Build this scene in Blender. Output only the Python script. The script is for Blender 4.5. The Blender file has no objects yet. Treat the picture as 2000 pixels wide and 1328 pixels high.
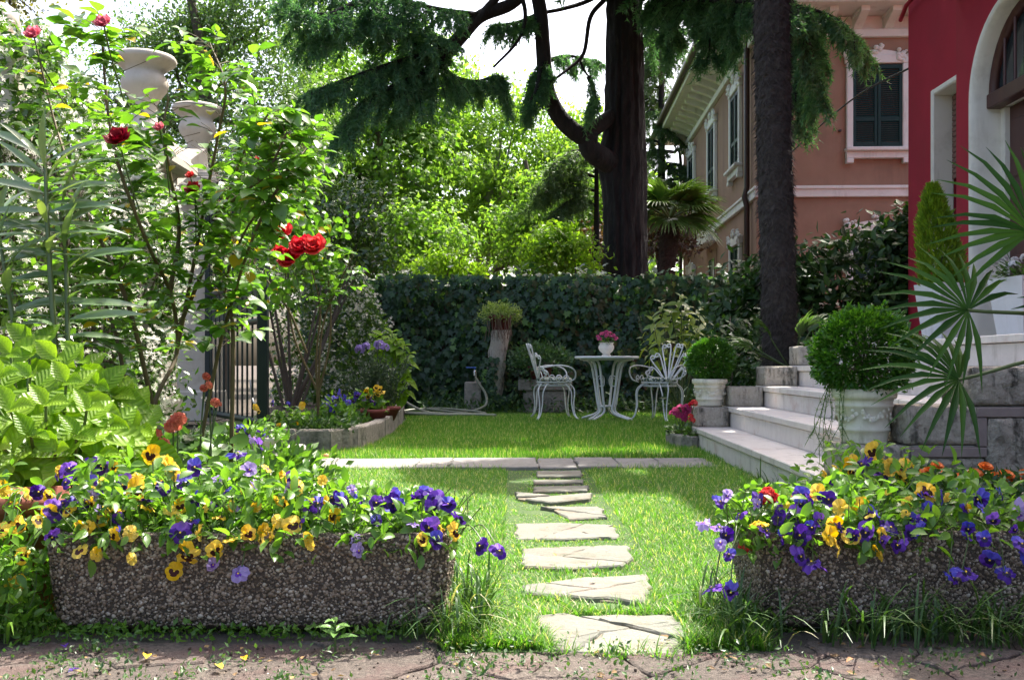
import bpy, math, random
import numpy as np
from mathutils import Vector, Matrix

random.seed(7)
R = np.random.default_rng(11)
sc = bpy.context.scene
col = sc.collection

# ---------------------------------------------------------------- camera, sky, sun, exposure
EYE = 0.65
cam_d = bpy.data.cameras.new("camera")
cam = bpy.data.objects.new("camera", cam_d)
col.objects.link(cam)
cam.location = (0, 0, EYE)
cam.rotation_euler = (math.radians(90), 0, 0)
cam_d.sensor_width = 36
cam_d.lens = 35
cam_d.shift_y = 0.024
cam_d.clip_start = 0.05
cam_d.clip_end = 2000
sc.camera = cam

SUN = Vector((0.35, 0.50, 1.0)).normalized()       # towards the sun: behind the garden, from the right over the red house
elev = math.asin(SUN.z)
world = bpy.data.worlds.new("World")
sc.world = world
world.use_nodes = True
wn = world.node_tree
bg = wn.nodes["Background"]
sky = wn.nodes.new("ShaderNodeTexSky")
sky.sky_type = 'NISHITA'
sky.sun_disc = False
sky.sun_elevation = elev
sky.sun_rotation = math.atan2(SUN.x, SUN.y)
sky.air_density = 0.8
sky.dust_density = 7.0
sky.ozone_density = 0.5
wn.links.new(sky.outputs[0], bg.inputs[0])
bg.inputs[1].default_value = 0.15
sl = bpy.data.lights.new("sun", 'SUN')
sl.energy = 3.5
sl.angle = math.radians(0.53)
sl.color = (1.0, 0.955, 0.87)
so = bpy.data.objects.new("sun", sl)
col.objects.link(so)
so.rotation_euler = SUN.to_track_quat('Z', 'Y').to_euler()
so.location = (8, 12, 20)
sc.view_settings.view_transform = 'Standard'
sc.view_settings.look = 'None'
sc.view_settings.exposure = 1.92
sc.view_settings.gamma = 1.0
sc.view_settings.use_curve_mapping = False
sc.cycles.max_bounces = 8
sc.cycles.transmission_bounces = 6
sc.cycles.use_denoising = True
sc.cycles.sample_clamp_indirect = 6.0

# ---------------------------------------------------------------- measuring: photograph pixel + distance -> point
F = 1944.0
def U(px, py, Y):
    return np.array([(px - 1000) / F * Y, Y, EYE - (py - 712) / F * Y])
def G(px, py, z=0.0):
    Y = (EYE - z) * F / (py - 712)
    return np.array([(px - 1000) / F * Y, Y, z])

# ---------------------------------------------------------------- mesh helpers
def nz(a):
    a = np.asarray(a, float)
    return a / np.maximum(np.linalg.norm(a, axis=-1, keepdims=True), 1e-9)

class MB:
    """Collects pieces of one mesh."""
    def __init__(s):
        s.v = []; s.f = []; s.n = 0
    def add(s, v, f, mat=0, rnd=None, smooth=None):
        v = np.asarray(v, float).reshape(-1, 3)
        if isinstance(f, np.ndarray):
            groups = [f]
        else:
            by = {}
            for x in f: by.setdefault(len(x), []).append(x)
            groups = [np.array(x) for x in by.values()]
        for g in groups:
            if len(g) == 0: continue
            r = np.full(len(g), random.random()) if rnd is None else np.broadcast_to(np.asarray(rnd, float), (len(g),))
            m = np.broadcast_to(np.asarray(mat), (len(g),))
            s.f.append((g + s.n, m, r, smooth))
        s.v.append(v); s.n += len(v)
        return s
    def many(s, tv, tf, pos, d, n, scale, mat=0, rnd=None):
        """copies of a template: its y along d, its z along n"""
        tv = np.asarray(tv, float); tf = np.asarray(tf); pos = np.asarray(pos, float)
        N = len(pos)
        if N == 0: return s
        d = nz(d); n = np.broadcast_to(np.asarray(n, float), d.shape)
        sd = np.cross(d, n); bad = np.linalg.norm(sd, axis=1) < 1e-4
        if bad.any(): sd[bad] = np.cross(d[bad], [0.37, 0.91, 0.2])
        sd = nz(sd); nn = np.cross(sd, d)
        sc_ = np.asarray(scale, float)
        if sc_.ndim == 0: sc_ = np.full((N, 3), float(sc_))
        elif sc_.ndim == 1: sc_ = np.repeat(sc_[:, None], 3, 1)
        t = tv[None] * sc_[:, None, :]
        v = pos[:, None] + t[..., :1] * sd[:, None] + t[..., 1:2] * d[:, None] + t[..., 2:] * nn[:, None]
        f = (tf[None] + (np.arange(N) * len(tv))[:, None, None]).reshape(-1, tf.shape[1])
        if rnd is None: rnd = R.random(N)
        mat = np.asarray(mat)
        if mat.ndim == 1 and len(mat) == N and len(tf) != N: mat = np.repeat(mat, len(tf))
        elif mat.ndim == 1: mat = np.tile(mat, N)
        return s.add(v.reshape(-1, 3), f, mat, np.repeat(rnd, len(tf)))
    def box(s, lo, hi, ch=0.0, mat=0, M=None):
        lo = np.array(lo, float); hi = np.array(hi, float)
        if ch <= 0:
            v = np.array([[(lo, hi)[i][0], (lo, hi)[j][1], (lo, hi)[k][2]] for i in (0, 1) for j in (0, 1) for k in (0, 1)])
            f = np.array([[0, 1, 3, 2], [4, 6, 7, 5], [0, 4, 5, 1], [2, 3, 7, 6], [0, 2, 6, 4], [1, 5, 7, 3]])
            if M is not None: v = xf(v, M)
            return s.add(v, f, mat)
        c = (lo + hi) / 2; h = (hi - lo) / 2; ch = min(ch, h.min() * 0.9)
        v = []; idx = {}
        for sx in (-1, 1):
            for sy in (-1, 1):
                for sz in (-1, 1):
                    for ax in range(3):
                        p = h - ch; p[ax] = h[ax]
                        idx[(sx, sy, sz, ax)] = len(v)
                        v.append(c + p * np.array([sx, sy, sz]))
        f = []
        for ax in range(3):
            a, b = (ax + 1) % 3, (ax + 2) % 3
            for sg in (-1, 1):
                q = []
                for sa, sb in ((-1, -1), (1, -1), (1, 1), (-1, 1)):
                    k = [0, 0, 0]; k[ax] = sg; k[a] = sa; k[b] = sb
                    q.append(idx[(k[0], k[1], k[2], ax)])
                f.append(q if sg > 0 else q[::-1])
            for sa in (-1, 1):
                for sb in (-1, 1):
                    q = []
                    for e, axx in ((-1, a), (1, a), (1, b), (-1, b)):
                        k = [0, 0, 0]; k[ax] = e; k[a] = sa; k[b] = sb
                        q.append(idx[(k[0], k[1], k[2], axx)])
                    f.append(q if sa * sb > 0 else q[::-1])
        for sx in (-1, 1):
            for sy in (-1, 1):
                for sz in (-1, 1):
                    q = [idx[(sx, sy, sz, a)] for a in range(3)]
                    f.append(q if sx * sy * sz > 0 else q[::-1])
        v = np.array(v)
        if M is not None: v = xf(v, M)
        return s.add(v, f, mat)
    def tube(s, path, r, n=6, mat=0, rnd=None, cap=True):
        p = np.asarray(path, float); m = len(p)
        r = np.broadcast_to(np.asarray(r, float), (m,))
        t = np.gradient(p, axis=0); t = nz(t)
        u = np.cross(t[0], [0.31, 0.17, 0.93]); 
        if np.linalg.norm(u) < 1e-3: u = np.cross(t[0], [1, 0, 0])
        u = nz(u); us = []
        for i in range(m):
            u = u - t[i] * np.dot(u, t[i]); u = nz(u); us.append(u)
        us = np.array(us); w = np.cross(t, us)
        a = np.arange(n) / n * 2 * np.pi
        v = p[:, None] + r[:, None, None] * (np.cos(a)[None, :, None] * us[:, None] + np.sin(a)[None, :, None] * w[:, None])
        i = np.arange(m - 1)[:, None] * n; j = np.arange(n)[None]; j2 = (j + 1) % n
        f = np.stack([i + j, i + j2, i + n + j2, i + n + j], -1).reshape(-1, 4)
        s.add(v.reshape(-1, 3), f, mat, rnd if rnd is not None else random.random(), True)
        if cap and n > 2:
            s.add(np.concatenate([v[0], v[-1]]), [list(range(n))[::-1], list(range(n, 2 * n))], mat, rnd)
        return s
    def lathe(s, prof, n=28, c=(0, 0, 0), mat=0, wob=0.0, smooth=True):
        p = np.asarray(prof, float); m = len(p)
        a = np.arange(n) / n * 2 * np.pi
        v = np.stack([p[:, :1] * np.cos(a)[None], p[:, :1] * np.sin(a)[None], np.repeat(p[:, 1:2], n, 1)], -1) + np.asarray(c, float)
        i = np.arange(m - 1)[:, None] * n; j = np.arange(n)[None]; j2 = (j + 1) % n
        f = np.stack([i + j, i + j2, i + n + j2, i + n + j], -1).reshape(-1, 4)
        return s.add(v.reshape(-1, 3), f, mat, random.random(), smooth)
    def prism(s, poly, z0, z1, ch=0.0, mat=0, rnd=None):
        p = np.asarray(poly, float); k = len(p)
        if (np.roll(p[:, 0], -1) * p[:, 1] - p[:, 0] * np.roll(p[:, 1], -1)).sum() > 0: p = p[::-1]
        c = p.mean(0); i = np.arange(k); j = (i + 1) % k
        rings = [(p, z0), (p, z1 - ch)]
        if ch > 0:
            d = c - p; L = np.linalg.norm(d, axis=1, keepdims=True)
            rings.append((p + d / L * np.minimum(ch * 1.2, L * .4), z1))
        v = np.concatenate([np.c_[q, np.full(k, z)] for q, z in rings])
        f = [[a + t * k, a + (t + 1) * k, b + (t + 1) * k, b + t * k] for t in range(len(rings) - 1) for a, b in zip(i, j)]
        f.append(list(np.arange(k)[::-1] + (len(rings) - 1) * k))
        return s.add(v, f, mat, rnd)
    def mesh(s, name, mats, smooth=False):
        me = bpy.data.meshes.new(name)
        v = np.concatenate(s.v) if s.v else np.zeros((0, 3))
        me.vertices.add(len(v)); me.vertices.foreach_set("co", v.astype(np.float32).ravel())
        lv = np.concatenate([g.ravel() for g, *_ in s.f]).astype(np.int32)
        ln = np.concatenate([np.full(len(g), g.shape[1]) for g, *_ in s.f])
        ls = np.concatenate([[0], np.cumsum(ln)[:-1]]).astype(np.int32)
        me.loops.add(len(lv)); me.loops.foreach_set("vertex_index", lv)
        me.polygons.add(len(ln)); me.polygons.foreach_set("loop_start", ls)
        me.polygons.foreach_set("material_index", np.concatenate([m for _, m, _, _ in s.f]).astype(np.int32))
        sm = np.concatenate([np.full(len(g), smooth if q is None else q) for g, _, _, q in s.f])
        me.polygons.foreach_set("use_smooth", sm)
        at = me.attributes.new("rnd", 'FLOAT', 'FACE')
        at.data.foreach_set("value", np.concatenate([r for _, _, r, _ in s.f]).astype(np.float32))
        me.update(); me.validate()
        for m in (mats if isinstance(mats, (list, tuple)) else [mats]): me.materials.append(m)
        return me
    def build(s, name, mats, parent=None, smooth=False, kind=None):
        return link(name, s.mesh(name, mats, smooth), parent, kind)

def xf(v, M):
    M = np.array(M); return np.asarray(v, float) @ M[:3, :3].T + M[:3, 3]
def rotz(a, c=(0, 0, 0)):
    return Matrix.Translation(c) @ Matrix.Rotation(a, 4, 'Z')
def link(name, data, parent=None, kind=None, M=None):
    """M is in world space"""
    o = bpy.data.objects.new(name, data); col.objects.link(o)
    if M is None: M = Matrix.Identity(4)
    WM[o.name] = M.copy()
    if parent is not None:
        o.parent = parent
        M = WM[parent.name].inverted() @ M
    o.matrix_basis = M
    if kind: o["kind"] = kind
    return o
WM = {}
def thing(name, label, cat, base, group=None, kind=None):
    o = bpy.data.objects.new(name, None); col.objects.link(o)
    o.empty_display_size = 0.1
    o.location = base; WM[o.name] = Matrix.Translation([float(x) for x in base])
    return tag(o, label, cat, group, kind)
def tag(o, label=None, cat=None, group=None, kind=None):
    if label: o["label"] = label
    if cat: o["category"] = cat
    if group: o["group"] = group
    if kind: o["kind"] = kind
    return o
def place(name, me, pos, d, n, s, parent):
    """one object of a shared mesh: its y along d, z along n"""
    d = Vector(d).normalized(); n = Vector(n); sd = d.cross(n)
    if sd.length < 1e-4: sd = d.cross(Vector((.37, .91, .2)))
    sd.normalize(); nn = sd.cross(d)
    if not hasattr(s, '__len__'): s = (s, s, s)
    M = Matrix(((sd.x * s[0], d.x * s[1], nn.x * s[2], pos[0]), (sd.y * s[0], d.y * s[1], nn.y * s[2], pos[1]),
                (sd.z * s[0], d.z * s[1], nn.z * s[2], pos[2]), (0, 0, 0, 1)))
    return link(name, me, parent, M=M)
def rdirs(n):
    return nz(R.normal(size=(n, 3)))
def catmull(pts, per=6):
    p = np.asarray(pts, float); p = np.vstack([2 * p[0] - p[1], p, 2 * p[-1] - p[-2]]); out = []
    for i in range(1, len(p) - 2):
        for t in np.arange(per) / per:
            a, b, c, d = p[i - 1:i + 3]
            out.append(.5 * ((2 * b) + (c - a) * t + (2 * a - 5 * b + 4 * c - d) * t * t + (-a + 3 * b - 3 * c + d) * t ** 3))
    out.append(p[-2]); return np.array(out)

# ---------------------------------------------------------------- materials
def nd(t, kind, **kw):
    n = t.nodes.new(kind)
    for k, v in kw.items(): setattr(n, k, v)
    return n
def new_mat(name):
    m = bpy.data.materials.new(name); m.use_nodes = True
    return m, m.node_tree, m.node_tree.nodes["Principled BSDF"]
def mixcol(t, f, a, b, blend='MIX'):
    x = nd(t, "ShaderNodeMix", data_type='RGBA', blend_type=blend)
    for i, v in ((0, f), (6, a), (7, b)):
        if hasattr(v, 'links'): t.links.new(v, x.inputs[i])
        elif i == 0: x.inputs[0].default_value = v
        else: x.inputs[i].default_value = tuple(v) + (1,) if len(v) == 3 else v
    return x.outputs[2]
def noise(t, scale, detail=4, rough=.55, co=None, dist=0.0):
    n = nd(t, "ShaderNodeTexNoise"); n.inputs['Scale'].default_value = scale
    n.inputs['Detail'].default_value = detail; n.inputs['Roughness'].default_value = rough; n.inputs['Distortion'].default_value = dist
    if co is not None: t.links.new(co, n.inputs['Vector'])
    return n.outputs[0]
def ramp(t, x, stops):
    r = nd(t, "ShaderNodeValToRGB"); e = r.color_ramp.elements
    while len(e) < len(stops): e.new(.5)
    for i, (p, c) in enumerate(stops):
        e[i].position = p; e[i].color = (c, c, c, 1) if not hasattr(c, '__len__') else tuple(c) + (1,)
    t.links.new(x, r.inputs[0]); return r.outputs[0]
def attr(t, name='rnd'):
    return nd(t, "ShaderNodeAttribute", attribute_name=name).outputs['Fac']
def obrnd(t):
    return nd(t, "ShaderNodeObjectInfo").outputs['Random']
def pm(name, c1, c2, scale=8, rough=.7, bump=.3, bscale=None, c3=None, s3=3, lo3=.5, hi3=.7, var=0.0, obj=False, metal=0.0, stretch=None, spec=.5, bdist=.01, streak=None):
    """stone, plaster, wood, soil: two colours by noise, a third in patches, relief"""
    m, t, p = new_mat(name)
    tc = nd(t, "ShaderNodeTexCoord").outputs['Object']
    if stretch:
        mp = nd(t, "ShaderNodeMapping"); mp.inputs['Scale'].default_value = stretch
        t.links.new(tc, mp.inputs[0]); tc = mp.outputs[0]
    c = mixcol(t, ramp(t, noise(t, scale, 6, .6, tc), [(.3, 0.), (.7, 1.)]), c1, c2)
    if c3 is not None:
        c = mixcol(t, ramp(t, noise(t, s3, 6, .65, tc), [(lo3, 0.), (hi3, 1.)]), c, c3)
    if streak is not None:
        sc_, ss, lo, hi = streak                  # rain streaks and grime running down
        mp = nd(t, "ShaderNodeMapping"); mp.inputs['Scale'].default_value = (ss, ss, ss * .14)
        t.links.new(tc, mp.inputs[0]); k1 = ramp(t, noise(t, 1.0, 6, .7, mp.outputs[0]), [(lo, 0.), (hi, 1.)])
        k2 = ramp(t, noise(t, ss * .35, 4, .6, tc), [(.42, 0.), (.6, 1.)])
        mm = nd(t, "ShaderNodeMath", operation='MULTIPLY'); t.links.new(k1, mm.inputs[0]); t.links.new(k2, mm.inputs[1])
        c = mixcol(t, mm.outputs[0], c, sc_)
    if var > 0:
        h = nd(t, "ShaderNodeHueSaturation")
        mr = nd(t, "ShaderNodeMapRange"); mr.inputs[3].default_value = 1 - var; mr.inputs[4].default_value = 1 + var
        t.links.new(obrnd(t) if obj else attr(t), mr.inputs[0]); t.links.new(mr.outputs[0], h.inputs['Value'])
        t.links.new(c, h.inputs['Color']); c = h.outputs[0]
    t.links.new(c, p.inputs['Base Color'])
    p.inputs['Roughness'].default_value = rough; p.inputs['Metallic'].default_value = metal
    p.inputs['Specular IOR Level'].default_value = spec
    if bump > 0:
        b = nd(t, "ShaderNodeBump"); b.inputs['Strength'].default_value = bump; b.inputs['Distance'].default_value = bdist
        t.links.new(noise(t, bscale or scale * 4, 8, .65, tc), b.inputs['Height']); t.links.new(b.outputs[0], p.inputs['Normal'])
    return m
def leafmat(name, c1, c2, trans=.4, rough=.38, obj=False, tint=None, spec=.5, c3=None, f3=.93, veins=False):
    """a leaf: colour varies from leaf to leaf, sunlight comes through"""
    m, t, p = new_mat(name)
    r = obrnd(t) if obj else attr(t)
    c = mixcol(t, r, c1, c2)
    if c3 is not None:
        g = nd(t, "ShaderNodeMath", operation='FRACT'); k = nd(t, "ShaderNodeMath", operation='MULTIPLY'); k.inputs[1].default_value = 17.31
        t.links.new(r, k.inputs[0]); t.links.new(k.outputs[0], g.inputs[0])
        st = nd(t, "ShaderNodeMath", operation='GREATER_THAN'); st.inputs[1].default_value = f3
        t.links.new(g.outputs[0], st.inputs[0]); c = mixcol(t, st.outputs[0], c, c3)
    if veins:                                     # midrib and side veins in the leaf's own coordinates
        xyz = nd(t, "ShaderNodeSeparateXYZ"); t.links.new(nd(t, "ShaderNodeTexCoord").outputs['Object'], xyz.inputs[0])
        def mth(op, a, b=None):
            q = nd(t, "ShaderNodeMath", operation=op)
            for i, v in enumerate((a, b)):
                if v is None: continue
                if hasattr(v, 'links'): t.links.new(v, q.inputs[i])
                else: q.inputs[i].default_value = v
            return q.outputs[0]
        ax = mth('ABSOLUTE', xyz.outputs[0]); w_ = mth('SINE', mth('MULTIPLY', mth('SUBTRACT', xyz.outputs[1], mth('MULTIPLY', ax, .9)), 47.0))
        vein = mth('MAXIMUM', ramp(t, w_, [(.72, 0.), (.97, 1.)]), ramp(t, ax, [(.012, 1.), (.03, 0.)]))
        c = mixcol(t, mth('MULTIPLY', vein, .16), c, tuple(min(1, x * 1.9 + .03) for x in c2))
        c = mixcol(t, mth('MULTIPLY', ramp(t, noise(t, 7, 5, .6, nd(t, "ShaderNodeTexCoord").outputs['Object']), [(.4, 0.), (.75, 1.)]), .45), c, tuple(x * .55 for x in c1))
        bp_ = nd(t, "ShaderNodeBump"); bp_.inputs['Strength'].default_value = .22; bp_.inputs['Distance'].default_value = .03; bp_.invert = True
        t.links.new(w_, bp_.inputs['Height']); t.links.new(bp_.outputs[0], p.inputs['Normal'])
    t.links.new(c, p.inputs['Base Color']); p.inputs['Roughness'].default_value = rough
    p.inputs['Specular IOR Level'].default_value = spec
    tr = nd(t, "ShaderNodeBsdfTranslucent")
    g = tint or (1.45, 1.55, .52)
    tc = mixcol(t, 1.0, c, g, 'MULTIPLY'); t.links.new(tc, tr.inputs[0])
    ms = nd(t, "ShaderNodeMixShader"); ms.inputs[0].default_value = trans
    out = t.nodes["Material Output"]
    t.links.new(p.outputs[0], ms.inputs[1]); t.links.new(tr.outputs[0], ms.inputs[2]); t.links.new(ms.outputs[0], out.inputs[0])
    return m
def plain(name, c, rough=.5, metal=0., spec=.5, trans=0.):
    m, t, p = new_mat(name)
    p.inputs['Base Color'].default_value = tuple(c) + (1,); p.inputs['Roughness'].default_value = rough
    p.inputs['Metallic'].default_value = metal; p.inputs['Specular IOR Level'].default_value = spec
    if trans: 
        tr = nd(t, "ShaderNodeBsdfTranslucent"); tr.inputs[0].default_value = tuple(min(1, x * 1.15) for x in c) + (1,)
        ms = nd(t, "ShaderNodeMixShader"); ms.inputs[0].default_value = trans
        t.links.new(p.outputs[0], ms.inputs[1]); t.links.new(tr.outputs[0], ms.inputs[2]); t.links.new(ms.outputs[0], t.nodes["Material Output"].inputs[0])
    return m

def petal(name, c, trans=.35, amt=.35, rough=.55):
    """a petal: fades and deepens from flower to flower and from petal to petal"""
    m, t, p = new_mat(name)
    h = nd(t, "ShaderNodeHueSaturation"); h.inputs['Color'].default_value = tuple(c) + (1,)
    ad = nd(t, "ShaderNodeMath", operation='ADD'); t.links.new(attr(t), ad.inputs[0]); t.links.new(obrnd(t), ad.inputs[1])
    for sock, lo, hi in (('Value', 1 - amt, 1 + amt * .55), ('Saturation', 1.06, .84), ('Hue', .49, .51)):
        mr = nd(t, "ShaderNodeMapRange"); mr.inputs[2].default_value = 2.0; mr.inputs[3].default_value = lo; mr.inputs[4].default_value = hi
        t.links.new(ad.outputs[0], mr.inputs[0]); t.links.new(mr.outputs[0], h.inputs[sock])
    tc = nd(t, "ShaderNodeTexCoord").outputs['Object']
    col_ = mixcol(t, ramp(t, noise(t, 3.5, 5, .7, tc), [(.35, 0.), (.7, .35)]), h.outputs[0], tuple(x * .55 for x in c))
    t.links.new(col_, p.inputs['Base Color']); p.inputs['Roughness'].default_value = rough; p.inputs['Specular IOR Level'].default_value = .3
    tr = nd(t, "ShaderNodeBsdfTranslucent"); t.links.new(col_, tr.inputs[0])
    ms = nd(t, "ShaderNodeMixShader"); ms.inputs[0].default_value = trans
    t.links.new(p.outputs[0], ms.inputs[1]); t.links.new(tr.outputs[0], ms.inputs[2]); t.links.new(ms.outputs[0], t.nodes["Material Output"].inputs[0])
    return m

# ---------------------------------------------------------------- leaf templates (length along y, face up along z)
L4v = np.array([[0, 0, 0], [.26, .42, .05], [0, 1, -.06], [-.26, .42, .05]]); L4f = np.array([[0, 1, 2], [0, 2, 3]])
def leaf_tpl(w=.3, n=4, curl=.25, fold=.12, peak=.45, tip=1.0, serr=0.0, cols=1):
    """lanceolate leaf, folded at the midrib"""
    v = []; f = []
    k = 2 * cols + 1
    for i in range(n + 1):
        t = i / n
        ww = w * (math.sin(math.pi * t ** (math.log(.5) / math.log(peak)))) ** tip if 0 < t < 1 else 0.004
        if serr and 0 < i < n: ww *= 1 + serr * (1 if i % 2 else -1)
        z = -curl * t * t
        for j in range(k):
            u = (j - cols) / cols
            v.append((u * ww, t, z + fold * ww * abs(u) * 2 - (.12 * ww * math.sin(abs(u) * math.pi) if cols > 1 else 0)))
    for i in range(n):
        for j in range(k - 1):
            a = i * k + j; f.append((a, a + 1, a + k + 1, a + k))
    return np.array(v), np.array(f)
IVYv = np.array([[0, .12, 0], [.0, 0, .0], [.22, -.1, -.04], [.5, .12, -.06], [.3, .32, .02], [.46, .62, -.06], [.18, .62, .03], [0, 1, -.08], [-.18, .62, .03], [-.46, .62, -.06], [-.3, .32, .02], [-.5, .12, -.06], [-.22, -.1, -.04]])
IVYf = np.array([[0, i, i + 1] for i in range(1, 12)] + [[0, 12, 1]])

# ================================================================ materials of the setting
M_soil = pm("soil", (.035, .025, .017), (.07, .05, .034), 30, .95, .8, 90, var=.1)
M_turf = pm("turf_soil", (.035, .075, .014), (.06, .10, .024), 14, .95, .5, 80)
M_pave = pm("porphyry", (.065, .051, .041), (.175, .142, .118), 85, .94, 1.0, 160, c3=(.135, .075, .068), s3=5, lo3=.5, hi3=.66, var=.2, obj=True, streak=((.06, .052, .035), 5, .54, .68))
M_slate = pm("pale_slate", (.125, .13, .105), (.20, .19, .155), 14, .85, .7, 40, c3=(.19, .145, .11), s3=4, lo3=.5, hi3=.68, var=.14, obj=True, streak=((.075, .08, .045), 7, .5, .64))
M_pathslab = pm("path_stone", (.18, .17, .155), (.26, .245, .225), 14, .8, .6, 60, c3=(.15, .14, .13), s3=6, lo3=.55, hi3=.7, var=.1, obj=True)
M_marble = pm("step_marble", (.60, .55, .505), (.68, .63, .585), 16, .55, .15, 120, c3=(.48, .37, .31), s3=4.5, lo3=.56, hi3=.75, var=.07, obj=True, streak=((.30, .26, .21), 9, .54, .70))
M_granite = pm("rough_granite", (.42, .37, .30), (.55, .495, .41), 60, .88, 1.0, 42, c3=(.12, .11, .085), s3=7, lo3=.60, hi3=.74, var=.10, obj=True, bdist=.025, streak=((.075, .07, .055), 22, .46, .60))
M_frame = pm("brown_marble", (.21, .165, .155), (.28, .225, .205), 22, .6, .15, 90)
M_kerb = pm("kerb_stone", (.22, .20, .17), (.34, .31, .27), 35, .9, .9, 40, c3=(.11, .11, .085), s3=8, lo3=.52, hi3=.68, var=.12, obj=True, bdist=.02)
M_conc = pm("concrete", (.42, .40, .37), (.52, .50, .46), 25, .9, .5, 70, c3=(.22, .21, .19), s3=8, lo3=.58, hi3=.72)
M_red = pm("red_plaster", (.30, .004, .019), (.335, .006, .023), 2.5, .85, .12, 120, c3=(.265, .004, .017), s3=1.5, lo3=.45, hi3=.7, streak=((.25, .008, .018), 3, .5, .75))
M_brown = pm("brown_plaster", (.30, .18, .12), (.345, .21, .145), 1.6, .92, .15, 60, c3=(.265, .157, .105), s3=.9, lo3=.45, hi3=.7, streak=((.20, .125, .088), 1.6, .5, .72))
M_white = pm("white_plaster", (.70, .68, .63), (.76, .74, .70), 4, .75, .10, 60, c3=(.60, .57, .52), s3=3, lo3=.58, hi3=.75, streak=((.42, .39, .34), 4, .52, .7))
M_cream = pm("cream_plaster", (.70, .66, .56), (.76, .72, .63), 4, .7, .06, 60, c3=(.56, .52, .43), s3=3, lo3=.55, hi3=.75, streak=((.44, .40, .32), 4, .55, .75))
M_shutter = pm("green_shutter", (.006, .030, .028), (.010, .040, .037), 12, .55, .05, 60, spec=.25)
M_wood = pm("dark_door_wood", (.055, .016, .012), (.085, .026, .018), 9, .42, .15, 40, stretch=(1, 1, .15))
M_roller = pm("brown_roller", (.16, .085, .06), (.19, .10, .07), 9, .55, .05, 40)
M_pipe = plain("brown_pipe", (.05, .026, .022), .45)
M_tile = pm("roof_tile", (.14, .07, .05), (.2, .10, .07), 9, .9, .3)
M_glass = plain("dark_glass", (.03, .04, .045), .08, 0, .8)
M_dark = plain("dark_void", (.012, .012, .012), .9)
M_iron = plain("dark_green_iron", (.010, .022, .022), .45, .2)

def inpoly(x, y, poly):
    p = np.asarray(poly, float); ins = np.zeros(len(x), bool)
    for (x1, y1), (x2, y2) in zip(p[:, :2], np.roll(p[:, :2], -1, 0)):
        c = ((y1 > y) != (y2 > y)) & (x < (x2 - x1) * (y - y1) / (y2 - y1 + 1e-12) + x1)
        ins ^= c
    return ins
def clip(poly, a, n):
    """keep the side of the line through a with dot(p-a, n) <= 0"""
    out = []
    for i in range(len(poly)):
        p, q = poly[i], poly[(i + 1) % len(poly)]
        dp, dq = np.dot(p - a, n), np.dot(q - a, n)
        if dp <= 0: out.append(p)
        if dp * dq < 0: out.append(p + (q - p) * dp / (dp - dq))
    return out
def shrink(poly, d):
    p = [np.array(q) for q in poly]; out = [np.array(q) for q in poly]; c = np.mean(p, 0)
    for i in range(len(p)):
        e = p[(i + 1) % len(p)] - p[i]; n = np.array([e[1], -e[0]]); L = np.linalg.norm(n)
        if L < 1e-6: continue
        n /= L
        if np.dot(c - p[i], n) > 0: n = -n
        out = clip(out, p[i] - n * d, n)
        if len(out) < 3: return None
    return out
def rough_edge(poly, amp, step):
    out = []
    for i in range(len(poly)):
        p, q = np.array(poly[i]), np.array(poly[(i + 1) % len(poly)]); L = np.linalg.norm(q - p); k = max(1, int(L / step))
        n = np.array([q[1] - p[1], p[0] - q[0]]) / max(L, 1e-6)
        for j in range(k): out.append(p + (q - p) * j / k + n * R.normal(0, amp) * (1 if j else .4))
    return out

# ================================================================ ground and lawn
g = MB(); g.add([[-400, -30, -.06], [400, -30, -.06], [400, 600, -.06], [-400, 600, -.06]], [[0, 1, 2, 3]])
g.build("ground", M_soil, kind="structure")
LAWN = np.array([(-1.62, 2.28), (3.4, 2.28), (3.4, 4.1), (1.40, 4.1), (1.46, 8.2), (2.2, 8.25), (2.3, 13.9), (-1.6, 13.9), (-1.25, 12), (-1.16, 9.9), (-1.13, 8.6), (-1.17, 7.85), (-1.35, 7.46), (-1.9, 7.46), (-2.4, 7.0), (-1.42, 6.9), (-1.38, 6.5)])
nx, ny = 60, 110
xs = np.linspace(-3.3, 3.4, nx); ys = np.linspace(2.262, 14.3, ny)
XX, YY = np.meshgrid(xs, ys)
def lawn_z(x, y): return .004 * np.sin(2.1 * x + .7 * y) + .004 * np.sin(3.7 * y - 1.3 * x) - .010 - .05 * ((y < 2.43) & ((x < -.16) | (x > .6)))
v = np.stack([XX, YY, lawn_z(XX, YY)], -1).reshape(-1, 3)
i = np.arange(ny - 1)[:, None] * nx + np.arange(nx - 1)[None]
f = np.stack([i, i + 1, i + nx + 1, i + nx], -1).reshape(-1, 4)
lw = MB(); lw.add(v, f, 0, .5, True); lw.build("lawn", M_turf, kind="structure")

# ---- stepping stones (outlines on the ground) with their cracked pieces
STONES = [
    [(1038, 1203), (1105, 1196), (1205, 1199), (1312, 1194), (1335, 1222), (1348, 1250), (1338, 1281), (1072, 1272), (1056, 1238)],
    [(1018, 1146), (1120, 1131), (1264, 1122), (1273, 1158), (1251, 1188), (1117, 1186), (1108, 1166), (1028, 1160)],
    [(1018, 1071), (1120, 1067), (1226, 1066), (1239, 1090), (1216, 1105), (1120, 1110), (1020, 1107)],
    [(1005, 1022), (1090, 1020), (1200, 1025), (1207, 1050), (1100, 1054), (1010, 1053)],
    [(1008, 990), (1170, 989), (1188, 1010), (1110, 1014), (1090, 1001), (1013, 1001)],
    [(1004, 962), (1075, 968), (1158, 964), (1152, 975), (1075, 983), (1010, 973)],
    [(1042, 950), (1150, 948), (1147, 958), (1044, 960)],
    [(1040, 938), (1140, 937), (1138, 944), (1042, 945)],
    [(1047, 921), (1137, 920), (1136, 931), (1049, 932)],
]
STONE_XY = []
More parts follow.
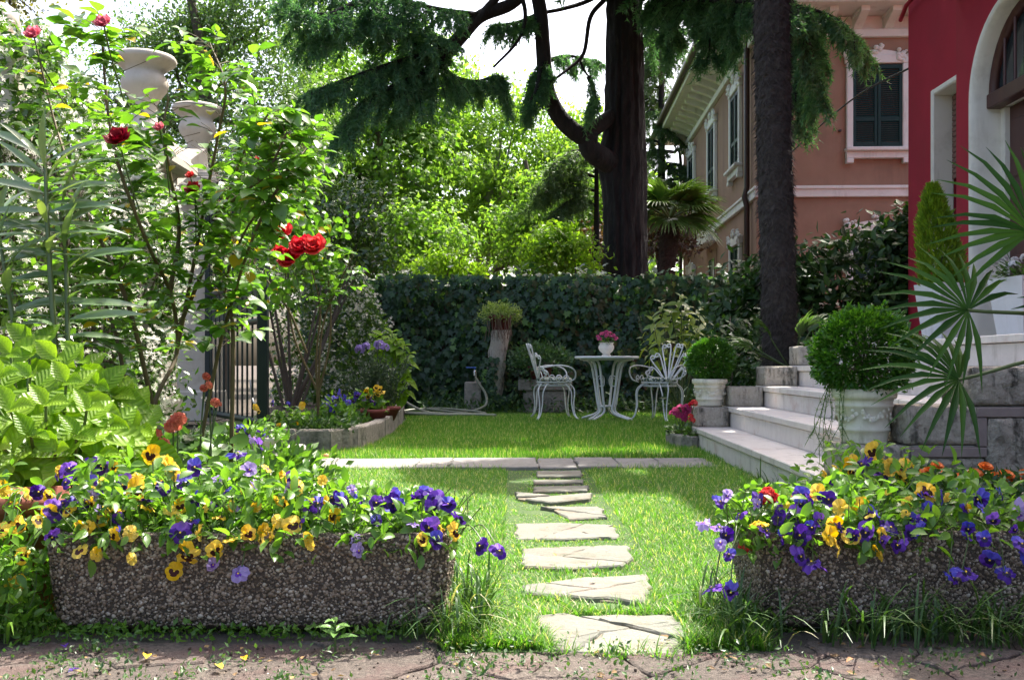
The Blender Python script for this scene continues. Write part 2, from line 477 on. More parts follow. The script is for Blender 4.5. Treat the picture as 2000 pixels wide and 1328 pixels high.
M_joint = pm("joint_dirt", (.15, .125, .09), (.22, .185, .135), 40, .95, .6, 90)
path = thing("stone_path", "stepping stone path of cracked pale slate slabs through the lawn", None, G(1100, 1100), kind="structure")
del path["label"]
for si, st in enumerate(STONES):
    P = [G(x, y)[:2] for x, y in st]; STONE_XY.append(np.array(P))
    c = np.mean(P, 0); pieces = [[np.array(q) for q in P]]
    ncut = [4, 2, 2, 2, 1, 1, 0, 0, 0][si]
    for k in range(ncut):
        pieces.sort(key=lambda q: -np.ptp(np.array(q), axis=0).prod()); big = pieces.pop(0)
        a = np.mean(big, 0) + R.normal(0, .03, 2); th = [.5, 2.2, 1.2, 2.7][(k + si) % 4] + R.normal(0, .25); n = np.array([math.cos(th), math.sin(th)])
        pieces += [q for q in (clip(big, a, n), clip(big, a, -n)) if len(q) > 2]
    stone = None
    bedq = shrink([np.array(q) for q in P], .006); bed_ = MB(); bed_.prism(bedq, -.03, -.003, .002); bed_.build("joint_bed", M_joint, path)
    for q in pieces:
        q = shrink(q, .0018)
        if not q: continue
        q = rough_edge(q, .006, .035)
        mb = MB(); z1 = .004 + R.uniform(-.003, .003) ; mb.prism(q, -.03, z1, .005)
        if stone is None: stone = mb.build("stepping_stone", M_slate, path)
        else: mb.build("stone_piece", M_slate, stone)

# ---- path of flat slabs crossing the lawn to the steps
cross = thing("garden_path", None, None, (0, 6.6, 0), kind="structure")
xb = [-3.3, -2.75, -2.2, -1.62, -1.18, -.62, -.40, .17, .42, .70, .98, 1.33]
CROSS_XY = []
for x0, x1 in zip(xb, xb[1:]):
    sk = lambda x: .10 * (x + 1.4) / 2.8
    q = [(x0, 6.22 + sk(x0)), (x1, 6.22 + sk(x1)), (x1, 6.84 + sk(x1)), (x0, 6.84 + sk(x0))]
    CROSS_XY.append(np.array(q))
    q = rough_edge(shrink([np.array(p) for p in q], .005), .006, .07)
    MB().prism(q, -.03, .014 + R.uniform(-.004, .004) - .008, .006).build("path_slab", M_pathslab, cross)

# ---- crazy paving in front
pav = MB(); pav.add([[-4, 0.3, -.007], [4, 0.3, -.007], [4, 2.45, -.007], [-4, 2.45, -.007]], [[0, 1, 2, 3]])
pav = pav.build("pavement", pm("paving_joint", (.06, .05, .04), (.12, .10, .08), 40, .95, .6, 90), kind="structure")
seeds = []
for yy in np.arange(1.25, 2.45, .17):
    for xx in np.arange(-1.75, 1.85, .235): seeds.append((xx + R.uniform(-.09, .09), yy + R.uniform(-.07, .07)))
seeds = np.array(seeds)
for s0 in seeds:
    yt = 2.255 if -.16 < s0[0] < .60 else 2.345
    cell = [np.array(q) for q in ((-1.9, 1.2), (1.9, 1.2), (1.9, yt), (-1.9, yt))]
    for s1 in seeds:
        d = s1 - s0; L = np.hypot(*d)
        if 0 < L < .7: cell = clip(cell, (s0 + s1) / 2, d / L)
        if len(cell) < 3: break
    cell = shrink(cell, .0035) if len(cell) > 2 else None
    if not cell or len(cell) < 3: continue
    MB().prism(rough_edge(cell, .005, .03), -.03, R.uniform(-.004, .004), .004).build("paving_slab", M_pave, pav)

# ================================================================ staircase (rises towards +X, runs along the depth)
YAW = .0216
def SX(u, v): return u + YAW * (v - 7.8)
RISE, TREAD, V0, V1 = .16, .27, 4.04, 7.8
stair = thing("garden_staircase", "broad pale marble steps with rough stone end blocks leading to the terrace", "staircase", (1.9, 6, 0))
def sbox(name, u0, u1, v0, v1, z0, z1, m, parent, ch=.006, jitter=0):
    mb = MB(); mb.box((u0, v0, z0), (u1, v1, z1), ch)
    for k in range(len(mb.v)): mb.v[k][:, 0] += YAW * (mb.v[k][:, 1] - 7.8)
    if jitter:
        pass
    return mb.build(name, m, parent)
def rough_block(name, u0, u1, v0, v1, z0, z1, parent, m=None, amp=.007, faces="fl"):
    """hewn block: bevelled box whose faces are finely broken up"""
    mb = MB(); nu, nv, nw = [max(2, int(d / .022)) for d in (u1 - u0, v1 - v0, z1 - z0)]
    lo = np.array([u0, v0, z0]); d = np.array([u1 - u0, v1 - v0, z1 - z0]); cnt = (nu, nv, nw)
    key = {}; vs = []; fs = []
    def vid(t):
        t = tuple(t)
        if t not in key: key[t] = len(vs); vs.append(t)
        return key[t]
    for ax in range(3):
        a, b = (ax + 1) % 3, (ax + 2) % 3
        for e in (0, cnt[ax]):
            for p in range(cnt[a]):
                for q in range(cnt[b]):
                    c4 = []
                    for dp, dq in ((0, 0), (1, 0), (1, 1), (0, 1)):
                        t = [0, 0, 0]; t[ax] = e; t[a] = p + dp; t[b] = q + dq; c4.append(vid(t))
                    fs.append(c4 if e else c4[::-1])
    vs = np.array(vs, float); cn = np.array(cnt)
    p = lo + vs / cn * d
    edge = ((vs == 0) | (vs == cn)).sum(1)
    n = (vs == cn).astype(float) - (vs == 0)
    p -= n * np.where(edge >= 2, .004, 0)[:, None]
    j = R.normal(0, amp, (len(vs), 3)); j[:, 2] *= np.where(vs[:, 2] == cn[2], .25, 1); j[:, 2] *= np.where(vs[:, 2] == 0, 0, 1)
    p += j * np.where(edge >= 2, .45, 1)[:, None]
    p[:, 0] += YAW * (p[:, 1] - 7.8)
    mb.add(p, np.array(fs), 0, random.random(), True)
    return mb.build(name, m or M_granite, parent)
UK = [1.43 + TREAD * k for k in range(5)]           # riser line of step k
for k in range(5):
    z1 = RISE * (k + 1); u0 = UK[k]; u1 = UK[k] + TREAD + .03 if k < 4 else 2.85
    va, vb = V0 + .02 + (0 if k == 0 else .0), V1 + .28
    if k == 4: va, vb = 4.02, 11.2
    core = sbox("step", u0 + .035, u1, va, vb, 0 if k == 0 else z1 - RISE - .04, z1 - .042, M_conc, stair, .002)
    joints = [va, 4.9, 5.75, 6.7, vb] if k % 2 == 0 else [va, 4.5, 5.5, 6.35, 7.3, vb]
    if k == 4: joints = [va, 4.75, 5.6, 6.5, 7.4, 8.3, 9.2, 10.2, vb]
    for a, b in zip(joints, joints[1:]):
        sbox("tread_slab", u0 - .004 + R.uniform(-.002, .002), u1 - .002, a + .0015, b - .0015, z1 - .040, z1 + R.uniform(-.001, .001), M_marble, core, .005)
        sbox("riser_tile", u0 + .014, u0 + .034, a + .0015, b - .0015, z1 - RISE + .002, z1 - .044, M_marble, core, .002)
# stone end blocks, far end then near end
for k in range(5):
    rough_block("end_block", UK[k] + .005, UK[k] + TREAD + (.0 if k < 4 else .1), V1, V1 + .3, RISE * (k + 1), RISE * (k + 2) - .004, stair, amp=.003)
for k in range(3):
    u0 = UK[k] - (.02 if k else 0); u1 = u0 + (.30 if k == 0 else .31 if k == 1 else .62)
    rough_block("end_block", u0, u1, V0, V0 + .3, RISE * (k + 1) + .004, RISE * (k + 2), stair, amp=.006)
# cheek wall below the near blocks: framed rough panels
sbox("cheek_core", UK[0] + .03, 3.2, V0 + .055, V0 + .28, 0, RISE + .002, M_conc, stair, .002)
sbox("cheek_core", UK[1] + .03, 3.2, V0 + .055, V0 + .28, RISE + .003, 2 * RISE + .002, M_conc, stair, .002)
sbox("cheek_core", UK[2] + .03, 3.2, V0 + .055, V0 + .28, 2 * RISE + .003, 3 * RISE + .002, M_conc, stair, .002)
sbox("marble_strip", 1.70, 2.005, V0 - .012, V0 + .05, .275, .315, M_frame, stair, .003)
sbox("marble_strip", 1.965, 2.5, V0 - .012, V0 + .05, .437, .476, M_frame, stair, .003)
sbox("marble_strip", 1.968, 2.006, V0 - .011, V0 + .05, .318, .434, M_frame, stair, .003)
sbox("marble_strip", 1.70, 1.736, V0 - .011, V0 + .05, .0, .272, M_frame, stair, .003)
rough_block("stone_panel", 1.45, 1.697, V0 - .005, V0 + .05, 0, .165, stair)
rough_block("stone_panel", 1.74, 2.003, V0 - .004, V0 + .05, .0, .272, stair)
rough_block("stone_panel", 2.009, 2.5, V0 - .02, V0 + .05, .0, .434, stair)
rough_block("stone_panel", 2.5, 3.1, V0 - .008, V0 + .3, .0, .80, stair)
# terrace floor behind the steps
ter = MB(); ter.box((2.82, 3.0, -.02), (6.5, 11.2, .755), .002); ter = ter.build("terrace", M_conc, kind="structure")
for a in np.arange(3.0, 11.2, .82):
    for b in np.arange(2.86, 4.7, .6):
        MB().box((b + .002, a + .002, .757), (min(b + .598, 4.5), min(a + .818, 11.2), .798), .004).build("terrace_slab", M_marble, ter)

# ================================================================ red house on the terrace (its entrance front faces -X)
red = thing("red_house", "dark red plastered house with cream arched doorway above the steps", "house", (4.5, 8, .8))
PX, WX = 3.9, 4.22          # porch front, wall set back behind it
DC, DR, DS = 7.72, .69, 2.86  # arch: centre along the wall, radius, springing height
w = MB()
def wall_with_arch(mb, x, thick, y0, y1, z0, z1, c, r, s):
    n = 16; arc = [(c + r * math.cos(a), s + r * math.sin(a)) for a in np.linspace(0, math.pi, n + 1)]     # from far jamb over to near jamb
    for xx, flip in ((x, False), (x + thick, True)):
        def q(*p):
            p = [(xx, a, b) for a, b in p]; mb.add(p, [list(range(len(p)))[::1 if not flip else -1]], 0, .5)
        q((y1, z0), (c + r, z0), (c + r, s), (c + r, z1), (y1, z1)) if False else q((y1, z0), (y1, z1), (c + r, z1), (c + r, z0))
        q((c - r, z0), (c - r, z1), (y0, z1), (y0, z0))
        for k in range(n): q(arc[k], (arc[k][0], z1), (arc[k + 1][0], z1), arc[k + 1])
    mb.add([(x, y1, z0), (x + thick, y1, z0), (x + thick, y1, z1), (x, y1, z1)], [[0, 1, 2, 3]], 0, .5)
    mb.add([(x, y0, z1), (x, y1, z1), (x + thick, y1, z1), (x + thick, y0, z1)], [[0, 1, 2, 3]], 0, .5)
    return arc
arc = wall_with_arch(w, PX, .30, 1.0, 8.74, .8, 7.5, DC, DR + .03, DS)
w.box((PX + .01, 8.70, .8), (WX + .3, 8.735, 7.5))
w.build("porch_wall", M_red, red)
w = MB()
WY0, WY1, WZ0, WZ1 = 8.98, 9.96, 1.65, 3.35
for lo, hi in (((WX, 8.72, .8), (WX + .3, WY0, 7.5)), ((WX, WY1, .8), (WX + .3, 10.6, 7.5)), ((WX, WY0, .8), (WX + .3, WY1, WZ0)), ((WX, WY0, WZ1), (WX + .3, WY1, 7.5))):
    w.box(lo, hi)
w.box((WX + .305, 10.3, .8), (11, 10.6, 7.5)); w.box((WX + .75, 1.0, .8), (11, 10.29, 7.45))
w.build("wall", M_red, red)
w = MB(); w.box((PX - .35, .6, 7.52), (11.4, 10.95, 7.68), .02); w.add([(PX - .4, .5, 7.69), (11.5, .5, 7.69), (11.5, 11, 7.69), (PX - .4, 11, 7.69), (7.5, 4, 9.6), (7.5, 7.5, 9.6)], [[0, 1, 4], [1, 2, 5, 4], [2, 3, 5], [3, 0, 4, 5], [3, 2, 1, 0]]); w.build("roof", M_tile, red)
w = MB(); w.box((PX - .12, 1.0, 3.86), (PX - .002, 8.72, 4.05), .01); w.build("porch_ledge", M_red, red)
# cream arch surround: reveal with a rounded nose
sr = MB(); n = 24
prof = [(-.012, .055), (-.03, .03), (-.03, .008), (-.012, -.012), (.05, -.012), (.26, -.012)]      # (depth, outward)
ring = [(DC + 1 * 0, 0)]
out = []
seq = [(1, .8), (1, 1.6), (1, 2.3)] 
pts = [("s", 1, z) for z in (.8, 1.5, 2.2, DS)] + [("a", a, 0) for a in np.linspace(0, math.pi, n + 1)[1:-1]] + [("s", -1, z) for z in (DS, 2.2, 1.5, .8)]
for kind_, a, z in pts:
    for dx, o in prof:
        if kind_ == "s": out.append((PX + dx, DC + a * (DR + o), z))
        else: out.append((PX + dx, DC + (DR + o) * math.cos(a), DS + (DR + o) * math.sin(a)))
k = len(prof); fs = [[i * k + j, (i + 1) * k + j, (i + 1) * k + j + 1, i * k + j + 1] for i in range(len(pts) - 1) for j in range(k - 1)]
sr.add(out, fs, 0, .5, True); sr.build("door_surround", M_cream, red)
# arched fanlight with a wooden frame and bars
door = MB(); door.box((PX + .26, DC - DR + .09, .8), (PX + .31, DC + DR - .09, 2.80), .004); door = door.build("door", M_wood, red)
for y0, y1 in ((DC - DR + .14, DC - .04), (DC + .04, DC + DR - .14)):
    for z0, z1 in ((1.0, 1.55), (1.68, 2.1), (2.2, 2.68)):
        MB().box((PX + .246, y0, z0), (PX + .262, y1, z1), .008).build("door_panel", M_wood, door)
MB().box((PX + .22, DC - DR + .013, .8), (PX + .30, DC - DR + .085, 2.8), .004).build("door_post", M_cream, red)
MB().box((PX + .22, DC + DR - .085, .8), (PX + .30, DC + DR - .013, 2.8), .004).build("door_post", M_cream, red)
fl = MB(); fl.box((PX + .10, DC - DR + .012, 2.80), (PX + .22, DC + DR - .012, 2.92), .008)
aa = np.linspace(0, math.pi, 20)
fl.tube([(PX + .15, DC + (DR - .05) * math.cos(a), 2.9 + (DR - .06) * math.sin(a)) for a in aa], .045, 8)
fl = fl.build("fanlight_frame", M_wood, red)
for t in np.linspace(-.42, .42, 6):
    h = math.sqrt(max(0, (DR - .1) ** 2 - t * t)); 
    b = MB(); b.tube([(PX + .13, DC + t, 2.9), (PX + .13, DC + t, 2.9 + h)], .013, 6); b.build("fanlight_bar", M_wood, fl)
gl = MB(); gl.add([(PX + .17, DC, 2.9)] + [(PX + .17, DC + (DR - .03) * math.cos(a), 2.9 + (DR - .05) * math.sin(a)) for a in aa], [[0, i + 1, i + 2] for i in range(19)]); gl.build("glass_pane", M_glass, fl)
MB().box((PX + .225, DC - DR, 2.81), (PX + .9, DC + DR, 2.85), .003).build("soffit", M_cream, red)
MB().box((PX + .33, DC - DR - .1, .8), (PX + .36, DC + DR + .1, 3.6)).build("hall_wall", M_dark, red)
# window with a half-lowered roller shutter
wf = MB()
for lo, hi in (((WX - .015, WY1 - .012, WZ0), (WX + .2, WY1 + .05, WZ1 + .05)), ((WX - .015, WY0 - .05, WZ0), (WX + .2, WY0 + .012, WZ1 + .05)), ((WX - .014, WY0 + .012, WZ1 - .012), (WX + .2, WY1 - .012, WZ1 + .049)), ((WX - .05, WY0 - .06, WZ0 - .06), (WX + .2, WY1 + .06, WZ0 - .002))):
    wf.box(lo, hi, .012)
win = wf.build("window", M_cream, red)
for z in np.arange(2.50, WZ1 - .02, .052):
    MB().box((WX + .175, WY0 + .014, z), (WX + .192, WY1 - .014, z + .046), .004).build("slat", M_roller, win)
MB().box((WX + .155, WY0 + .4, 2.51), (WX + .176, WY0 + .5, 2.535), .004).build("shutter_pull", M_dark, win)
MB().box((WX + .22, WY0, WZ0), (WX + .225, WY1, WZ1)).build("window_pane", M_glass, win)
rp = MB(); rp.tube([(WX - .06, 10.66, 4.33), (WX - .10, 10.4, 4.40), (WX - .08, 9.9, 4.46), (WX - .02, 9.7, 4.47)], .022, 8); rp.build("wall_pipe", M_red, red)

# ================================================================ brown house behind
brn = thing("brown_house", "brown plastered villa with white stucco trim and dark green shutters", "house", (9, 25, 0))
BM = rotz(math.radians(-2.0), (5.06, 20.5, 0))
def bbox(name, lo, hi, m, parent, ch=0.0):
    mb = MB(); mb.box(lo, hi, ch, 0, BM); return mb.build(name, m, parent)
H = 7.38
bbox("wall", (0, 0, 0), (9, 11.2, H), M_brown, brn)
bbox("corner_strip", (-.03, -.03, 0), (.30, .30, H - .002), M_brown, brn, .01)
# string course and frieze
for z0, z1, d in ((4.08, 4.30, .07), (4.24, 4.31, .10), (7.34, 7.50, .10)):
    mb = MB(); mb.box((-d, -d, z0), (9.1, .2, z1), .012, 0, BM); mb.box((-d + .001, .2, z0 + .001), (.2, 11.2 + d, z1 - .001), .012, 0, BM); mb.build("string_course", M_white, brn)
bbox("frieze", (-.012, -.012, 7.5), (9.05, 11.21, 7.78), M_white, brn)
# eaves
ev = bbox("eaves", (-.78, -.78, 7.79), (9.6, 12.0, 7.92), M_white, brn, .01)
bbox("fascia", (-.84, -.84, 7.80), (9.7, 12.05, 7.99), M_white, brn, .015)
for side in (0, 1):
    L = 11.0 if side else 8.8
    for t in np.arange(.15, L, .62):
        mb = MB()
        pr = [(0, 7.50), (.10, 7.50), (.2, 7.56), (.42, 7.63), (.60, 7.70), (.62, 7.79), (0, 7.79)]
        k = len(pr); w_ = .085
        vs = [(-a, t - w_, b) for a, b in pr] + [(-a, t + w_, b) for a, b in pr]
        if not side: vs = [(y, x, z) for x, y, z in vs]
        fs = [list(range(k)), list(range(k, 2 * k))[::-1]] + [[i, i + k, (i + 1) % k + k, (i + 1) % k] for i in range(k)]
        mb.add(xf(vs, BM), fs, 0, .5); mb.box(*(((-.5, t - .11, 7.72), (-.02, t + .11, 7.785)) if side else ((t - .11, -.5, 7.72), (t + .11, -.02, 7.785))), .006, 0, BM)
        mb.build("bracket", M_white, ev)
rf = MB(); rv = [(-.95, -.95, 7.995), (9.7, -.95, 7.995), (9.7, 12.1, 7.995), (-.95, 12.1, 7.995), (4, 4.5, 10.2), (4.8, 7, 10.2)]
rf.add(xf(rv, BM), [[0, 1, 4], [1, 2, 5, 4], [2, 3, 5], [3, 0, 4, 5], [3, 2, 1, 0]], 0, .5); rf = rf.build("roof", M_tile, brn)
gt = MB(); gt.tube(xf([(-.92, -.92, 7.98), (-.92, 12.1, 7.98)], BM), .085, 10); gt.tube(xf([(-.90, -.92, 7.98), (9.6, -.92, 7.98)], BM), .085, 10); gt.build("gutter", M_pipe, rf)
dp = MB(); dp.tube(xf(catmull([(-.88, 11.95, 7.9), (-.80, 11.9, 7.62), (-.3, 11.4, 7.45), (-.09, 11.15, 7.1), (-.09, 11.15, 3), (-.09, 11.15, 0)], 6), BM), .055, 8); dp.build("downpipe", M_pipe, brn)
dp = MB(); dp.tube(xf([(-.10, .62, 7.6), (-.10, .62, 4.4), (-.15, .62, 4.2), (-.10, .62, 4.0), (-.10, .62, 0)], BM), .06, 8); dp.build("downpipe", M_pipe, brn)
def ornament(mb, c, r, n, flat):
    for _ in range(n):
        a = R.uniform(0, 2 * math.pi); q = R.uniform(.2, 1) * r
        p = np.array([0, math.cos(a) * q, math.sin(a) * q * .8]); s = R.uniform(.03, .06)
        th = np.arange(6) / 6 * 2 * np.pi
        prof_ = [(s, 0), (s * .8, .035), (s * .3, .055), (0.001, .06)]
        for (r0, z0), (r1, z1) in zip(prof_, prof_[1:]):
            vs = np.array([[-z0, r0 * math.cos(x), r0 * math.sin(x)] for x in th] + [[-z1, r1 * math.cos(x), r1 * math.sin(x)] for x in th]) + p + c
            yield vs, [[i, (i + 1) % 6, (i + 1) % 6 + 6, i + 6] for i in range(6)]
def bwindow(face, t, z0, z1, wd=.5, shutter=True, sill=True):
    """window on the -X face (face=1) or the -Y face (face=0), t along the wall"""
    A = BM @ (Matrix.Translation((0, t, 0)) if face else Matrix.Translation((t, 0, 0)) @ Matrix.Rotation(math.radians(90), 4, 'Z') @ Matrix.Scale(-1, 4, (0, 1, 0)))
    # local: x out of the wall is negative, y along it
    fr = MB()
    for lo, hi in (((-.09, -wd - .13, z0 - .02), (.0, -wd, z1 + .02)), ((-.09, wd, z0 - .02), (.0, wd + .13, z1 + .02)), ((-.10, -wd - .16, z1 + .021), (.0, wd + .16, z1 + .20))):
        fr.box(lo, hi, .015, 0, A)
    if sill:
        fr.box((-.20, -wd - .16, z0 - .10), (0, wd + .16, z0 - .021), .015, 0, A)
        fr.box((-.12, -wd - .14, z0 - .24), (0, wd + .14, z0 - .101), .01, 0, A)
        for s in (-1, 1): fr.box((-.13, s * (wd + .07) - .07, z0 - .34), (0, s * (wd + .07) + .07, z0 - .241), .01, 0, A)
    # arched, scrolled head
    arcp = [(y, z1 + .2 + .10 * math.cos(y / wd * 1.35)) for y in np.linspace(-wd * .92, wd * .92, 12)]
    k = len(arcp); vs = [(-.08, y, z) for y, z in arcp] + [(-.08, y, z1 + .19) for y, z in arcp] + [(.0, y, z) for y, z in arcp]
    fr.add(xf(vs, A), [[i, i + k, i + k + 1, i + 1] for i in range(k - 1)] + [[i, i + 1, i + 2 * k + 1, i + 2 * k] for i in range(k - 1)], 0, .5)
    for cy, rr, nn in ((-wd - .04, .17, 16), (wd + .04, .17, 16), (0, .13, 10)):
        for vs, fs in ornament(None, np.array([-.085, cy, z1 + .20 + (.12 if cy == 0 else .0)]), rr, nn, 0): fr.add(xf(vs, A), fs, 0, .5, True)
    win = fr.build("window", M_white, brn)
    if shutter:
        for s in (-1, 1):
            sh = MB(); y0, y1 = (-wd + .004, -.006) if s < 0 else (.006, wd - .004)
            for lo, hi in (((-.065, y0, z0), (-.02, y0 + .06, z1)), ((-.065, y1 - .06, z0), (-.02, y1, z1)), ((-.064, y0 + .06, z0), (-.021, y1 - .06, z0 + .10)), ((-.064, y0 + .06, z1 - .08), (-.021, y1 - .06, z1)), ((-.064, y0 + .06, z0 + .52), (-.021, y1 - .06, z0 + .61))):
                sh.box(lo, hi, .004, 0, A)
            sho = sh.build("shutter", M_shutter, win)
            sl_ = MB()
            for z in np.arange(z0 + .11, z1 - .09, .042):
                if z0 + .49 < z < z0 + .6: continue
                sl_.add(xf([(-.055, y0 + .06, z), (-.055, y1 - .06, z), (-.028, y1 - .06, z + .04), (-.028, y0 + .06, z + .04), (-.055, y0 + .06, z + .006), (-.055, y1 - .06, z + .006)], A), [[0, 1, 2, 3], [4, 5, 1, 0]], 0, .5)
            sl_.build("louvre_slats", M_shutter, sho, kind="stuff")
    else:
        MB().box((-.03, -wd + .02, z0), (-.02, wd - .02, z1), 0, 0, A).build("window_pane", M_glass, win)
        mb = MB(); mb.box((-.05, -.03, z0), (-.031, .03, z1), .004, 0, A); mb.build("window_bar", M_pipe, win)
for t in (2.2, 5.45, 9.1): bwindow(1, t, 5.15, 6.82)
bwindow(1, 2.2, 1.6, 3.32); bwindow(1, 9.1, 1.6, 3.32)
bwindow(0, 2.42, 5.1, 6.78); bwindow(0, 2.42, 1.6, 3.30); bwindow(0, 6.0, 5.1, 6.78)
# plain ground floor opening with a pane between the shuttered windows
op = MB(); op.box((-.02, 4.95, .9), (.01, 6.15, 3.62), 0, 0, BM); op = op.build("garage_opening", M_brown, brn)
bbox("window_pane", (-.035, 5.15, .9), (-.024, 6.0, 3.40), M_glass, op)
bbox("awning_box", (-.28, 4.75, 3.78), (-.005, 6.6, 3.98), M_white, brn, .02)
for y in (-.0,):
    for xx in (1.66, 3.18):
        bbox("shutter_hook", (xx - .02, -.07, 5.42), (xx + .03, -.001, 5.46), M_pipe, brn, .004)
cb = MB(); cb.tube(catmull([(5.04, 20.38, 4.22), (4.95, 19.0, 4.30), (4.75, 16, 4.30), (4.5, 13, 4.15), (4.26, 10.62, 3.82)], 8), .012, 5)
tag(cb.build("overhead_cable", plain("cable_black", (.02, .02, .02), .6)), "thin dark cable sagging from the brown villa to the red house", "cable")

# ================================================================ trees behind the garden
M_bark = pm("grey_bark", (.07, .055, .04), (.13, .105, .08), 12, .95, .9, 40, stretch=(1, 1, .25))
M_cedarbark = pm("cedar_bark", (.008, .007, .007), (.024, .020, .019), 9, .95, 1.0, 26, stretch=(1, 1, .28), bdist=.04, c3=(.036, .031, .029), s3=14, lo3=.58, hi3=.7)
M_leafA = leafmat("plane_leaf", (.085, .185, .035), (.19, .31, .065), .6, .5, spec=.3)
M_leafB = leafmat("oak_leaf", (.065, .14, .045), (.14, .23, .075), .48, .35, spec=.7)
M_leafC = leafmat("birch_leaf", (.13, .24, .045), (.24, .36, .085), .62, .5, spec=.3)
M_leafD = leafmat("dark_tree_leaf", (.04, .09, .02), (.09, .15, .03), .5, .45)
M_leafE = leafmat("young_shrub_leaf", (.13, .25, .02), (.21, .34, .035), .6, .45)
M_ochre = leafmat("ochre_leaf", (.09, .10, .025), (.16, .14, .04), .4, .45)
M_cedar = leafmat("cedar_needle", (.04, .12, .062), (.12, .235, .115), .4, .55, tint=(1.6, 1.9, .7))
M_cedarfar = leafmat("far_cedar_needle", (.05, .11, .045), (.11, .18, .07), .4, .5)

MAPv = np.array([[0, 0, 0], [.5, .35, -.04], [.17, .5, .05], [0, 1, -.06], [-.17, .5, .05], [-.5, .35, -.04]])
MAPf = np.array([[0, 1, 2], [0, 2, 4], [2, 3, 4], [0, 4, 5]])
def crown_points(blobs, n, clumps, crad, inner=.35):
    B = np.array([list(c) + list(r) for c, r in blobs], float)
    wgt = (B[:, 3] * B[:, 5]); wgt /= wgt.sum()
    ci = R.choice(len(B), clumps, p=wgt); d = rdirs(clumps)
    rr = np.where(R.random(clumps) < inner, R.uniform(.25, .8, clumps), R.uniform(.8, 1.08, clumps))
    cc = B[ci, :3] + d * B[ci, 3:] * rr[:, None]
    size = crad * R.uniform(.55, 1.35, clumps)
    k = R.choice(clumps, n, p=size ** 2 / (size ** 2).sum())
    off = R.normal(size=(n, 3)) * size[k][:, None] * np.array([1, 1, .62]) * .6
    pos = cc[k] + off
    nrm = nz(off * .8 + d[k] * .35 + np.array([0, 0, .55]) * size[k][:, None] + R.normal(size=(n, 3)) * .33 * size[k][:, None])
    dr = nz(rdirs(n) + np.array([0, 0, -.35]))
    return pos, dr, nrm
def broad_tree(name, label, base, blobs, n, clumps, crad, lsize, mat, trunk_r, group=None, tpl=None, trunk_top=None, cat="tree", bark=None):
    t = thing(name, label, cat, base, group)
    base = np.array(base, float); top = np.mean([b[0] for b in blobs], 0)
    mb = MB(); zz = trunk_top if trunk_top is not None else max(b[0][2] for b in blobs)
    P = [base + (np.array([top[0], top[1], zz]) - base) * s + (np.array([R.normal(0, .12), R.normal(0, .12), 0]) if 0 < s < 1 else 0) for s in np.linspace(0, 1, 5)]
    P[0][2] -= .1
    mb.tube(catmull(P, 4), np.linspace(trunk_r, trunk_r * .35, 17), 10)
    for c, r in blobs:
        s = R.uniform(.35, .7); a = P[0] + (P[-1] - P[0]) * s
        mb.tube(catmull([a, (a + np.array(c)) / 2 + R.normal(0, .15, 3), np.array(c)], 4), np.linspace(trunk_r * .42, trunk_r * .12, 9), 6)
        for _ in range(3):
            e = np.array(c) + rdirs(1)[0] * np.array(r) * .8
            mb.tube(catmull([np.array(c), (np.array(c) + e) / 2 + R.normal(0, .1, 3), e], 3), np.linspace(trunk_r * .14, .008, 7), 4)
    mb.build("trunk", bark or M_bark, t, True)
    cr = MB(); pos, dr, nr = crown_points(blobs, n, clumps, crad)
    tv, tf = tpl if tpl else (L4v, L4f)
    cr.many(tv, tf, pos, dr, nr, R.uniform(.7, 1.25, n) * lsize)
    cr.build("crown", mat, t, kind="stuff")
    return t
def blob(px, py, Y, rx, ry, rd=None):
    s = Y / F
    return (U(px, py, Y), (rx * s, (rd if rd else (rx + ry) / 2 * s), ry * s))
def gp(px, Y): return ((px - 1000) / F * Y, Y, 0)
MAP = (MAPv, MAPf)
TG = "trees behind the ivy hedge"
broad_tree("garden_tree", "ochre green tree in the top left corner with sky to its right", gp(-40, 17), [blob(20, -10, 17, 70, 60), blob(-80, 30, 17, 110, 130), blob(-60, -140, 17, 140, 110), blob(30, 160, 17.5, 60, 60)], 9000, 90, .38, .10, M_ochre, .16, TG)
broad_tree("oak_tree", "tall grey green small leaved tree above the white gate pillars", gp(440, 21), [blob(400, 180, 21, 160, 140), blob(500, 60, 21, 110, 110), blob(330, 90, 21, 70, 80), blob(270, 190, 20.5, 70, 120), blob(560, 240, 21, 110, 150), blob(480, -60, 21, 150, 90), blob(420, 380, 20, 200, 110), blob(240, 330, 19, 130, 90), blob(180, 190, 19, 80, 80), blob(60, 240, 18.5, 110, 90), blob(380, 60, 21, 70, 80)], 44000, 400, .42, .105, M_leafB, .2, TG)
broad_tree("plane_tree", "bright green plane tree left of the cedar limb", gp(700, 25), [blob(640, 300, 25, 120, 150), blob(760, 350, 25, 120, 130), blob(700, 470, 24, 160, 90), blob(850, 300, 26, 80, 120), blob(650, 130, 26, 90, 150), blob(800, 170, 26, 90, 110)], 20000, 260, .45, .17, M_leafA, .2, TG, MAP)
broad_tree("birch_tree", "pale green birch with a slim trunk left of the cedar trunk", gp(925, 28), [blob(900, 300, 28, 80, 150), blob(980, 350, 28, 90, 130), blob(1080, 380, 28, 80, 120), blob(930, 180, 28, 50, 80), blob(1010, 220, 28, 50, 70), blob(1120, 290, 28, 55, 90), blob(900, 450, 27, 80, 60)], 20000, 260, .42, .15, M_leafC, .14, TG, bark=pm("pale_bark", (.25, .23, .2), (.36, .34, .3), 9, .9, .5, 30))
broad_tree("lime_tree", "mid green tree directly left of the cedar trunk base", gp(1110, 24), [blob(1100, 420, 24, 80, 90), blob(1020, 450, 24, 80, 60), blob(1150, 330, 25, 50, 80), blob(820, 470, 23, 120, 70)], 12000, 150, .38, .13, M_leafA, .14, TG, MAP)
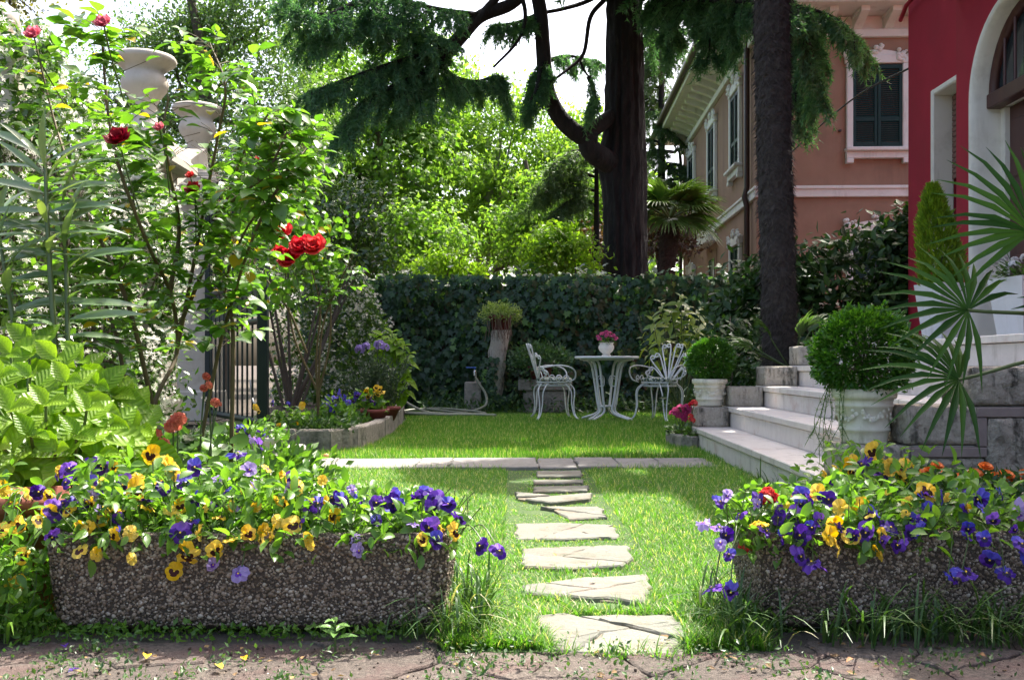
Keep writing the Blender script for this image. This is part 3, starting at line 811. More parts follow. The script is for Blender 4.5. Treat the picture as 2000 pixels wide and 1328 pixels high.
broad_tree("pale_shrub", "light green bush rising just above the ivy hedge", gp(1090, 16.5), [blob(1060, 500, 16.5, 50, 50), blob(1120, 490, 16.5, 55, 45), blob(1085, 465, 16.5, 40, 35)], 3600, 60, .22, .10, M_leafE, .05, None, cat="shrub")
broad_tree("pale_shrub", "small light green bush above the hedge top near the jasmine", gp(860, 16.2), [blob(850, 515, 16.2, 45, 28), blob(905, 525, 16.2, 35, 20)], 1400, 30, .18, .09, M_leafE, .04, None, cat="shrub")
broad_tree("dark_tree", "dark green tree filling the gap above the jasmine corner", gp(640, 30), [blob(600, 440, 30, 160, 110), blob(800, 430, 30, 160, 110), blob(980, 440, 30, 140, 90), blob(1150, 430, 30, 90, 110)], 12000, 150, .6, .22, M_leafD, .22, TG)
broad_tree("purple_shrub", "dark reddish bush behind the cedar trunk and windmill palm", gp(1150, 22), [blob(1160, 480, 22, 30, 50), blob(1290, 470, 21, 60, 60), blob(1225, 440, 23, 60, 70)], 3500, 50, .3, .12, leafmat("copper_leaf", (.05, .03, .02), (.10, .05, .03), .35), .07, None, cat="shrub")
# far wood that closes the view
fb = [blob(px, R.uniform(380, 560), 46, R.uniform(110, 170), R.uniform(110, 170)) for px in np.arange(-900, 2900, 75)]
cr = MB(); pos, dr, nr = crown_points(fb, 34000, 900, .95); cr.many(L4v, L4f, pos, dr, nr, R.uniform(.7, 1.3, 34000) * .46)
tag(cr.build("far_woods", M_leafA, kind="stuff"), "green mass of far trees closing the view behind the garden", "woods")
# trees outside the frame to the left that belong to the same row
broad_tree("garden_tree", "leafy green tree beyond the left end of the jasmine wall", (-12.5, 16.5, 0), [((-12.5, 16.5, 4.5), (2.2, 2, 2)), ((-11.6, 17.5, 3), (2, 2, 1.6))], 5000, 60, .5, .15, M_leafA, .16, TG)

# ---------------------------------------------------------------- cedar
NEv = np.array([[-.5, 0, 0], [.5, 0, 0], [0, 1, 0]]); NEf = np.array([[0, 1, 2]])
def cedar_limb(mbw, mbn, pts, r0, r1, blen=.8, every=.10, droop=.55, start=.15, dens=1.0, hang=.5, needle=.085, wid=.019, nn=11):
    P = catmull(pts, 6); m = len(P)
    mbw.tube(P, np.linspace(r0, r1, m), 8)
    seg = np.linalg.norm(np.diff(P, axis=0), axis=1); cum = np.concatenate([[0], np.cumsum(seg)]); L = cum[-1]
    for s in np.arange(L * start, L, every):
        i = min(np.searchsorted(cum, s), m - 1); p = P[i]; t = nz(P[min(i + 1, m - 1)] - P[max(i - 1, 0)])
        lat = np.cross(t, [0, 0, 1.0]); lat = nz(lat) if np.linalg.norm(lat) > .1 else np.array([1., 0, 0])
        for side in (-1, 1):
            b = blen * R.uniform(.55, 1.15) * (1 - .45 * (s / L))
            d = nz(lat * side * R.uniform(.5, 1) + t * R.uniform(.2, .8) + np.array([0, 0, R.uniform(-.25, .2)]))
            q = np.linspace(0, 1, 8)[:, None]
            path = p + d * b * q + np.array([0, 0, -1.0]) * droop * b * q ** 2
            mbw.tube(path, np.linspace(.010, .003, 8), 3, cap=False)
            twig_needles(mbn, path, dens, hang, needle, wid, nn)
    twig_needles(mbn, P[int(m * .6):], dens, hang, needle, wid, nn)
def twig_needles(mbn, path, dens, hang, needle, wid, nn):
    k = int(26 * dens); u = R.random(k) ** .8 * (len(path) - 1.01); i = u.astype(int); fr = (u - i)[:, None]
    base = path[i] * (1 - fr) + path[i + 1] * fr; td = nz(path[i + 1] - path[i])
    sd = nz(td * .55 + rdirs(k) * .6 + np.array([0, 0, -hang]))
    ln = R.uniform(.07, .20, k)
    s = R.random((k, nn)); pos = base[:, None] + sd[:, None] * (ln[:, None] * s)[..., None] + np.array([0, 0, -1.]) * (ln[:, None] * s ** 2)[..., None] * .35
    d = nz(sd[:, None] * .8 + R.normal(size=(k, nn, 3)) * .55)
    pos = pos.reshape(-1, 3); d = d.reshape(-1, 3); N = len(pos)
    scl = np.stack([np.full(N, wid), R.uniform(.7, 1.2, N) * needle, np.ones(N)], 1)
    mbn.many(NEv, NEf, pos, d, rdirs(N), scl, rnd=np.repeat(np.clip(R.random(k) * .7 + .15 + R.normal(0, .1, k), 0, 1), nn))
CY = 17.0
ced = thing("cedar_tree", "huge dark cedar trunk with an upturned bare limb behind the hedge", "tree", gp(1222, CY))
tb = U(1222, 712, CY)
mb = MB(); zz = np.linspace(-.1, 15, 150); NT = 72; th = np.arange(NT) / NT * 2 * np.pi
rr = np.interp(zz, [0, 1.4, 2.6, 4, 6.8, 15], [.47, .385, .362, .35, .29, .12])[:, None] * np.ones((1, NT))
rdg = R.normal(0, .010, (1, NT)) + R.normal(0, .007, (150, NT)) + .022 * np.sin(th * 17 + 1.3 * np.sin(zz[:, None] * 2.1) + .8 * np.sin(zz[:, None] * 5.3 + 3 * th)) * (.6 + .4 * np.sin(zz[:, None] * 7 + 5 * th)); rr = rr + rdg * (rr / .35)
bump_ = .10 * np.exp(-((zz[:, None] - 4.1) / .45) ** 2) * np.exp(-(np.angle(np.exp(1j * (th[None] - math.pi))) / .8) ** 2); rr = rr + bump_
cx = tb[0] + np.interp(zz, [0, 3, 7, 15], [0, -.01, -.03, -.1]) 
v = np.stack([cx[:, None] + rr * np.cos(th), tb[1] + rr * np.sin(th), np.repeat(zz[:, None], NT, 1)], -1).reshape(-1, 3)
i_ = np.arange(149)[:, None] * NT; j_ = np.arange(NT)[None]; j2 = (j_ + 1) % NT
mb.add(v, np.stack([i_ + j_, i_ + j2, i_ + NT + j2, i_ + NT + j_], -1).reshape(-1, 4), 0, .5, True)
trunk = mb.build("trunk", M_cedarbark, ced)
mbw, mbn = MB(), MB()
def LP(lst): return [U(*p) for p in lst]
# burl and the bare limb that turns up
bl = MB(); bl.tube(catmull(LP([(1215, 330, CY), (1180, 312, CY - .25), (1152, 290, CY - .4), (1150, 262, CY - .4), (1172, 244, CY - .3), (1215, 215, CY)]), 6), [.10, .13, .17, .2, .2, .2, .19, .19, .19, .19, .18, .18, .18, .17, .17, .16, .16, .15, .15, .14, .14, .14, .13, .13, .13, .13, .13, .13, .13, .12, .12][:31], 12)
bl.tube(catmull(LP([(1160, 275, CY - .4), (1128, 262, CY - .5), (1092, 228, CY - .6), (1068, 175, CY - .7), (1061, 100, CY - .8), (1055, 20, CY - .8), (1040, -60, CY - .9), (1045, -200, CY - 1)]), 6), np.linspace(.155, .095, 43), 12)
bl.build("limb", M_cedarbark, ced, True)
bl = MB(); bl.tube(catmull(LP([(1050, -40, CY - .8), (1000, 8, CY - 1), (940, 32, CY - 1.2), (900, 72, CY - 1.5), (858, 120, CY - 1.8)]), 6), np.linspace(.09, .12, 25), 10)
bl.tube(catmull(LP([(1010, -60, CY - 1), (967, 0, CY - 1.1), (915, 58, CY - 1.4)]), 6), np.linspace(.06, .08, 13), 8); bl.build("limb", M_cedarbark, ced, True)
thin = MB()
thin.tube(catmull(LP([(1015, -20, 16), (1026, 30, 16), (1012, 80, 15.9), (964, 132, 15.7)]), 6), np.linspace(.04, .02, 19), 6)
thin.tube(catmull(LP([(1215, -40, 17), (1181, 0, 16.8), (1153, 35, 16.6), (1140, 105, 16.4), (1110, 135, 16.2), (1076, 161, 16)]), 6), np.linspace(.05, .02, 31), 6)
thin.tube(catmull(LP([(1200, -30, 17), (1150, 2, 16.7), (1100, 18, 16.4), (1060, 26, 16.2)]), 5), np.linspace(.05, .03, 16), 6)
thin.tube(catmull(LP([(1132, 118, 16.4), (1142, 140, 16.3), (1155, 155, 16.2)]), 5), np.linspace(.025, .012, 11), 5)
thin.build("branch", M_cedarbark, ced, True)
LIMBS = [
    ([(858, 118, 15.2), (800, 80, 14.9), (730, 50, 14.6), (670, 50, 14.3), (615, 70, 14)], .75, 1.2),
    ([(880, 95, 15.4), (800, 115, 14.9), (720, 140, 14.5), (650, 165, 14.2), (600, 180, 14)], .62, 1.2),
    ([(860, 118, 15.2), (810, 150, 14.9), (755, 175, 14.6), (700, 205, 14.4), (665, 260, 14.2)], .62, 1.2),
    ([(860, 115, 15.2), (850, 150, 15), (810, 190, 14.8), (775, 215, 14.7)], .62, 1.3),
    ([(930, 30, 15.7), (860, 20, 15.2), (780, 0, 14.8), (700, -20, 14.4), (600, -30, 14.2)], .8, 1.1),
    ([(870, 100, 15.2), (820, 60, 14.8), (760, 30, 14.5), (720, 20, 14.2)], .7, 1.2),
    ([(858, 120, 15.3), (885, 150, 15.3), (930, 160, 15.5), (975, 150, 15.6), (990, 185, 15.6)], .42, 1.2),
    ([(690, 10, 14), (640, 30, 13.8), (590, 20, 13.6), (560, 0, 13.5)], .5, 1.0),
    ([(1060, 110, 16.2), (1050, 170, 16), (1035, 200, 15.9), (1030, 225, 15.9)], .3, 1.0),
    ([(1150, 150, 16.2), (1160, 180, 16.2), (1150, 215, 16.2)], .38, .8),
    ([(1060, 26, 16.4), (1010, 45, 16.2), (960, 50, 16)], .4, .9),
    ([(1068, 120, 18), (1110, 110, 18), (1160, 120, 18.2)], .5, .7),
    ([(1250, -40, 17), (1330, 0, 15.5), (1420, 5, 14.2), (1530, 10, 13.2), (1630, 35, 12.8), (1685, 90, 12.6)], .8, 1.2),
    ([(1540, 0, 13.2), (1570, 60, 13), (1590, 130, 12.9), (1600, 190, 12.9)], .55, 1.2),
    ([(1520, -20, 13.5), (1565, 80, 13.8), (1555, 180, 13.8), (1560, 250, 13.8)], .5, 1.1),
    ([(1360, -20, 15), (1375, 20, 14.7), (1385, 60, 14.5), (1385, 110, 14.5)], .42, 1.0),
    ([(1290, -20, 15.8), (1300, 30, 15.6), (1310, 60, 15.5), (1305, 100, 15.5)], .42, 1.0),
    ([(1440, -30, 14.2), (1440, 10, 14), (1432, 50, 14), (1438, 90, 14)], .4, 1.0),
    ([(1250, 60, 17), (1290, 70, 17), (1330, 60, 17)], .6, 1.0),
]
for pts, bl_, dn in LIMBS: cedar_limb(mbw, mbn, LP(pts), .05, .008, bl_, .12, .6, .05, dn)
# unseen limbs above the frame, laid out and thickened to shade the back lawn
for az, z0, Lh in ((-112, 7.0, 5.0), (-104, 7.6, 5.2), (-97, 6.9, 5.0), (-90, 7.5, 5.1), (-84, 6.8, 5.0), (-78, 7.8, 5.2), (-71, 7.0, 5.9), (-64, 7.6, 6.0), (-57, 6.9, 6.2), (-50, 7.7, 6.2), (-43, 7.0, 6.4), (-35, 7.6, 6.2), (-27, 7.1, 6.0), (-100, 8.7, 5.5), (-88, 9.0, 5.0), (-75, 8.8, 5.2), (-61, 8.9, 5.8), (-48, 9.1, 5.6), (-36, 8.6, 5.6), (-22, 8.8, 5.2), (-125, 7.5, 5.5), (-140, 8.0, 5.0), (-160, 8.4, 4.8), (180, 8.6, 5.0), (-10, 8.2, 5.0), (150, 9.5, 4.2), (60, 9.5, 4.2), (100, 10.5, 3.5), (20, 9.8, 4.2), (-95, 10.5, 4.5), (-70, 10.8, 4.4), (-45, 10.4, 4.4), (-130, 10.5, 4.0), (-80, 12.2, 3.2), (-30, 12, 3.2), (-150, 12, 3), (120, 12.3, 2.8), (40, 12, 3)):
    a = math.radians(az); d = np.array([math.cos(a), math.sin(a), 0]); b = np.array([tb[0] - .05, CY, z0])
    cedar_limb(mbw, mbn, [b, b + d * Lh * .35 + [0, 0, .2], b + d * Lh * .7 + [0, 0, .1], b + d * Lh + [0, 0, -.5]], .09, .012, 1.15, .26, .35, .12, .85, needle=.14, wid=.048, nn=5)
mbw.build("twigs", M_cedarbark, ced, kind="stuff"); mbn.build("needle_foliage", M_cedar, ced, kind="stuff")

# second conifer, further back to the right of the trunk
c2 = thing("cedar_tree", "smaller far conifer seen between the cedar trunk and the brown villa", "tree", gp(1292, 31))
mbw, mbn = MB(), MB(); b = U(1292, 712, 31); b[2] = 0
mbw.tube([b + [0, 0, z] for z in np.linspace(-.1, 13, 8)], np.linspace(.2, .05, 8), 10)
for z in np.arange(4.2, 12.5, .42):
    for k in range(4):
        a = R.uniform(0, 2 * math.pi); Lh = 1.5 * (1 - (z - 4) / 12); d = np.array([math.cos(a) , math.sin(a), 0])
        cedar_limb(mbw, mbn, [b + [0, 0, z], b + d * Lh * .5 + [0, 0, z + .1], b + d * Lh + [0, 0, z - .35]], .04, .008, .55, .36, .4, .15, .55, needle=.13)
mbw.build("trunk", M_cedarbark, c2, True); mbn.build("needle_foliage", M_cedarfar, c2, kind="stuff")
c3 = thing("cedar_tree", "low pale green conifer branches left of the cedar trunk", "tree", gp(1150, 21))
mbw, mbn = MB(), MB(); b = U(1165, 712, 21); b[2] = 0
mbw.tube([b + [0, 0, z] for z in np.linspace(-.1, 5.6, 6)], np.linspace(.12, .03, 6), 8)
for z, L_, s in ((4.6, 1.2, -1), (4.3, 1.3, -1), (5.0, .9, -1), (4.7, 1.2, 1), (4.0, .9, -1), (5.2, .8, 1)):
    for ya in (-.5, .3): cedar_limb(mbw, mbn, [b + [0, 0, z], b + [s * L_ * .5, ya * .5, z + .12], b + [s * L_, ya, z - .2]], .03, .006, .5, .2, .5, .1, .7, needle=.11)
mbw.build("trunk", M_cedarbark, c3, True); mbn.build("needle_foliage", M_cedarfar, c3, kind="stuff")

# ================================================================ palms
M_palmleaf = leafmat("palm_leaf", (.022, .075, .012), (.06, .14, .022), .35, .42, spec=.35)
M_palmlight = leafmat("palm_leaf_light", (.06, .13, .03), (.10, .17, .045), .4, .35, spec=.7)
M_fibre = pm("palm_fibre", (.022, .017, .015), (.062, .049, .042), 30, .95, .8, 80, var=.3)
M_fibred = pm("palm_fibre_brown", (.03, .021, .016), (.07, .048, .038), 30, .95, .8, 80, var=.3)
M_petiole = plain("petiole", (.07, .11, .03), .45)
def fan_leaf(mb, hub, d, n, rad, nseg=22, spread=150, width=.04, droop=.25, tipdrop=.5, mat=0):
    """palmate frond: pleated segments fanning out from the hub, tips free"""
    d = nz(d); sd = nz(np.cross(d, n)); nn = np.cross(sd, d)
    for k in range(nseg):
        a = math.radians(-spread / 2 + spread * k / (nseg - 1)) + R.normal(0, .015)
        L = rad * (1 - .28 * abs(a) / math.radians(max(spread / 2, 1)) ** 1) * R.uniform(.92, 1.05)
        u = d * math.cos(a) + sd * math.sin(a); w = -d * math.sin(a) + sd * math.cos(a)
        tt = np.array([0, .18, .42, .7, 1.0]); ww = width * np.array([.12, .45, 1, .62, .04]) * R.uniform(.9, 1.1)
        dp = droop * R.uniform(.7, 1.3)
        c = hub + u * (L * tt)[:, None] + nn * (np.array([0, .03, .05, .03, -.02]) * L)[:, None] + np.array([0, 0, -1.]) * (dp * L * tt ** 2 * (.35 + tipdrop * tt))[:, None]
        le = c + w * ww[:, None] + nn * (ww * .55)[:, None]; ri = c - w * ww[:, None] + nn * (ww * .55)[:, None]
        v = np.concatenate([le, c, ri]); i = np.arange(4)
        f = np.concatenate([np.stack([i, i + 1, i + 6, i + 5], 1), np.stack([i + 5, i + 6, i + 11, i + 10], 1)])
        mb.add(v, f, mat, np.full(8, R.random()), True)
def hairy_trunk(path, r, m, parent, hairs=6000, hl=.10, rings=70):
    P = catmull(path, 14); n = 26
    mb = MB(); s = np.linspace(0, 1, rings); idx = s * (len(P) - 1); i = np.minimum(idx.astype(int), len(P) - 2); C = P[i] + (P[i + 1] - P[i]) * (idx - i)[:, None]
    th = np.arange(n) / n * 2 * np.pi
    rr = np.interp(s, np.linspace(0, 1, len(r)), r)[:, None] * (1 + R.normal(0, .035, (rings, n)) + R.normal(0, .025, (rings, 1)) + .07 * (((C[:, 2:3] * 11 + .25 * np.sin(th * 2)[None] + R.normal(0, .05, (rings, n))) % 1.0) - .5))
    v = np.stack([C[:, None, 0] + rr * np.cos(th), C[:, None, 1] + rr * np.sin(th), np.repeat(C[:, 2:3], n, 1) + R.normal(0, .006, (rings, n))], -1)
    a = np.arange(rings - 1)[:, None] * n; j = np.arange(n)[None]; jj = (j + 1) % n
    mb.add(v.reshape(-1, 3), np.stack([a + j, a + jj, a + n + jj, a + n + j], -1).reshape(-1, 4), 0, .5, False)
    tr = mb.build("trunk", m, parent)
    q = R.integers(0, rings, hairs); t = R.uniform(0, 2 * np.pi, hairs); rad = np.interp(s[q], np.linspace(0, 1, len(r)), r)
    out = np.stack([np.cos(t), np.sin(t), np.zeros(hairs)], 1); pos = C[q] + out * (rad * .97)[:, None]; pos[:, 2] += R.normal(0, .02, hairs)
    d = nz(out * .35 + np.stack([-np.sin(t), np.cos(t), np.zeros(hairs)], 1) * R.normal(0, .7, hairs)[:, None] + np.array([0, 0, -.55]))
    h = MB(); h.many(NEv, NEf, pos, d, out, np.stack([R.uniform(.006, .014, hairs), R.uniform(.5, 1.2, hairs) * hl, np.ones(hairs)], 1))
    h.build("fibre", m, parent, kind="stuff")
    return C
def palm_crown(parent, top, nf, rad, plen, mats, elev=(-35, 75), spread=170, width=.035, nseg=26, az=None, droop=.25):
    for k in range(nf):
        a = (az[k] if az else k * 2.39996 + R.normal(0, .2)); e = math.radians(R.uniform(*elev))
        d = np.array([math.cos(a) * math.cos(e), math.sin(a) * math.cos(e), math.sin(e)])
        up = nz(np.array([0, 0, 1.]) - d * d[2] * .8); L = plen * R.uniform(.8, 1.15)
        hub = top + d * L + np.array([0, 0, -.10 * L])
        mb = MB(); fan_leaf(mb, hub, nz(d + np.array([0, 0, -.35])), up, rad * R.uniform(.85, 1.1), nseg, spread, width, droop)
        fr = mb.build("frond", mats[0], parent)
        st = MB(); st.tube(catmull([top, top + d * L * .55, hub], 4), np.linspace(.02, .010, 9) * (rad / .6), 5); st.build("petiole", mats[1], fr, True)
tall = thing("tall_palm", "tall leaning palm trunk shaggy with grey fibre beside the steps", "palm", U(1522, 712, 8.6) * [1, 1, 0])
C = hairy_trunk([U(1524, 860, 8.6), U(1522, 640, 8.6), U(1514, 350, 8.6), U(1508, 100, 8.6), U(1506, -120, 8.6), U(1504, -320, 8.6)], [.15, .146, .145, .148, .15, .15], M_fibre, tall, 10000, .09, 150)
palm_crown(tall, C[-1], 28, .62, .62, (M_palmleaf, M_petiole), (-12, 80), 175, .034)
wm = thing("windmill_palm", "short windmill palm with fan leaves between the cedar and the brown villa", "palm", gp(1305, 18.3))
C = hairy_trunk([gp(1303, 18.3), U(1303, 560, 18.3), U(1305, 480, 18.3), U(1308, 430, 18.3)], [.13, .14, .16, .13], M_fibred, wm, 2500, .14, 60)
palm_crown(wm, C[-1], 20, .80, .45, (M_palmlight, M_petiole), (-15, 80), 185, .03, 30)

# ================================================================ ivy hedge, jasmine, pillars and gate
def leaf_parts(parent, name, me, pos, d, n, s, mat, tpl, limit=300, first=None, rest="leaf_mass", massk=None):
    """the leaves that show largest are objects of their own, the others one joined part"""
    pos = np.asarray(pos); N = len(pos); s = np.broadcast_to(np.asarray(s, float), (N,))
    order = np.argsort(first) if first is not None else np.argsort(pos[:, 1] - s * 8)
    for k in order[:limit]: place(name, me, pos[k], d[k], n[k], s[k], parent)
    k = order[limit:]
    if len(k):
        tpl = massk or tpl; mb = MB(); mb.many(tpl[0], tpl[1], pos[k], d[k], n[k], s[k]); mb.build(rest, mat, parent, True, kind="stuff")
def leaf_mesh(name, tpl, mat, smooth=True):
    mb = MB(); mb.add(tpl[0], tpl[1], 0, .5); return mb.mesh(name, mat, smooth)
def both(name, *a, **k):
    """the same leaf colour for single leaves and for joined ones"""
    return leafmat(name + "_single", *a, obj=True, **k), leafmat(name, *a, **k)
IVY = (IVYv, IVYf)
M_ivy1, M_ivy = both("ivy_leaf", (.014, .050, .018), (.042, .105, .035), trans=.3, rough=.36, spec=.45, c3=(.11, .23, .04), f3=.91)
hedge = thing("ivy_hedge", "long garden wall hidden under dark green ivy behind the table", "hedge", (.7, 14.6, 0))
hb = MB(); hb.box((-3.0, 14.55, 0), (4.4, 14.95, 1.80), .05); hb.build("wall", M_soil, hedge)
N = 9500
x = R.uniform(-3.0, 4.35, N); z = R.uniform(-.02, 1.93, N); bul = .17 * np.sin(1.7 * x + 2 * z) + .10 * np.sin(3.9 * x - 3.1 * z) + .05 * np.sin(9 * x + 5 * z)
y = 14.42 - np.abs(bul) - R.random(N) * .14
pos = np.stack([x, y, z], 1)
nt = 1600; xt = R.uniform(-3.0, 4.35, nt); pt = np.stack([xt, R.uniform(14.3, 15.0, nt), 1.82 + .06 * np.sin(2.3 * xt) + .05 * np.sin(7 * xt) + .03 * np.sin(19 * xt) + R.gamma(1.3, .06, nt) - .05], 1)
dd = nz(np.stack([R.normal(0, .45, N), R.normal(-.25, .2, N), np.full(N, -1.)], 1)); nn = nz(np.stack([R.normal(0, .45, N), np.full(N, -1.), R.normal(.55, .45, N)], 1))
dt = nz(np.stack([R.normal(0, .8, nt), R.normal(-.7, .5, nt), R.normal(-.1, .4, nt)], 1)); nt_ = nz(np.stack([R.normal(0, .35, nt), R.normal(-.3, .4, nt), np.ones(nt)], 1))
pos = np.vstack([pos, pt]); dd = np.vstack([dd, dt]); nn = np.vstack([nn, nt_]); s = R.uniform(.065, .125, len(pos))
leaf_parts(hedge, "ivy_leaf", leaf_mesh("ivy_leaf", IVY, M_ivy1), pos, dd, nn, s, M_ivy, IVY, 300, first=-s * (pos[:, 1] < 14.33), rest="ivy_leaves")
# lighter tufts along the foot of the hedge
M_ground1, M_groundleaf = both("ground_leaf", (.03, .08, .02), (.07, .14, .035), trans=.35)
gc = MB(); N = 2600; x = R.uniform(-1.2, 3.0, N); pos = np.stack([x, R.uniform(13.1, 14.2, N) , R.gamma(2, .05, N)], 1)
gc.many(L4v, L4f, pos, nz(rdirs(N) + [0, -.2, .4]), nz(rdirs(N) * .6 + [0, -.3, 1]), R.uniform(.05, .10, N))
tag(gc.build("ground_cover", M_groundleaf, kind="stuff"), "low leafy ground cover along the foot of the ivy hedge", "ground cover")

M_jas1, M_jas = both("jasmine_leaf", (.035, .09, .018), (.10, .19, .03), trans=.45, rough=.25, spec=.9)
M_jasfl = plain("jasmine_white", (.82, .80, .70), .6, trans=.5)
a5 = np.arange(5) / 5 * 2 * np.pi
STARv = np.array([[0, 0, 0]] + [q for a in a5 for q in ([.18 * math.cos(a - .5), .18 * math.sin(a - .5), .03], [math.cos(a) * .95, math.sin(a) * .95, .12], [.55 * math.cos(a + .45), .55 * math.sin(a + .45), .1])])
STARf = np.array([[0, 1 + 3 * i, 2 + 3 * i] for i in range(5)] + [[0, 2 + 3 * i, 3 + 3 * i] for i in range(5)])
JL = leaf_tpl(.23, 3, .15, .2, .45)
JLm = leaf_mesh("jasmine_leaf", JL, M_jas1)
def star_clusters(centres, per, rad, size):
    k = len(centres); c = np.repeat(centres, per, 0) + R.normal(0, rad, (k * per, 3))
    n = nz(rdirs(len(c)) * .8 + [0.25, -.8, .5]); mb = MB(); mb.many(STARv, STARf, c, nz(np.cross(n, rdirs(len(c)))), n, R.uniform(.7, 1.15, len(c)) * size)
    return mb
def climber(name, label, base, posf, n, size, clusters, group=None, limit=300, core=None, flow=.020, per=7, rad=.03, limb=None):
    t = thing(name, label, "climbing plant", base, group)
    pos, out = posf(n); dd = nz(rdirs(n) * .9 + out * .4 + [0, 0, -.35]); nn = nz(out * .5 + rdirs(n) * .55 + [0, 0, .6])
    leaf_parts(t, "leaf", JLm, pos, dd, nn, R.uniform(.7, 1.25, n) * size, M_jas, JL, limit, massk=(L4v, L4f))
    c, out = posf(clusters); star_clusters(c + out * .12, per, rad, flow).build("blossom", M_jasfl, t, kind="stuff")
    if core is not None: core.build("stems", M_bark, t, True)
    return t
def wall_pos(n):
    y = np.where(R.random(n) < .15, R.uniform(3.3, 4.6, n), R.uniform(4.6, 9.0, n)); z = R.random(n) ** .8 * np.interp(y, [4.6, 6.4, 7.3, 9.0], [2.7, 2.75, 2.55, 2.05]); 
    bl_ = .18 * np.sin(2.2 * y + 1.3 * z) + .12 * np.sin(5.1 * y - 2.9 * z)
    x = -3.18 + np.abs(bl_) + R.random(n) * .16 - .06
    top = R.random(n) < .12; z = np.where(top, np.interp(y, [4.6, 6.4, 7.3, 9.0], [2.7, 2.75, 2.55, 2.05]) + R.normal(.0, .07, n), z); x = np.where(top, R.uniform(-3.5, -3.0, n), x)
    return np.stack([x, y, z], 1), np.tile([.85, -.45, .2], (n, 1))
stm = MB()
for k in range(26):
    y0 = 4.7 + k * .165; stm.tube(catmull([(-3.2, y0, 0), (-3.15, y0 + R.normal(0, .15), .8), (-3.1, y0 + R.normal(0, .25), 1.6), (-3.15, y0 + R.normal(0, .3), 2.2)], 4), .008, 5)
wl = MB(); wl.box((-3.62, 3.8, 0), (-3.30, 8.9, 2.15), .02)
bw = wl.build("boundary_wall", pm("gap_shade_wall", (.10, .09, .07), (.16, .14, .11), 8, .95, .6, 30)); tag(bw, "boundary wall behind the flowering jasmine, darkened like shaded leaf gaps", "wall")  # wall colour darkened to stand for the shade between the leaves
climber("jasmine_climber", "star jasmine covered in white blossom over the boundary wall", (-3.2, 6.8, 0), wall_pos, 14000, .078, 560, None, 300, stm, .023, 8, .035)
def back_pos(n):
    x = R.uniform(-3.1, -1.55, n); y = 12.9 - .25 * np.abs(np.sin(3 * x)) + R.random(n) * .35; zt = np.interp(x, [-3.1, -2.3, -1.9, -1.55], [2.75, 2.25, 1.75, 1.1])
    z = .15 + R.random(n) * (zt - .15); return np.stack([x, y - .25 * (1 - z / 2.8), z], 1), np.tile([.3, -.9, .3], (n, 1))
climber("jasmine_climber", "darker star jasmine behind the rose bush beside the open gate", (-2.3, 12.9, .1), back_pos, 4200, .085, 200, None, 240, None, .028, 7, .045)
# glossy shrub above it
M_vib1, M_vib = both("viburnum_leaf", (.035, .085, .022), (.085, .15, .035), trans=.35, rough=.22, spec=.9)
def bush(name, label, base, blobs, n, clumps, crad, size, m1, m, tpl, limit, cat="shrub", group=None, stems=8, sr=.012, up=.55):
    t = thing(name, label, cat, base, group)
    pos, dr, nr = crown_points(blobs, n, clumps, crad, .25)
    lo = pos[:, 2] < .04; pos[lo, 2] = .04 + R.random(lo.sum()) * .1
    leaf_parts(t, "leaf", leaf_mesh("leaf", tpl, m1), pos, nz(dr + np.array([0, -.15, .25])), nz(nr + [0, -.15, up]), R.uniform(.7, 1.25, n) * size, m, tpl, limit, massk=(L4v, L4f))
    st = MB()
    for k in range(stems):
        c, r = blobs[k % len(blobs)]; e = np.array(c) + rdirs(1)[0] * np.array(r) * .6; b = np.array(base, float) + [R.normal(0, .06), R.normal(0, .06), 0]
        st.tube(catmull([b, (b + e) / 2 + R.normal(0, .06, 3), e], 4), np.linspace(sr, sr * .4, 9), 5)
    st.build("stems", M_bark, t, True)
    return t
bush("glossy_shrub", "glossy leaved shrub with pale glints behind the red roses", (-2.6, 11.6, 0), [blob(620, 400, 11.6, 110, 90), blob(720, 470, 11.8, 60, 60), blob(540, 380, 11.4, 80, 90), blob(690, 380, 12, 60, 60), blob(500, 300, 12.5, 70, 60)], 5200, 90, .22, .085, M_vib1, M_vib, JL, 200, stems=10, sr=.02)

# gate pillars with urn-like caps
M_pillar = pm("pillar_plaster", (.50, .46, .385), (.56, .52, .45), 5, .85, .12, 60, c3=(.44, .38, .29), s3=3, lo3=.5, hi3=.72, streak=((.30, .27, .21), 5, .5, .68))
def gate_pillar(label, x, y, ztop, k):
    t = thing("gate_pillar", label, "pillar", (x, y, 0), "white gate pillars")
    s = MB(); s.box((x - .23, y - .23, 0), (x + .23, y + .23, ztop - .95), .012); s.box((x - .27, y - .27, 0), (x + .27, y + .27, .35), .015); s.build("shaft", M_pillar, t)
    s = MB(); s.box((x - .33, y - .33, ztop - .949), (x + .33, y + .33, ztop - .87), .012); s.box((x - .28, y - .28, ztop - .869), (x + .28, y + .28, ztop - .80), .012); s.box((x - .38, y - .38, ztop - 1.06), (x + .38, y + .38, ztop - .951), .02); s.build("coping", M_pillar, t)
    s = MB(); s.lathe([(.001, ztop - .80), (.17, ztop - .80), (.17, ztop - .74), (.12, ztop - .70), (.11, ztop - .55), (.11, ztop - .44), (.15, ztop - .375), (.20, ztop - .31), (.215, ztop - .25), (.195, ztop - .195), (.17, ztop - .165), (.172, ztop - .14), (.22, ztop - .10), (.275, ztop - .06), (.288, ztop - .03), (.27, ztop), (.12, ztop + .015), (.09, ztop + .05), (.06, ztop + .06), (.001, ztop + .06)], 36, (x, y, 0)); s.build("urn_cap", M_pillar, t)
    return t
gate_pillar("gate pillar with the higher white urn cap nearer the viewer", U(283, 0, 9.3)[0], 9.3, 3.52, 0)
gate_pillar("gate pillar with the lower white urn cap beside the iron gate", U(386, 0, 11.6)[0], 11.6, 3.65, 1)
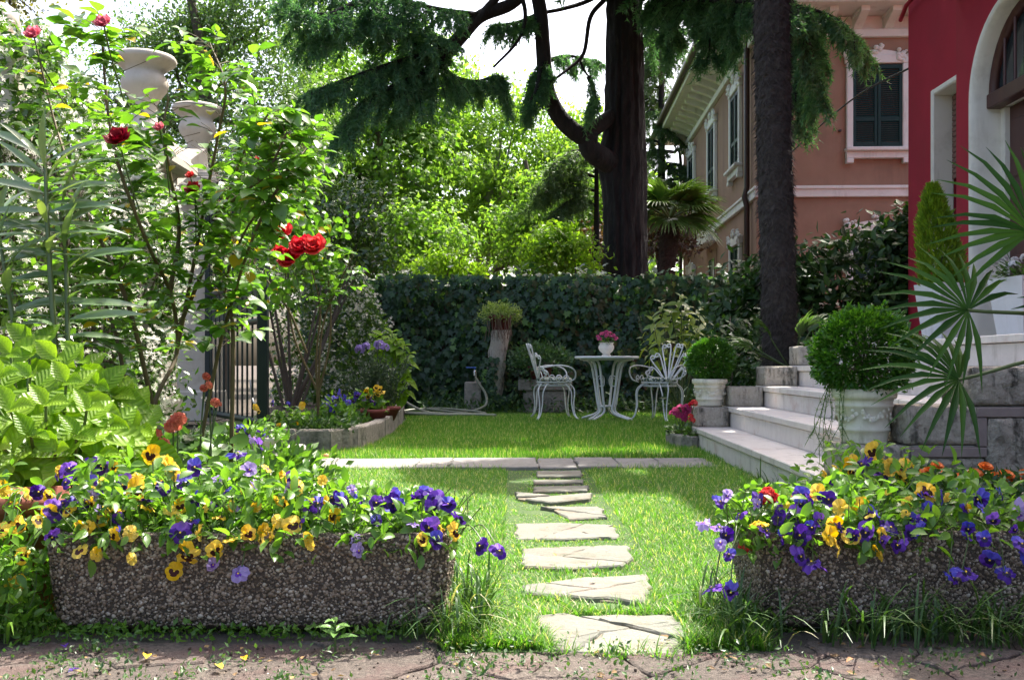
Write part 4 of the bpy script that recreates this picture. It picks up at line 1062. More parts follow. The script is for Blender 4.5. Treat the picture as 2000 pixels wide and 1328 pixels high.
t = thing("ball_pillar", "wall pillar topped with a round stone ball in the top left corner", "pillar", (-3.55, 6.9, 0))
s = MB(); s.box((-3.75, 6.7, 0), (-3.35, 7.1, 2.78), .012); s.box((-3.8, 6.65, 2.781), (-3.3, 7.15, 2.86), .012); s.build("shaft", M_pillar, t)
s = MB(); s.lathe([(.06, 2.86), (.05, 2.90)] + [(max(.001, .135 * math.sin(a)), 3.02 - .135 * math.cos(a)) for a in np.linspace(.35, math.pi, 12)], 24, (-3.55, 6.9, 0)); s.build("ball", M_pillar, t)
# pitched coping between the pillars
t = thing("gate_arch_coping", "sloping cream stone coping between the two gate pillars", "coping", (-3.6, 10.5, 2.4))
for y0, y1, z0, z1 in ((9.75, 10.9, 2.35, 2.85), (12.1, 13.2, 2.6, 2.0)):
    s = MB(); s.add([(-3.85, y0, z0), (-3.35, y0, z0), (-3.35, y1, z1), (-3.85, y1, z1), (-3.85, y0, z0 + .16), (-3.35, y0, z0 + .16), (-3.35, y1, z1 + .16), (-3.85, y1, z1 + .16)], [[0, 1, 2, 3][::-1], [4, 5, 6, 7], [0, 4, 7, 3], [1, 2, 6, 5], [0, 1, 5, 4], [3, 7, 6, 2]]); s.build("coping_stone", M_pillar, t)
# open iron gate leaf
gt_ = thing("iron_gate", "dark green iron gate leaf standing open beside the white pillars", "gate", (-2.9, 10.4, 0))
A, B = np.array([-3.45, 11.3, 0]), np.array([-2.30, 9.2, 0]); D = B - A
fr = MB()
for s_, r_ in ((0, .03), (1, .045)): 
    p = A + D * s_; fr.box((p[0] - r_, p[1] - r_, .05), (p[0] + r_, p[1] + r_, 2.15 if s_ else 2.62), .006)
for z0, z1 in ((.08, .15), (1.02, 1.10), (1.40, 1.46)):
    q = [A + [0, 0, (z0 + z1) / 2], B + [0, 0, (z0 + z1) / 2]]; fr.tube(q, .035, 4)
fr.tube(catmull([A + [0, 0, 2.55], A + D * .3 + [0, 0, 2.62], A + D * .65 + [0, 0, 2.42], B + [0, 0, 2.1]], 6), .022, 6)
pn = MB(); pn.add([A + [0, 0, 1.12], B + [0, 0, 1.12], B + [0, 0, 1.40], A + [0, 0, 1.40]], [[0, 1, 2, 3]]); pn.build("panel", M_iron, gt_)
fr.build("frame", M_iron, gt_)
for s_ in np.linspace(.08, .92, 11):
    p = A + D * s_; b = MB(); b.tube([p + [0, 0, .12], p + [0, 0, np.interp(s_, [0, .3, .65, 1], [2.55, 2.62, 2.42, 2.1])]], .011, 6); b.build("bar", M_iron, gt_)
lp = MB(); pth = [B + [0, 0, .3]] ; lp.tube(catmull([A + D * .80 + [0, 0, .5], A + D * .84 + [0, 0, .32], A + D * .89 + [0, 0, .28], A + D * .93 + [0, 0, .36], A + D * .94 + [0, 0, .8]], 6), .010, 5); lp.build("drop_bolt", plain("steel", (.35, .36, .36), .35, .8), gt_)

# ================================================================ raised bed at the back left and the concrete kerb bed
bs = MB(); bed = [(-1.84, 7.53), (-1.36, 7.53), (-1.22, 7.9), (-1.19, 8.6), (-1.22, 9.9), (-1.3, 12), (-1.5, 13.9), (-3.1, 13.9), (-2.9, 11.5), (-2.1, 9.3), (-1.9, 8.4)]
bs.prism(bed, -.03, .13, .02); bs.build("flower_bed", M_soil, kind="structure")
kb = thing("bed_edging", "curved edging of rough stone blocks around the back flower bed", "edging", (-1.3, 8, 0))
kp = np.array([(-1.98, 7.45), (-1.86, 7.45), (-1.62, 7.45), (-1.36, 7.46), (-1.20, 7.74), (-1.13, 8.2), (-1.12, 8.8), (-1.14, 9.5), (-1.18, 10.3), (-1.24, 11.2), (-1.32, 12.1)])
for k in range(1, len(kp) - 1):
    p, q = kp[k], kp[k + 1]; e = (q - p) / np.linalg.norm(q - p); n = np.array([-e[1], e[0]]) * .1
    p2, q2 = p + e * .006, q - e * .004
    mb = MB(); mb.prism(rough_edge([p2, q2, q2 + n, p2 + n], .004, .05), -.03, .165 + R.uniform(-.005, .005), .012); mb.build("stone_block", M_kerb, kb)
lb = MB(); lb.prism([(-1.50, 2.9), (-1.46, 6.4), (-3.25, 6.4), (-3.25, 2.4), (-1.8, 2.4)], -.03, .05, .01); lb.build("flower_bed", M_soil, kind="structure")
kc = thing("concrete_edging", "pale concrete kerb at the corner of the left flower bed", "edging", (-1.45, 6, 0))
s = MB(); s.prism(rough_edge([np.array(q) for q in ((-1.50, 4.4), (-1.40, 4.4), (-1.36, 6.46), (-1.46, 6.46))], .004, .12), -.03, .13, .012); s.build("kerb", M_conc, kc)
s = MB(); s.prism(rough_edge([np.array(q) for q in ((-3.2, 6.465), (-1.36, 6.465), (-1.36, 6.57), (-3.2, 6.57))], .004, .12), -.03, .125, .012); s.build("kerb", M_conc, kc)

# ================================================================ white iron furniture
M_wiron = pm("white_iron", (.70, .70, .68), (.76, .76, .74), 20, .42, .08, 90, c3=(.55, .52, .48), s3=10, lo3=.62, hi3=.72)
tx, ty = U(1185, 0, 11.75)[0], 11.75
tab = thing("garden_table", "round white iron garden table on splayed paired legs", "table", (tx, ty, 0))
s = MB(); s.lathe([(.001, .715), (.36, .715), (.375, .72), (.38, .732), (.38, .742), (.372, .748), (.001, .748)], 48, (tx, ty, 0)); s.lathe([(.30, .70), (.32, .70), (.32, .714), (.30, .714)], 36, (tx, ty, 0)); s.build("tabletop", M_wiron, tab)
for k in range(4):
    a = math.radians(45 + 90 * k + 6); e = np.array([math.cos(a), math.sin(a), 0]); sd = np.array([-e[1], e[0], 0]); s = MB()
    for q in (-1, 1):
        P = [(.31, .705), (.24, .69), (.19, .62), (.155, .45), (.115, .22), (.095, .14), (.10, .10), (.15, .065), (.23, .04), (.33, .012)]
        s.tube(catmull([np.array([tx, ty, z]) + e * r + sd * q * .030 for r, z in P], 5), .0135, 8)
    s.tube(catmull([np.array([tx, ty, z]) + e * r for r, z in ((.16, .48), (.09, .52), (.05, .47), (.07, .40), (.13, .40))], 6), .006, 5)
    s.tube([np.array([tx, ty, .16]) + e * .10 - sd * .03, np.array([tx, ty, .16]) + e * .10 + sd * .03], .012, 6)
    s.build("leg", M_wiron, tab, True)
s = MB(); s.lathe([(.001, .155), (.085, .155), (.085, .17), (.001, .17)], 20, (tx, ty, 0)); s.build("leg_brace", M_wiron, tab)

def spiral(c, r0, turns, a0, sgn, ex, ez, n=14):
    th = np.linspace(0, 1, n); r = r0 * (1 - .72 * th)
    return [c + ex * (r_ * math.cos(a0 + sgn * turns * 2 * math.pi * t)) + ez * (r_ * math.sin(a0 + sgn * turns * 2 * math.pi * t)) for t, r_ in zip(th, r)]
def iron_chair(label, pos, yaw, cushion_label):
    """chair faces local +y; back is a fan of scrolled loops"""
    t = thing("iron_chair", label, "chair", (pos[0], pos[1], 0), "white iron chairs at the table")
    M = rotz(yaw, (pos[0], pos[1], 0))
    def tb_(mb, pts, r=.009, n=6): mb.tube(xf(pts, M), r, n)
    seat = MB(); a = np.linspace(0, 2 * math.pi, 33)
    for rr, z in ((.205, .44), (.19, .40)): tb_(seat, np.stack([rr * np.cos(a), rr * np.sin(a), np.full(33, z)], 1), .009)
    for x in np.linspace(-.15, .15, 6):
        h = math.sqrt(.205 ** 2 - x * x); tb_(seat, [(x, -h, .44), (x, h, .44)], .005, 5)
    for k in range(10):
        b = k / 10 * 2 * math.pi; e = np.array([math.cos(b), math.sin(b), 0]); sd = np.array([-e[1], e[0], 0])
        for q in (-1, 1): tb_(seat, spiral(e * .198 + sd * .022 * q + [0, 0, .42], .018, 1.1, math.pi / 2, q, sd, np.array([0, 0, 1.]), 10), .004, 4)
    seat.build("seat_frame", M_wiron, t, True)
    for sx in (-1, 1):
        for sy in (-1, 1):
            lg = MB()
            for off in (-.028, .028):
                e = np.array([sx * .72, sy * .72, 0]); sd = np.array([-e[1], e[0], 0])
                P = [e * .19 + sd * off * 1.6 + [0, 0, .425], e * .25 + sd * off * 1.5 + [0, 0, .37], e * .27 + sd * off * 1.1 + [0, 0, .30], e * .265 + sd * off * .7 + [0, 0, .18], e * .29 + sd * off * .4 + [0, 0, .06], e * .345 + sd * off * .3 + [0, 0, .0]]
                tb_(lg, catmull(P, 5), .008)
            lg.build("leg", M_wiron, t, True)
    bk = MB()
    def bp(u, v):                      # point in the fan: u sideways, v up; leans back and curves forward at the sides
        return np.array([u, -.185 - .16 * v / .5 + 1.1 * u * u, .44 + v])
    angs = [-58, -32, -11, 11, 32, 58]
    hh = [.28, .40, .485, .485, .40, .28]
    for aa_, h in zip(angs, hh):
        ca, sa = math.cos(math.radians(aa_)), math.sin(math.radians(aa_))
        for q in (-1, 1):
            pts = []
            for s_, w_ in ((0, .010), (.25, .018), (.5, .030), (.72, .044), (.86, .050)):
                lx, lz = q * w_, s_ * h * .95; pts.append(bp(lx * ca + lz * sa + .03 * sa, -lx * sa + lz * ca))
            top = h * .90; rr = .026
            for th in np.linspace(0, 1, 16):
                an = math.pi * (0 if q > 0 else 1) + q * th * 2 * math.pi * .95; r_ = rr * (1 - .55 * th)
                lx, lz = q * .024 + r_ * math.cos(an), top + r_ * math.sin(an) * 1.05
                pts.append(bp(lx * ca + lz * sa + .03 * sa, -lx * sa + lz * ca))
            tb_(bk, catmull(pts, 2), .0085, 6)
    bk.build("backrest", M_wiron, t, True)
    for q in (-1, 1):
        ar = MB()
        P = [bp(q * .22, .17), np.array([q * .29, -.02, .64]), np.array([q * .31, .12, .625]), np.array([q * .29, .20, .57]), np.array([q * .25, .20, .48]), np.array([q * .215, .12, .445])]
        tb_(ar, catmull(P, 6), .009); 
        P = [bp(q * .22, .17), np.array([q * .25, -.12, .56]), np.array([q * .22, -.10, .47])]; tb_(ar, catmull(P, 6), .007)
        for k in range(2): tb_(ar, spiral(np.array([q * .235, .02 + .08 * k, .49]), .045, 1.3, -math.pi / 2, 1 if k else -1, np.array([0, 1., 0]), np.array([0, 0, 1.]), 18), .006, 5)
        ar.build("armrest", M_wiron, t, True)
    c = MB(); c.lathe([(.001, .447), (.19, .447), (.212, .460), (.215, .475), (.20, .492), (.12, .500), (.001, .503)], 32, (0, 0, 0))
    c.v = [xf(q, M) for q in c.v]
    cu = c.build("seat_cushion", M_cushion, None, True); tag(cu, cushion_label, "cushion", "floral chair cushions")
m, t_, p_ = new_mat("floral_cushion")
tc = nd(t_, "ShaderNodeTexCoord").outputs['Object']; vo = nd(t_, "ShaderNodeTexVoronoi"); vo.inputs['Scale'].default_value = 26; t_.links.new(tc, vo.inputs[0])
c_ = mixcol(t_, ramp(t_, noise(t_, 30, 3, .5, tc), [(.46, 0.), (.52, 1.)]), (.62, .62, .55), (.045, .08, .06))
c_ = mixcol(t_, ramp(t_, vo.outputs['Distance'], [(.18, 1.), (.24, 0.)]), c_, (.55, .50, .22)); t_.links.new(c_, p_.inputs['Base Color']); p_.inputs['Roughness'].default_value = .9
M_cushion = m
iron_chair("white iron fan-back chair left of the table, seen from the side", (U(1082, 0, 12.0)[0], 12.0), math.radians(-82), "floral cushion on the chair left of the table")
iron_chair("white iron fan-back chair right of the table, backrest spread towards the viewer", (U(1288, 0, 11.7)[0], 11.7), math.radians(140), "floral cushion on the chair right of the table")

# ---- flower heads
M_pink = petal("pink_petal", (.78, .12, .30)); M_hot = petal("hot_pink_petal", (.66, .05, .22))
M_coral = petal("coral_petal", (.93, .27, .16), .5); M_wpet = petal("white_petal", (.80, .80, .78), amt=.15)
M_redpet = petal("red_petal", (.80, .013, .022), .45); M_orange = petal("orange_petal", (.85, .20, .008))
M_green1, M_green = both("soft_green_leaf", (.05, .12, .02), (.10, .20, .035), trans=.4)
PETv = np.array([[0, 0, 0], [.32, .45, .1], [.36, .8, .06], [0, 1, .0], [-.36, .8, .06], [-.32, .45, .1], [0, .55, .03]]); PETf = np.array([[0, 1, 6], [1, 2, 6], [2, 3, 6], [3, 4, 6], [4, 5, 6], [5, 0, 6]])
def umbel_mesh(name, mat, n=14, rad=.5, pet=.42):
    """rounded head of five-petalled florets, unit size"""
    mb = MB(); c = nz(rdirs(n) + [0, 0, .75]) 
    for k in range(n):
        o = c[k] * np.array([rad, rad, rad * .7]); nrm = c[k]; u = nz(np.cross(nrm, [.3, .8, .2])); w = np.cross(nrm, u)
        for j in range(5):
            a = j / 5 * 2 * math.pi + k; d = u * math.cos(a) + w * math.sin(a)
            mb.many(PETv, PETf, [o], [nz(d + nrm * .25)], [nrm], pet)
    return mb.mesh(name, mat, True)
UM = {k: umbel_mesh("flower_head", m) for k, m in (("pink", M_pink), ("hot", M_hot), ("coral", M_coral), ("white", M_wpet), ("red", M_redpet))}
ROUNDv = np.array([[0, .35, -.03]] + [[.5 * math.sin(a) * (1 + .08 * math.cos(6 * a)), .48 - .5 * math.cos(a), .10] for a in np.linspace(.35, 2 * math.pi - .35, 12)]); ROUNDf = np.array([[0, i, i + 1] for i in range(1, 12)])
def flower_plant(name, label, base, heads, hsize, nleaf, lsize, spread, height, tpl=None, m=None, cat="plant", group=None, stem=.003, single=60):
    t = thing(name, label, cat, base, group); base = np.array(base, float)
    st = MB()
    for kind_, p in heads:
        p = np.asarray(p, float); st.tube(catmull([base + R.normal(0, .02, 3) * [1, 1, 0], (base + p) / 2 + R.normal(0, .015, 3), p], 4), stem, 4)
        d = nz(np.array([R.normal(0, .5), R.normal(-.4, .4), 1.])); place("flower_head", UM[kind_], p, nz(np.cross(d, [1, .2, .1])), d, hsize * R.uniform(.8, 1.2), t)
    N = nleaf; r = np.sqrt(R.random(N)) * spread; a = R.uniform(0, 2 * np.pi, N)
    pos = base + np.stack([r * np.cos(a), r * np.sin(a), R.random(N) * height * (1 - .4 * r / spread)], 1); out = np.stack([np.cos(a), np.sin(a), np.full(N, .3)], 1)
    mb = MB(); tpl = tpl or (ROUNDv, ROUNDf); mb.many(tpl[0], tpl[1], pos, nz(out + rdirs(N) * .5), nz(rdirs(N) * .5 + [0, -.25, 1]), R.uniform(.7, 1.2, N) * lsize)
    mb.build("foliage", m or M_green, t, True, kind="stuff"); st.build("stems", M_petiole, t, True)
    return t
# urn on the table
ur = MB(); ur.lathe([(.001, .7485), (.055, .7485), (.058, .757), (.04, .77), (.05, .785), (.078, .81), (.092, .84), (.092, .862), (.08, .885), (.078, .893), (.088, .903), (.088, .910), (.078, .908), (.07, .895), (.001, .893)], 28, (tx - .005, ty, 0))
tag(ur.build("flower_urn", M_cream, None), "small cream urn on the round white table", "urn")
flower_plant("pink_flowers", "bunch of pink flowers in the small urn on the table", (tx - .005, ty, .893), [("pink", (tx - .005 + dx, ty + dy, .96 + dz)) for dx, dy, dz in ((-.10, 0, .02), (-.06, -.05, .05), (0, -.03, .07), (.04, 0, .055), (.085, -.02, .03), (.11, -.03, .0), (-.03, .05, .06), (.05, -.06, .02), (-.085, -.06, -.01), (.0, -.07, .03))], .038, 70, .035, .08, .08)
UMo = umbel_mesh("flower_head", M_orange, 6)
# stone post with a clay pot of stonecrop in front of the hedge
px_, py_ = U(972, 0, 13.6)[0], 13.6
sp = thing("stone_post", "pale rough stone post standing against the ivy hedge", "post", (px_ - .03, py_, 0))
s = MB(); zs = np.linspace(0, 1.12, 12); 
for k in range(11): pass
th = np.arange(20) / 20 * 2 * np.pi; rr = .115 + R.normal(0, .012, (12, 20)); v = np.stack([px_ - .1 + (zs * .13)[:, None] + rr * np.cos(th) * 1.05, py_ + rr * np.sin(th), np.repeat(zs[:, None], 20, 1)], -1).reshape(-1, 3)
i_ = np.arange(11)[:, None] * 20; j_ = np.arange(20)[None]; j2 = (j_ + 1) % 20
s.add(v, np.stack([i_ + j_, i_ + j2, i_ + 20 + j2, i_ + 20 + j_], -1).reshape(-1, 4), 0, .5, True); s.add(v[-20:], [list(range(20))]); s.build("shaft", M_granite, sp)
iv = MB(); N = 420; th = R.uniform(3.3, 6.1, N); z = R.random(N) ** 1.5 * .75; pos = np.stack([px_ - .1 + z * .13 + .15 * np.cos(th) * 1.3, py_ + .15 * np.sin(th) - .04 * R.random(N), z], 1)
kk = (np.cos(th) < .1) | (z < .25); pos = pos[kk]; N = len(pos); iv.many(IVYv, IVYf, pos, nz(np.stack([R.normal(0, .5, N), R.normal(-.3, .2, N), np.full(N, -1.)], 1)), nz(np.stack([R.normal(0, .5, N), np.full(N, -1.), R.normal(.6, .4, N)], 1)), R.uniform(.06, .11, N))
tag(iv.build("ivy_strand", M_ivy, kind="stuff"), "ivy creeping up the lower part of the pale stone post", "ivy")
M_clay = pm("terracotta", (.28, .085, .05), (.34, .11, .07), 14, .8, .15, 60, c3=(.38, .22, .17), s3=7, lo3=.6, hi3=.8)
M_clayr = pm("red_clay", (.16, .035, .028), (.21, .05, .04), 14, .75, .1)
cp = MB(); cp.lathe([(.001, 1.122), (.11, 1.122), (.15, 1.28), (.162, 1.28), (.162, 1.315), (.145, 1.315), (.14, 1.29), (.001, 1.285)], 24, (px_ + .04, py_, 0)); tag(cp.build("clay_pot", M_clayr, None), "dark red clay pot on top of the pale stone post", "pot")
M_sed1, M_sed = both("stonecrop_leaf", (.16, .25, .06), (.28, .36, .12), trans=.35)
def tuft_plant(name, label, base, n, rad, h, size, m, group=None, cat="plant", flat=.8, wood=True):
    t = thing(name, label, cat, base, group); base = np.array(base, float)
    k = max(12, n // 12); d = nz(rdirs(k) * [1, 1, .7] + [0, 0, .35]); c = base + d * np.array([rad, rad, h]) * R.uniform(.5, 1, (k, 1)) + [0, 0, h * .2]
    q = R.integers(0, k, n); pos = c[q] + R.normal(0, rad * .10, (n, 3)); mb = MB()
    dirs = nz(d[q] * .7 + rdirs(n) * .7 + [0, 0, .3]); mb.many(L4v, L4f, pos, dirs, nz(rdirs(n) + [0, -.3, .8]), R.uniform(.7, 1.2, n) * size)
    mb.build("foliage", m, t, kind="stuff"); st = MB()
    for e in c[:14]: st.tube(catmull([base, (base + e) / 2 + R.normal(0, .02, 3), e], 3), .005, 4)
    st.build("stems", M_bark, t, True); return t
tuft_plant("stonecrop", "pale green stonecrop spilling from the pot on the stone post", (px_ + .04, py_ - .02, 1.29), 1500, .30, .16, .04, M_sed)
hs = MB()
for k in range(26):
    a = R.uniform(-2.6, -.5); p0 = np.array([px_ + .04, py_, 1.30]); o = np.array([math.cos(a), math.sin(a), 0]) * R.uniform(.15, .2)
    hs.tube(catmull([p0, p0 + o + [0, 0, .02], p0 + o * 1.1 + [0, 0, -.12], p0 + o * 1.15 + [R.normal(0, .03), 0, R.uniform(-.35, -.2)]], 4), .004, 4)
tag(hs.build("hanging_stems", pm("dry_stem", (.16, .10, .07), (.22, .15, .11), 20, .9, .2), None, True), "dry brown stems hanging from the pot on the stone post", "stems")
# trough with a grey-green plant behind the left chair
tr_ = MB(); tr_.box((px_ + .28, 13.3, .30), (px_ + 1.0, 13.6, .45), .015); tr_.box((px_ + .35, 13.33, 0), (px_ + .93, 13.57, .299), .015); tag(tr_.build("stone_shelf", M_kerb, None), "low stone shelf against the ivy behind the left chair", "shelf")
cp = MB(); cx_ = px_ + .58; cp.lathe([(.001, .452), (.12, .452), (.16, .60), (.172, .60), (.172, .63), (.15, .63), (.001, .60)], 24, (cx_, 13.44, 0)); tag(cp.build("clay_pot", M_clayr, None), "dark clay pot on the low stone shelf behind the chair", "pot")
M_sage1, M_sage = both("sage_leaf", (.04, .10, .035), (.09, .17, .07), trans=.3)
tuft_plant("leafy_pot_plant", "grey green bushy plant in the pot behind the left chair", (cx_, 13.4, .63), 2000, .42, .25, .06, M_sage)
# tap on a stone stub and the garden hose
tp = thing("garden_tap", "brass tap with a blue lever on a small stone stub by the hedge", "tap", (U(925, 0, 13.4)[0], 13.4, 0)); bx, by = U(925, 0, 13.4)[0], 13.4
s = MB(); s.box((bx - .12, by - .07, 0), (bx + .10, by + .08, .42), .015); s.build("stone_stub", M_kerb, tp)
M_chrome = plain("chrome", (.5, .5, .48), .25, .9); s = MB(); s.tube(catmull([(bx + .05, by + .05, .56), (bx + .03, by - .08, .57), (bx + .02, by - .13, .56), (bx + .02, by - .14, .50)], 5), .016, 8); s.tube([(bx + .03, by, .2), (bx + .03, by, .56)], .014, 8); s.build("spout", M_chrome, tp, True)
s = MB(); s.box((bx - .10, by - .11, .60), (bx + .04, by - .08, .618), .005); s.tube([(bx + .02, by - .095, .57), (bx + .02, by - .095, .605)], .01, 6); s.build("lever", plain("blue_lever", (.01, .08, .35), .4), tp)
ho = MB(); M_hose = pm("hose_green", (.20, .21, .15), (.25, .26, .19), 20, .5, .05)
P = [(bx + .03, by - .14, .48), (bx + .09, by - .16, .38), (bx + .17, by - .2, .25), (bx + .17, by - .3, .12), (bx + .02, by - .4, .05), (bx - .15, by - .55, .03), (bx - .55, by - .3, .06), (bx - .8, by - .25, .05), (bx - .95, by - .45, .03), (bx - .6, by - .85, .03), (bx - .1, by - .95, .03), (bx + .18, by - .85, .03), (bx + .0, by - .55, .05), (bx - .45, by - .25, .07), (bx - .85, by - .35, .05), (bx - .75, by - .75, .04), (bx - .3, by - 1.0, .04), (bx - .55, by - .85, .05), (bx - .8, by - .6, .14), (bx - 1.0, by - .45, .28), (bx - 1.15, by - .35, .42)]
ho.tube(catmull(P, 8), .017, 8); ho.tube(catmull([(bx - .9, by - .7, .03), (bx - .4, by - 1.05, .03), (bx + .1, by - 1.1, .03), (bx + .32, by - 1.22, .03)], 8), .017, 8)
tag(ho.build("garden_hose", M_hose, None, True), "grey green garden hose lying coiled on the grass by the tap", "hose")

# ================================================================ potted box balls, aucuba, laurel
M_pot = pm("cream_pot", (.70, .66, .54), (.76, .72, .61), 7, .65, .12, 60, c3=(.52, .48, .36), s3=5, lo3=.55, hi3=.75, streak=((.33, .31, .2), 14, .5, .66))
def fancy_pot(label, c, h, r, relief=True):
    t = thing("plant_pot", label, "pot", c, "cream pots with clipped box balls"); x, y, z = c
    p = [(.001, 0), (.68, 0), (.70, .03), (.71, .12), (.76, .22), (.79, .23), (.80, .27), (.77, .29), (.80, .45), (.86, .66), (.885, .67), (.89, .71), (.865, .72), (.89, .80), (.93, .81), (.98, .83), (1.0, .88), (1.0, .95), (.97, .99), (.90, 1.0), (.86, .97), (.85, .86), (.001, .86)]
    s = MB(); s.lathe([(a * r, z + b * h) for a, b in p], 40, (x, y, 0)); s.build("body", M_pot, t)
    if relief:
        for k in range(6):
            g_ = MB(); a0 = k / 6 * 2 * math.pi + .5
            for q in np.linspace(-.42, .42, 13):
                a = a0 + q; zz = z + h * (.60 - .17 * math.cos(q / .42 * 1.5)); rr_ = r * (.80 + .05)
                for _ in range(2):
                    o = R.normal(0, .006, 3); th = np.arange(5) / 5 * 2 * np.pi; s_ = R.uniform(.05, .085) * r
                    c0 = np.array([x + math.cos(a) * rr_, y + math.sin(a) * rr_, zz]) + o; e = np.array([math.cos(a), math.sin(a), 0]); sd = np.array([-e[1], e[0], 0])
                    vs = [c0 + sd * s_ * math.cos(b) + np.array([0, 0, s_ * math.sin(b)]) for b in th] + [c0 + e * s_ * .6]
                    g_.add(vs, [[i, (i + 1) % 5, 5] for i in range(5)], 0, .5, True)
            g_.build("garland", M_pot, t)
    return z + h * .86
M_box1, M_box = both("box_leaf", (.028, .105, .012), (.08, .20, .022), trans=.42, rough=.3, spec=.7)
BXL = leaf_tpl(.26, 2, .1, .2, .5)
def box_ball(label, c, r, n, size, base_z):   # clipped by hand: lumps, gaps and stray shoots
    t = thing("box_ball", label, "shrub", (c[0], c[1], base_z), "clipped box balls")
    d = rdirs(n); k = 420; tip = rdirs(k); near = np.argmax(d @ tip.T, 1); rr = (.84 + .17 * R.random(k) + .13 * (R.random(k) < .07))[near] * (.78 + .24 * R.random(n) ** .5)
    lump = 1 + .07 * np.sin(5 * d[:, 0] + 2) * np.sin(4 * d[:, 2]) + .05 * np.sin(9 * d[:, 1] + 3 * d[:, 0])
    pos = np.array(c) + d * (r * rr * lump)[:, None] * [1.0, 1.0, .92]
    mb = MB(); mb.many(BXL[0], BXL[1], pos, nz(d * .75 + tip[near] * .3 + rdirs(n) * .65 + [0, 0, .25]), nz(d * .4 + rdirs(n) * .7 + [0, 0, .5]), R.uniform(.7, 1.25, n) * size)
    mb.build("foliage", M_box, t, kind="stuff"); st = MB()
    st.tube([(c[0], c[1], base_z - .02), (c[0], c[1], c[2] - r * .3)], .018, 8)
    for e in rdirs(24): st.tube([(c[0], c[1], c[2] - r * .4), np.array(c) + e * r * .8], [.008, .003], 4)
    st.build("stems", M_bark, t, True)
P1 = (U(1686, 0, 4.2)[0], 4.19, .322); zt = fancy_pot("large cream pot with garland relief on the rough stone block", P1, .228, .132)
box_ball("large clipped box ball in the cream pot nearest the viewer", (P1[0] - .005, P1[1], .70), .205, 11000, .024, zt)
P2 = (U(1386, 0, 7.95)[0], 7.95, .322); zt = fancy_pot("smaller cream pot on the stone block at the far end of the steps", P2, .215, .14)
box_ball("smaller clipped box ball in the pot at the far end of the steps", (P2[0] + .01, P2[1], .69), .185, 7000, .028, zt)
# trailing asparagus fern from the big pot
fern = MB(); 
for k in range(11):
    a = R.uniform(2.7, 3.9); e = np.array([math.cos(a), math.sin(a), 0]); p0 = np.array([P1[0], P1[1], .545]); Ld = R.uniform(.2, .36)
    P = catmull([p0 + e * .08, p0 + e * .14 + [0, 0, .015], p0 + e * .17 + [R.normal(0, .02), 0, -Ld * .5], p0 + e * .18 + [R.normal(0, .03), 0, -Ld]], 6); fern.tube(P, .0015, 3)
    n = 70; q = R.integers(0, len(P), n); fern.many(NEv, NEf, P[q], nz(rdirs(n) + [0, 0, -.3]), rdirs(n), np.stack([np.full(n, .0025), R.uniform(.015, .035, n), np.ones(n)], 1))
tag(fern.build("trailing_fern", leafmat("fern_green", (.08, .16, .04), (.15, .24, .07), .35), None), "wispy fern trailing over the front of the large cream pot", "fern")
M_auc1, M_auc = both("aucuba_leaf", (.12, .20, .03), (.30, .36, .075), trans=.4, rough=.3, spec=.6)
AUC = leaf_tpl(.21, 4, .35, .15, .42)
def shoots_plant(name, label, base, tips, per, size, me, parent_cat, group=None, droop=.3, stem=.006, cone=.8, mstem=None):
    t = thing(name, label, parent_cat, base, group); st = MB(); base = np.array(base, float)
    for tip, ax in tips:
        tip = np.array(tip); ax = nz(ax)
        st.tube(catmull([base + R.normal(0, .03, 3) * [1, 1, 0], base * .45 + tip * .55 + R.normal(0, .03, 3), tip], 4), np.linspace(stem * 1.6, stem * .7, 9), 5)
        u = nz(np.cross(ax, [.3, .5, .2])); w = np.cross(ax, u)
        for k in range(per):
            lev = k // 2; a = (k % 2) * math.pi + lev * math.pi / 2 * 1.1 + R.normal(0, .2)
            o = u * math.cos(a) + w * math.sin(a); f_ = cone * (.35 + .4 * lev); d = nz(ax * (1.1 - f_) + o * (.5 + f_) + [0, 0, -.12 * lev * droop])
            s_ = size * (.55 + .22 * min(lev, 2)) * R.uniform(.8, 1.15)
            nr = nz(ax - d * np.dot(ax, d) + rdirs(1)[0] * .15); place("leaf", me, tip - ax * .035 * lev * (size / .12), d, nr, s_, t)
    st.build("stems", mstem or M_petiole, t, True); return t
tips = []
for px, py in ((1290, 590), (1330, 580), (1370, 600), (1310, 610), (1275, 625), (1350, 625), (1380, 630), (1255, 660), (1290, 650), (1330, 650), (1365, 650), (1300, 675), (1265, 685), (1340, 600), (1340, 680), (1390, 655)):
    p = U(px, py, 12.4 + R.uniform(-.3, .3)); tips.append((p, nz(np.array([(px - 1315) / 90 * .8, R.normal(-.4, .3), .75]))))
shoots_plant("aucuba_shrub", "pale speckled aucuba shrub behind the right chair", (U(1330, 0, 12.6)[0], 12.6, 0), tips, 9, .20, leaf_mesh("leaf", AUC, M_auc1), "shrub", cone=1.0)
M_lau1, M_lau = both("laurel_leaf", (.014, .045, .012), (.05, .11, .022), trans=.3, rough=.35, spec=.35)
LAU = leaf_tpl(.2, 3, .2, .18, .45)
bush("laurel_hedge", "tall dark laurel hedge below the brown villa between palm trunk and red house", (3.6, 11.2, 0), [((3.0, 11.2, .9), (.6, .4, .85)), ((3.7, 11.1, 1.1), (.7, .45, .9)), ((4.4, 11.0, 1.3), (.55, .4, 1.05)), ((2.75, 11.6, 1.35), (.35, .3, .4)), ((4.25, 11.1, 2.0), (.4, .3, .45)), ((3.4, 11.2, 1.75), (.55, .3, .35))], 9500, 170, .2, .13, M_lau1, M_lau, LAU, 300, cat="hedge", stems=14, sr=.02)
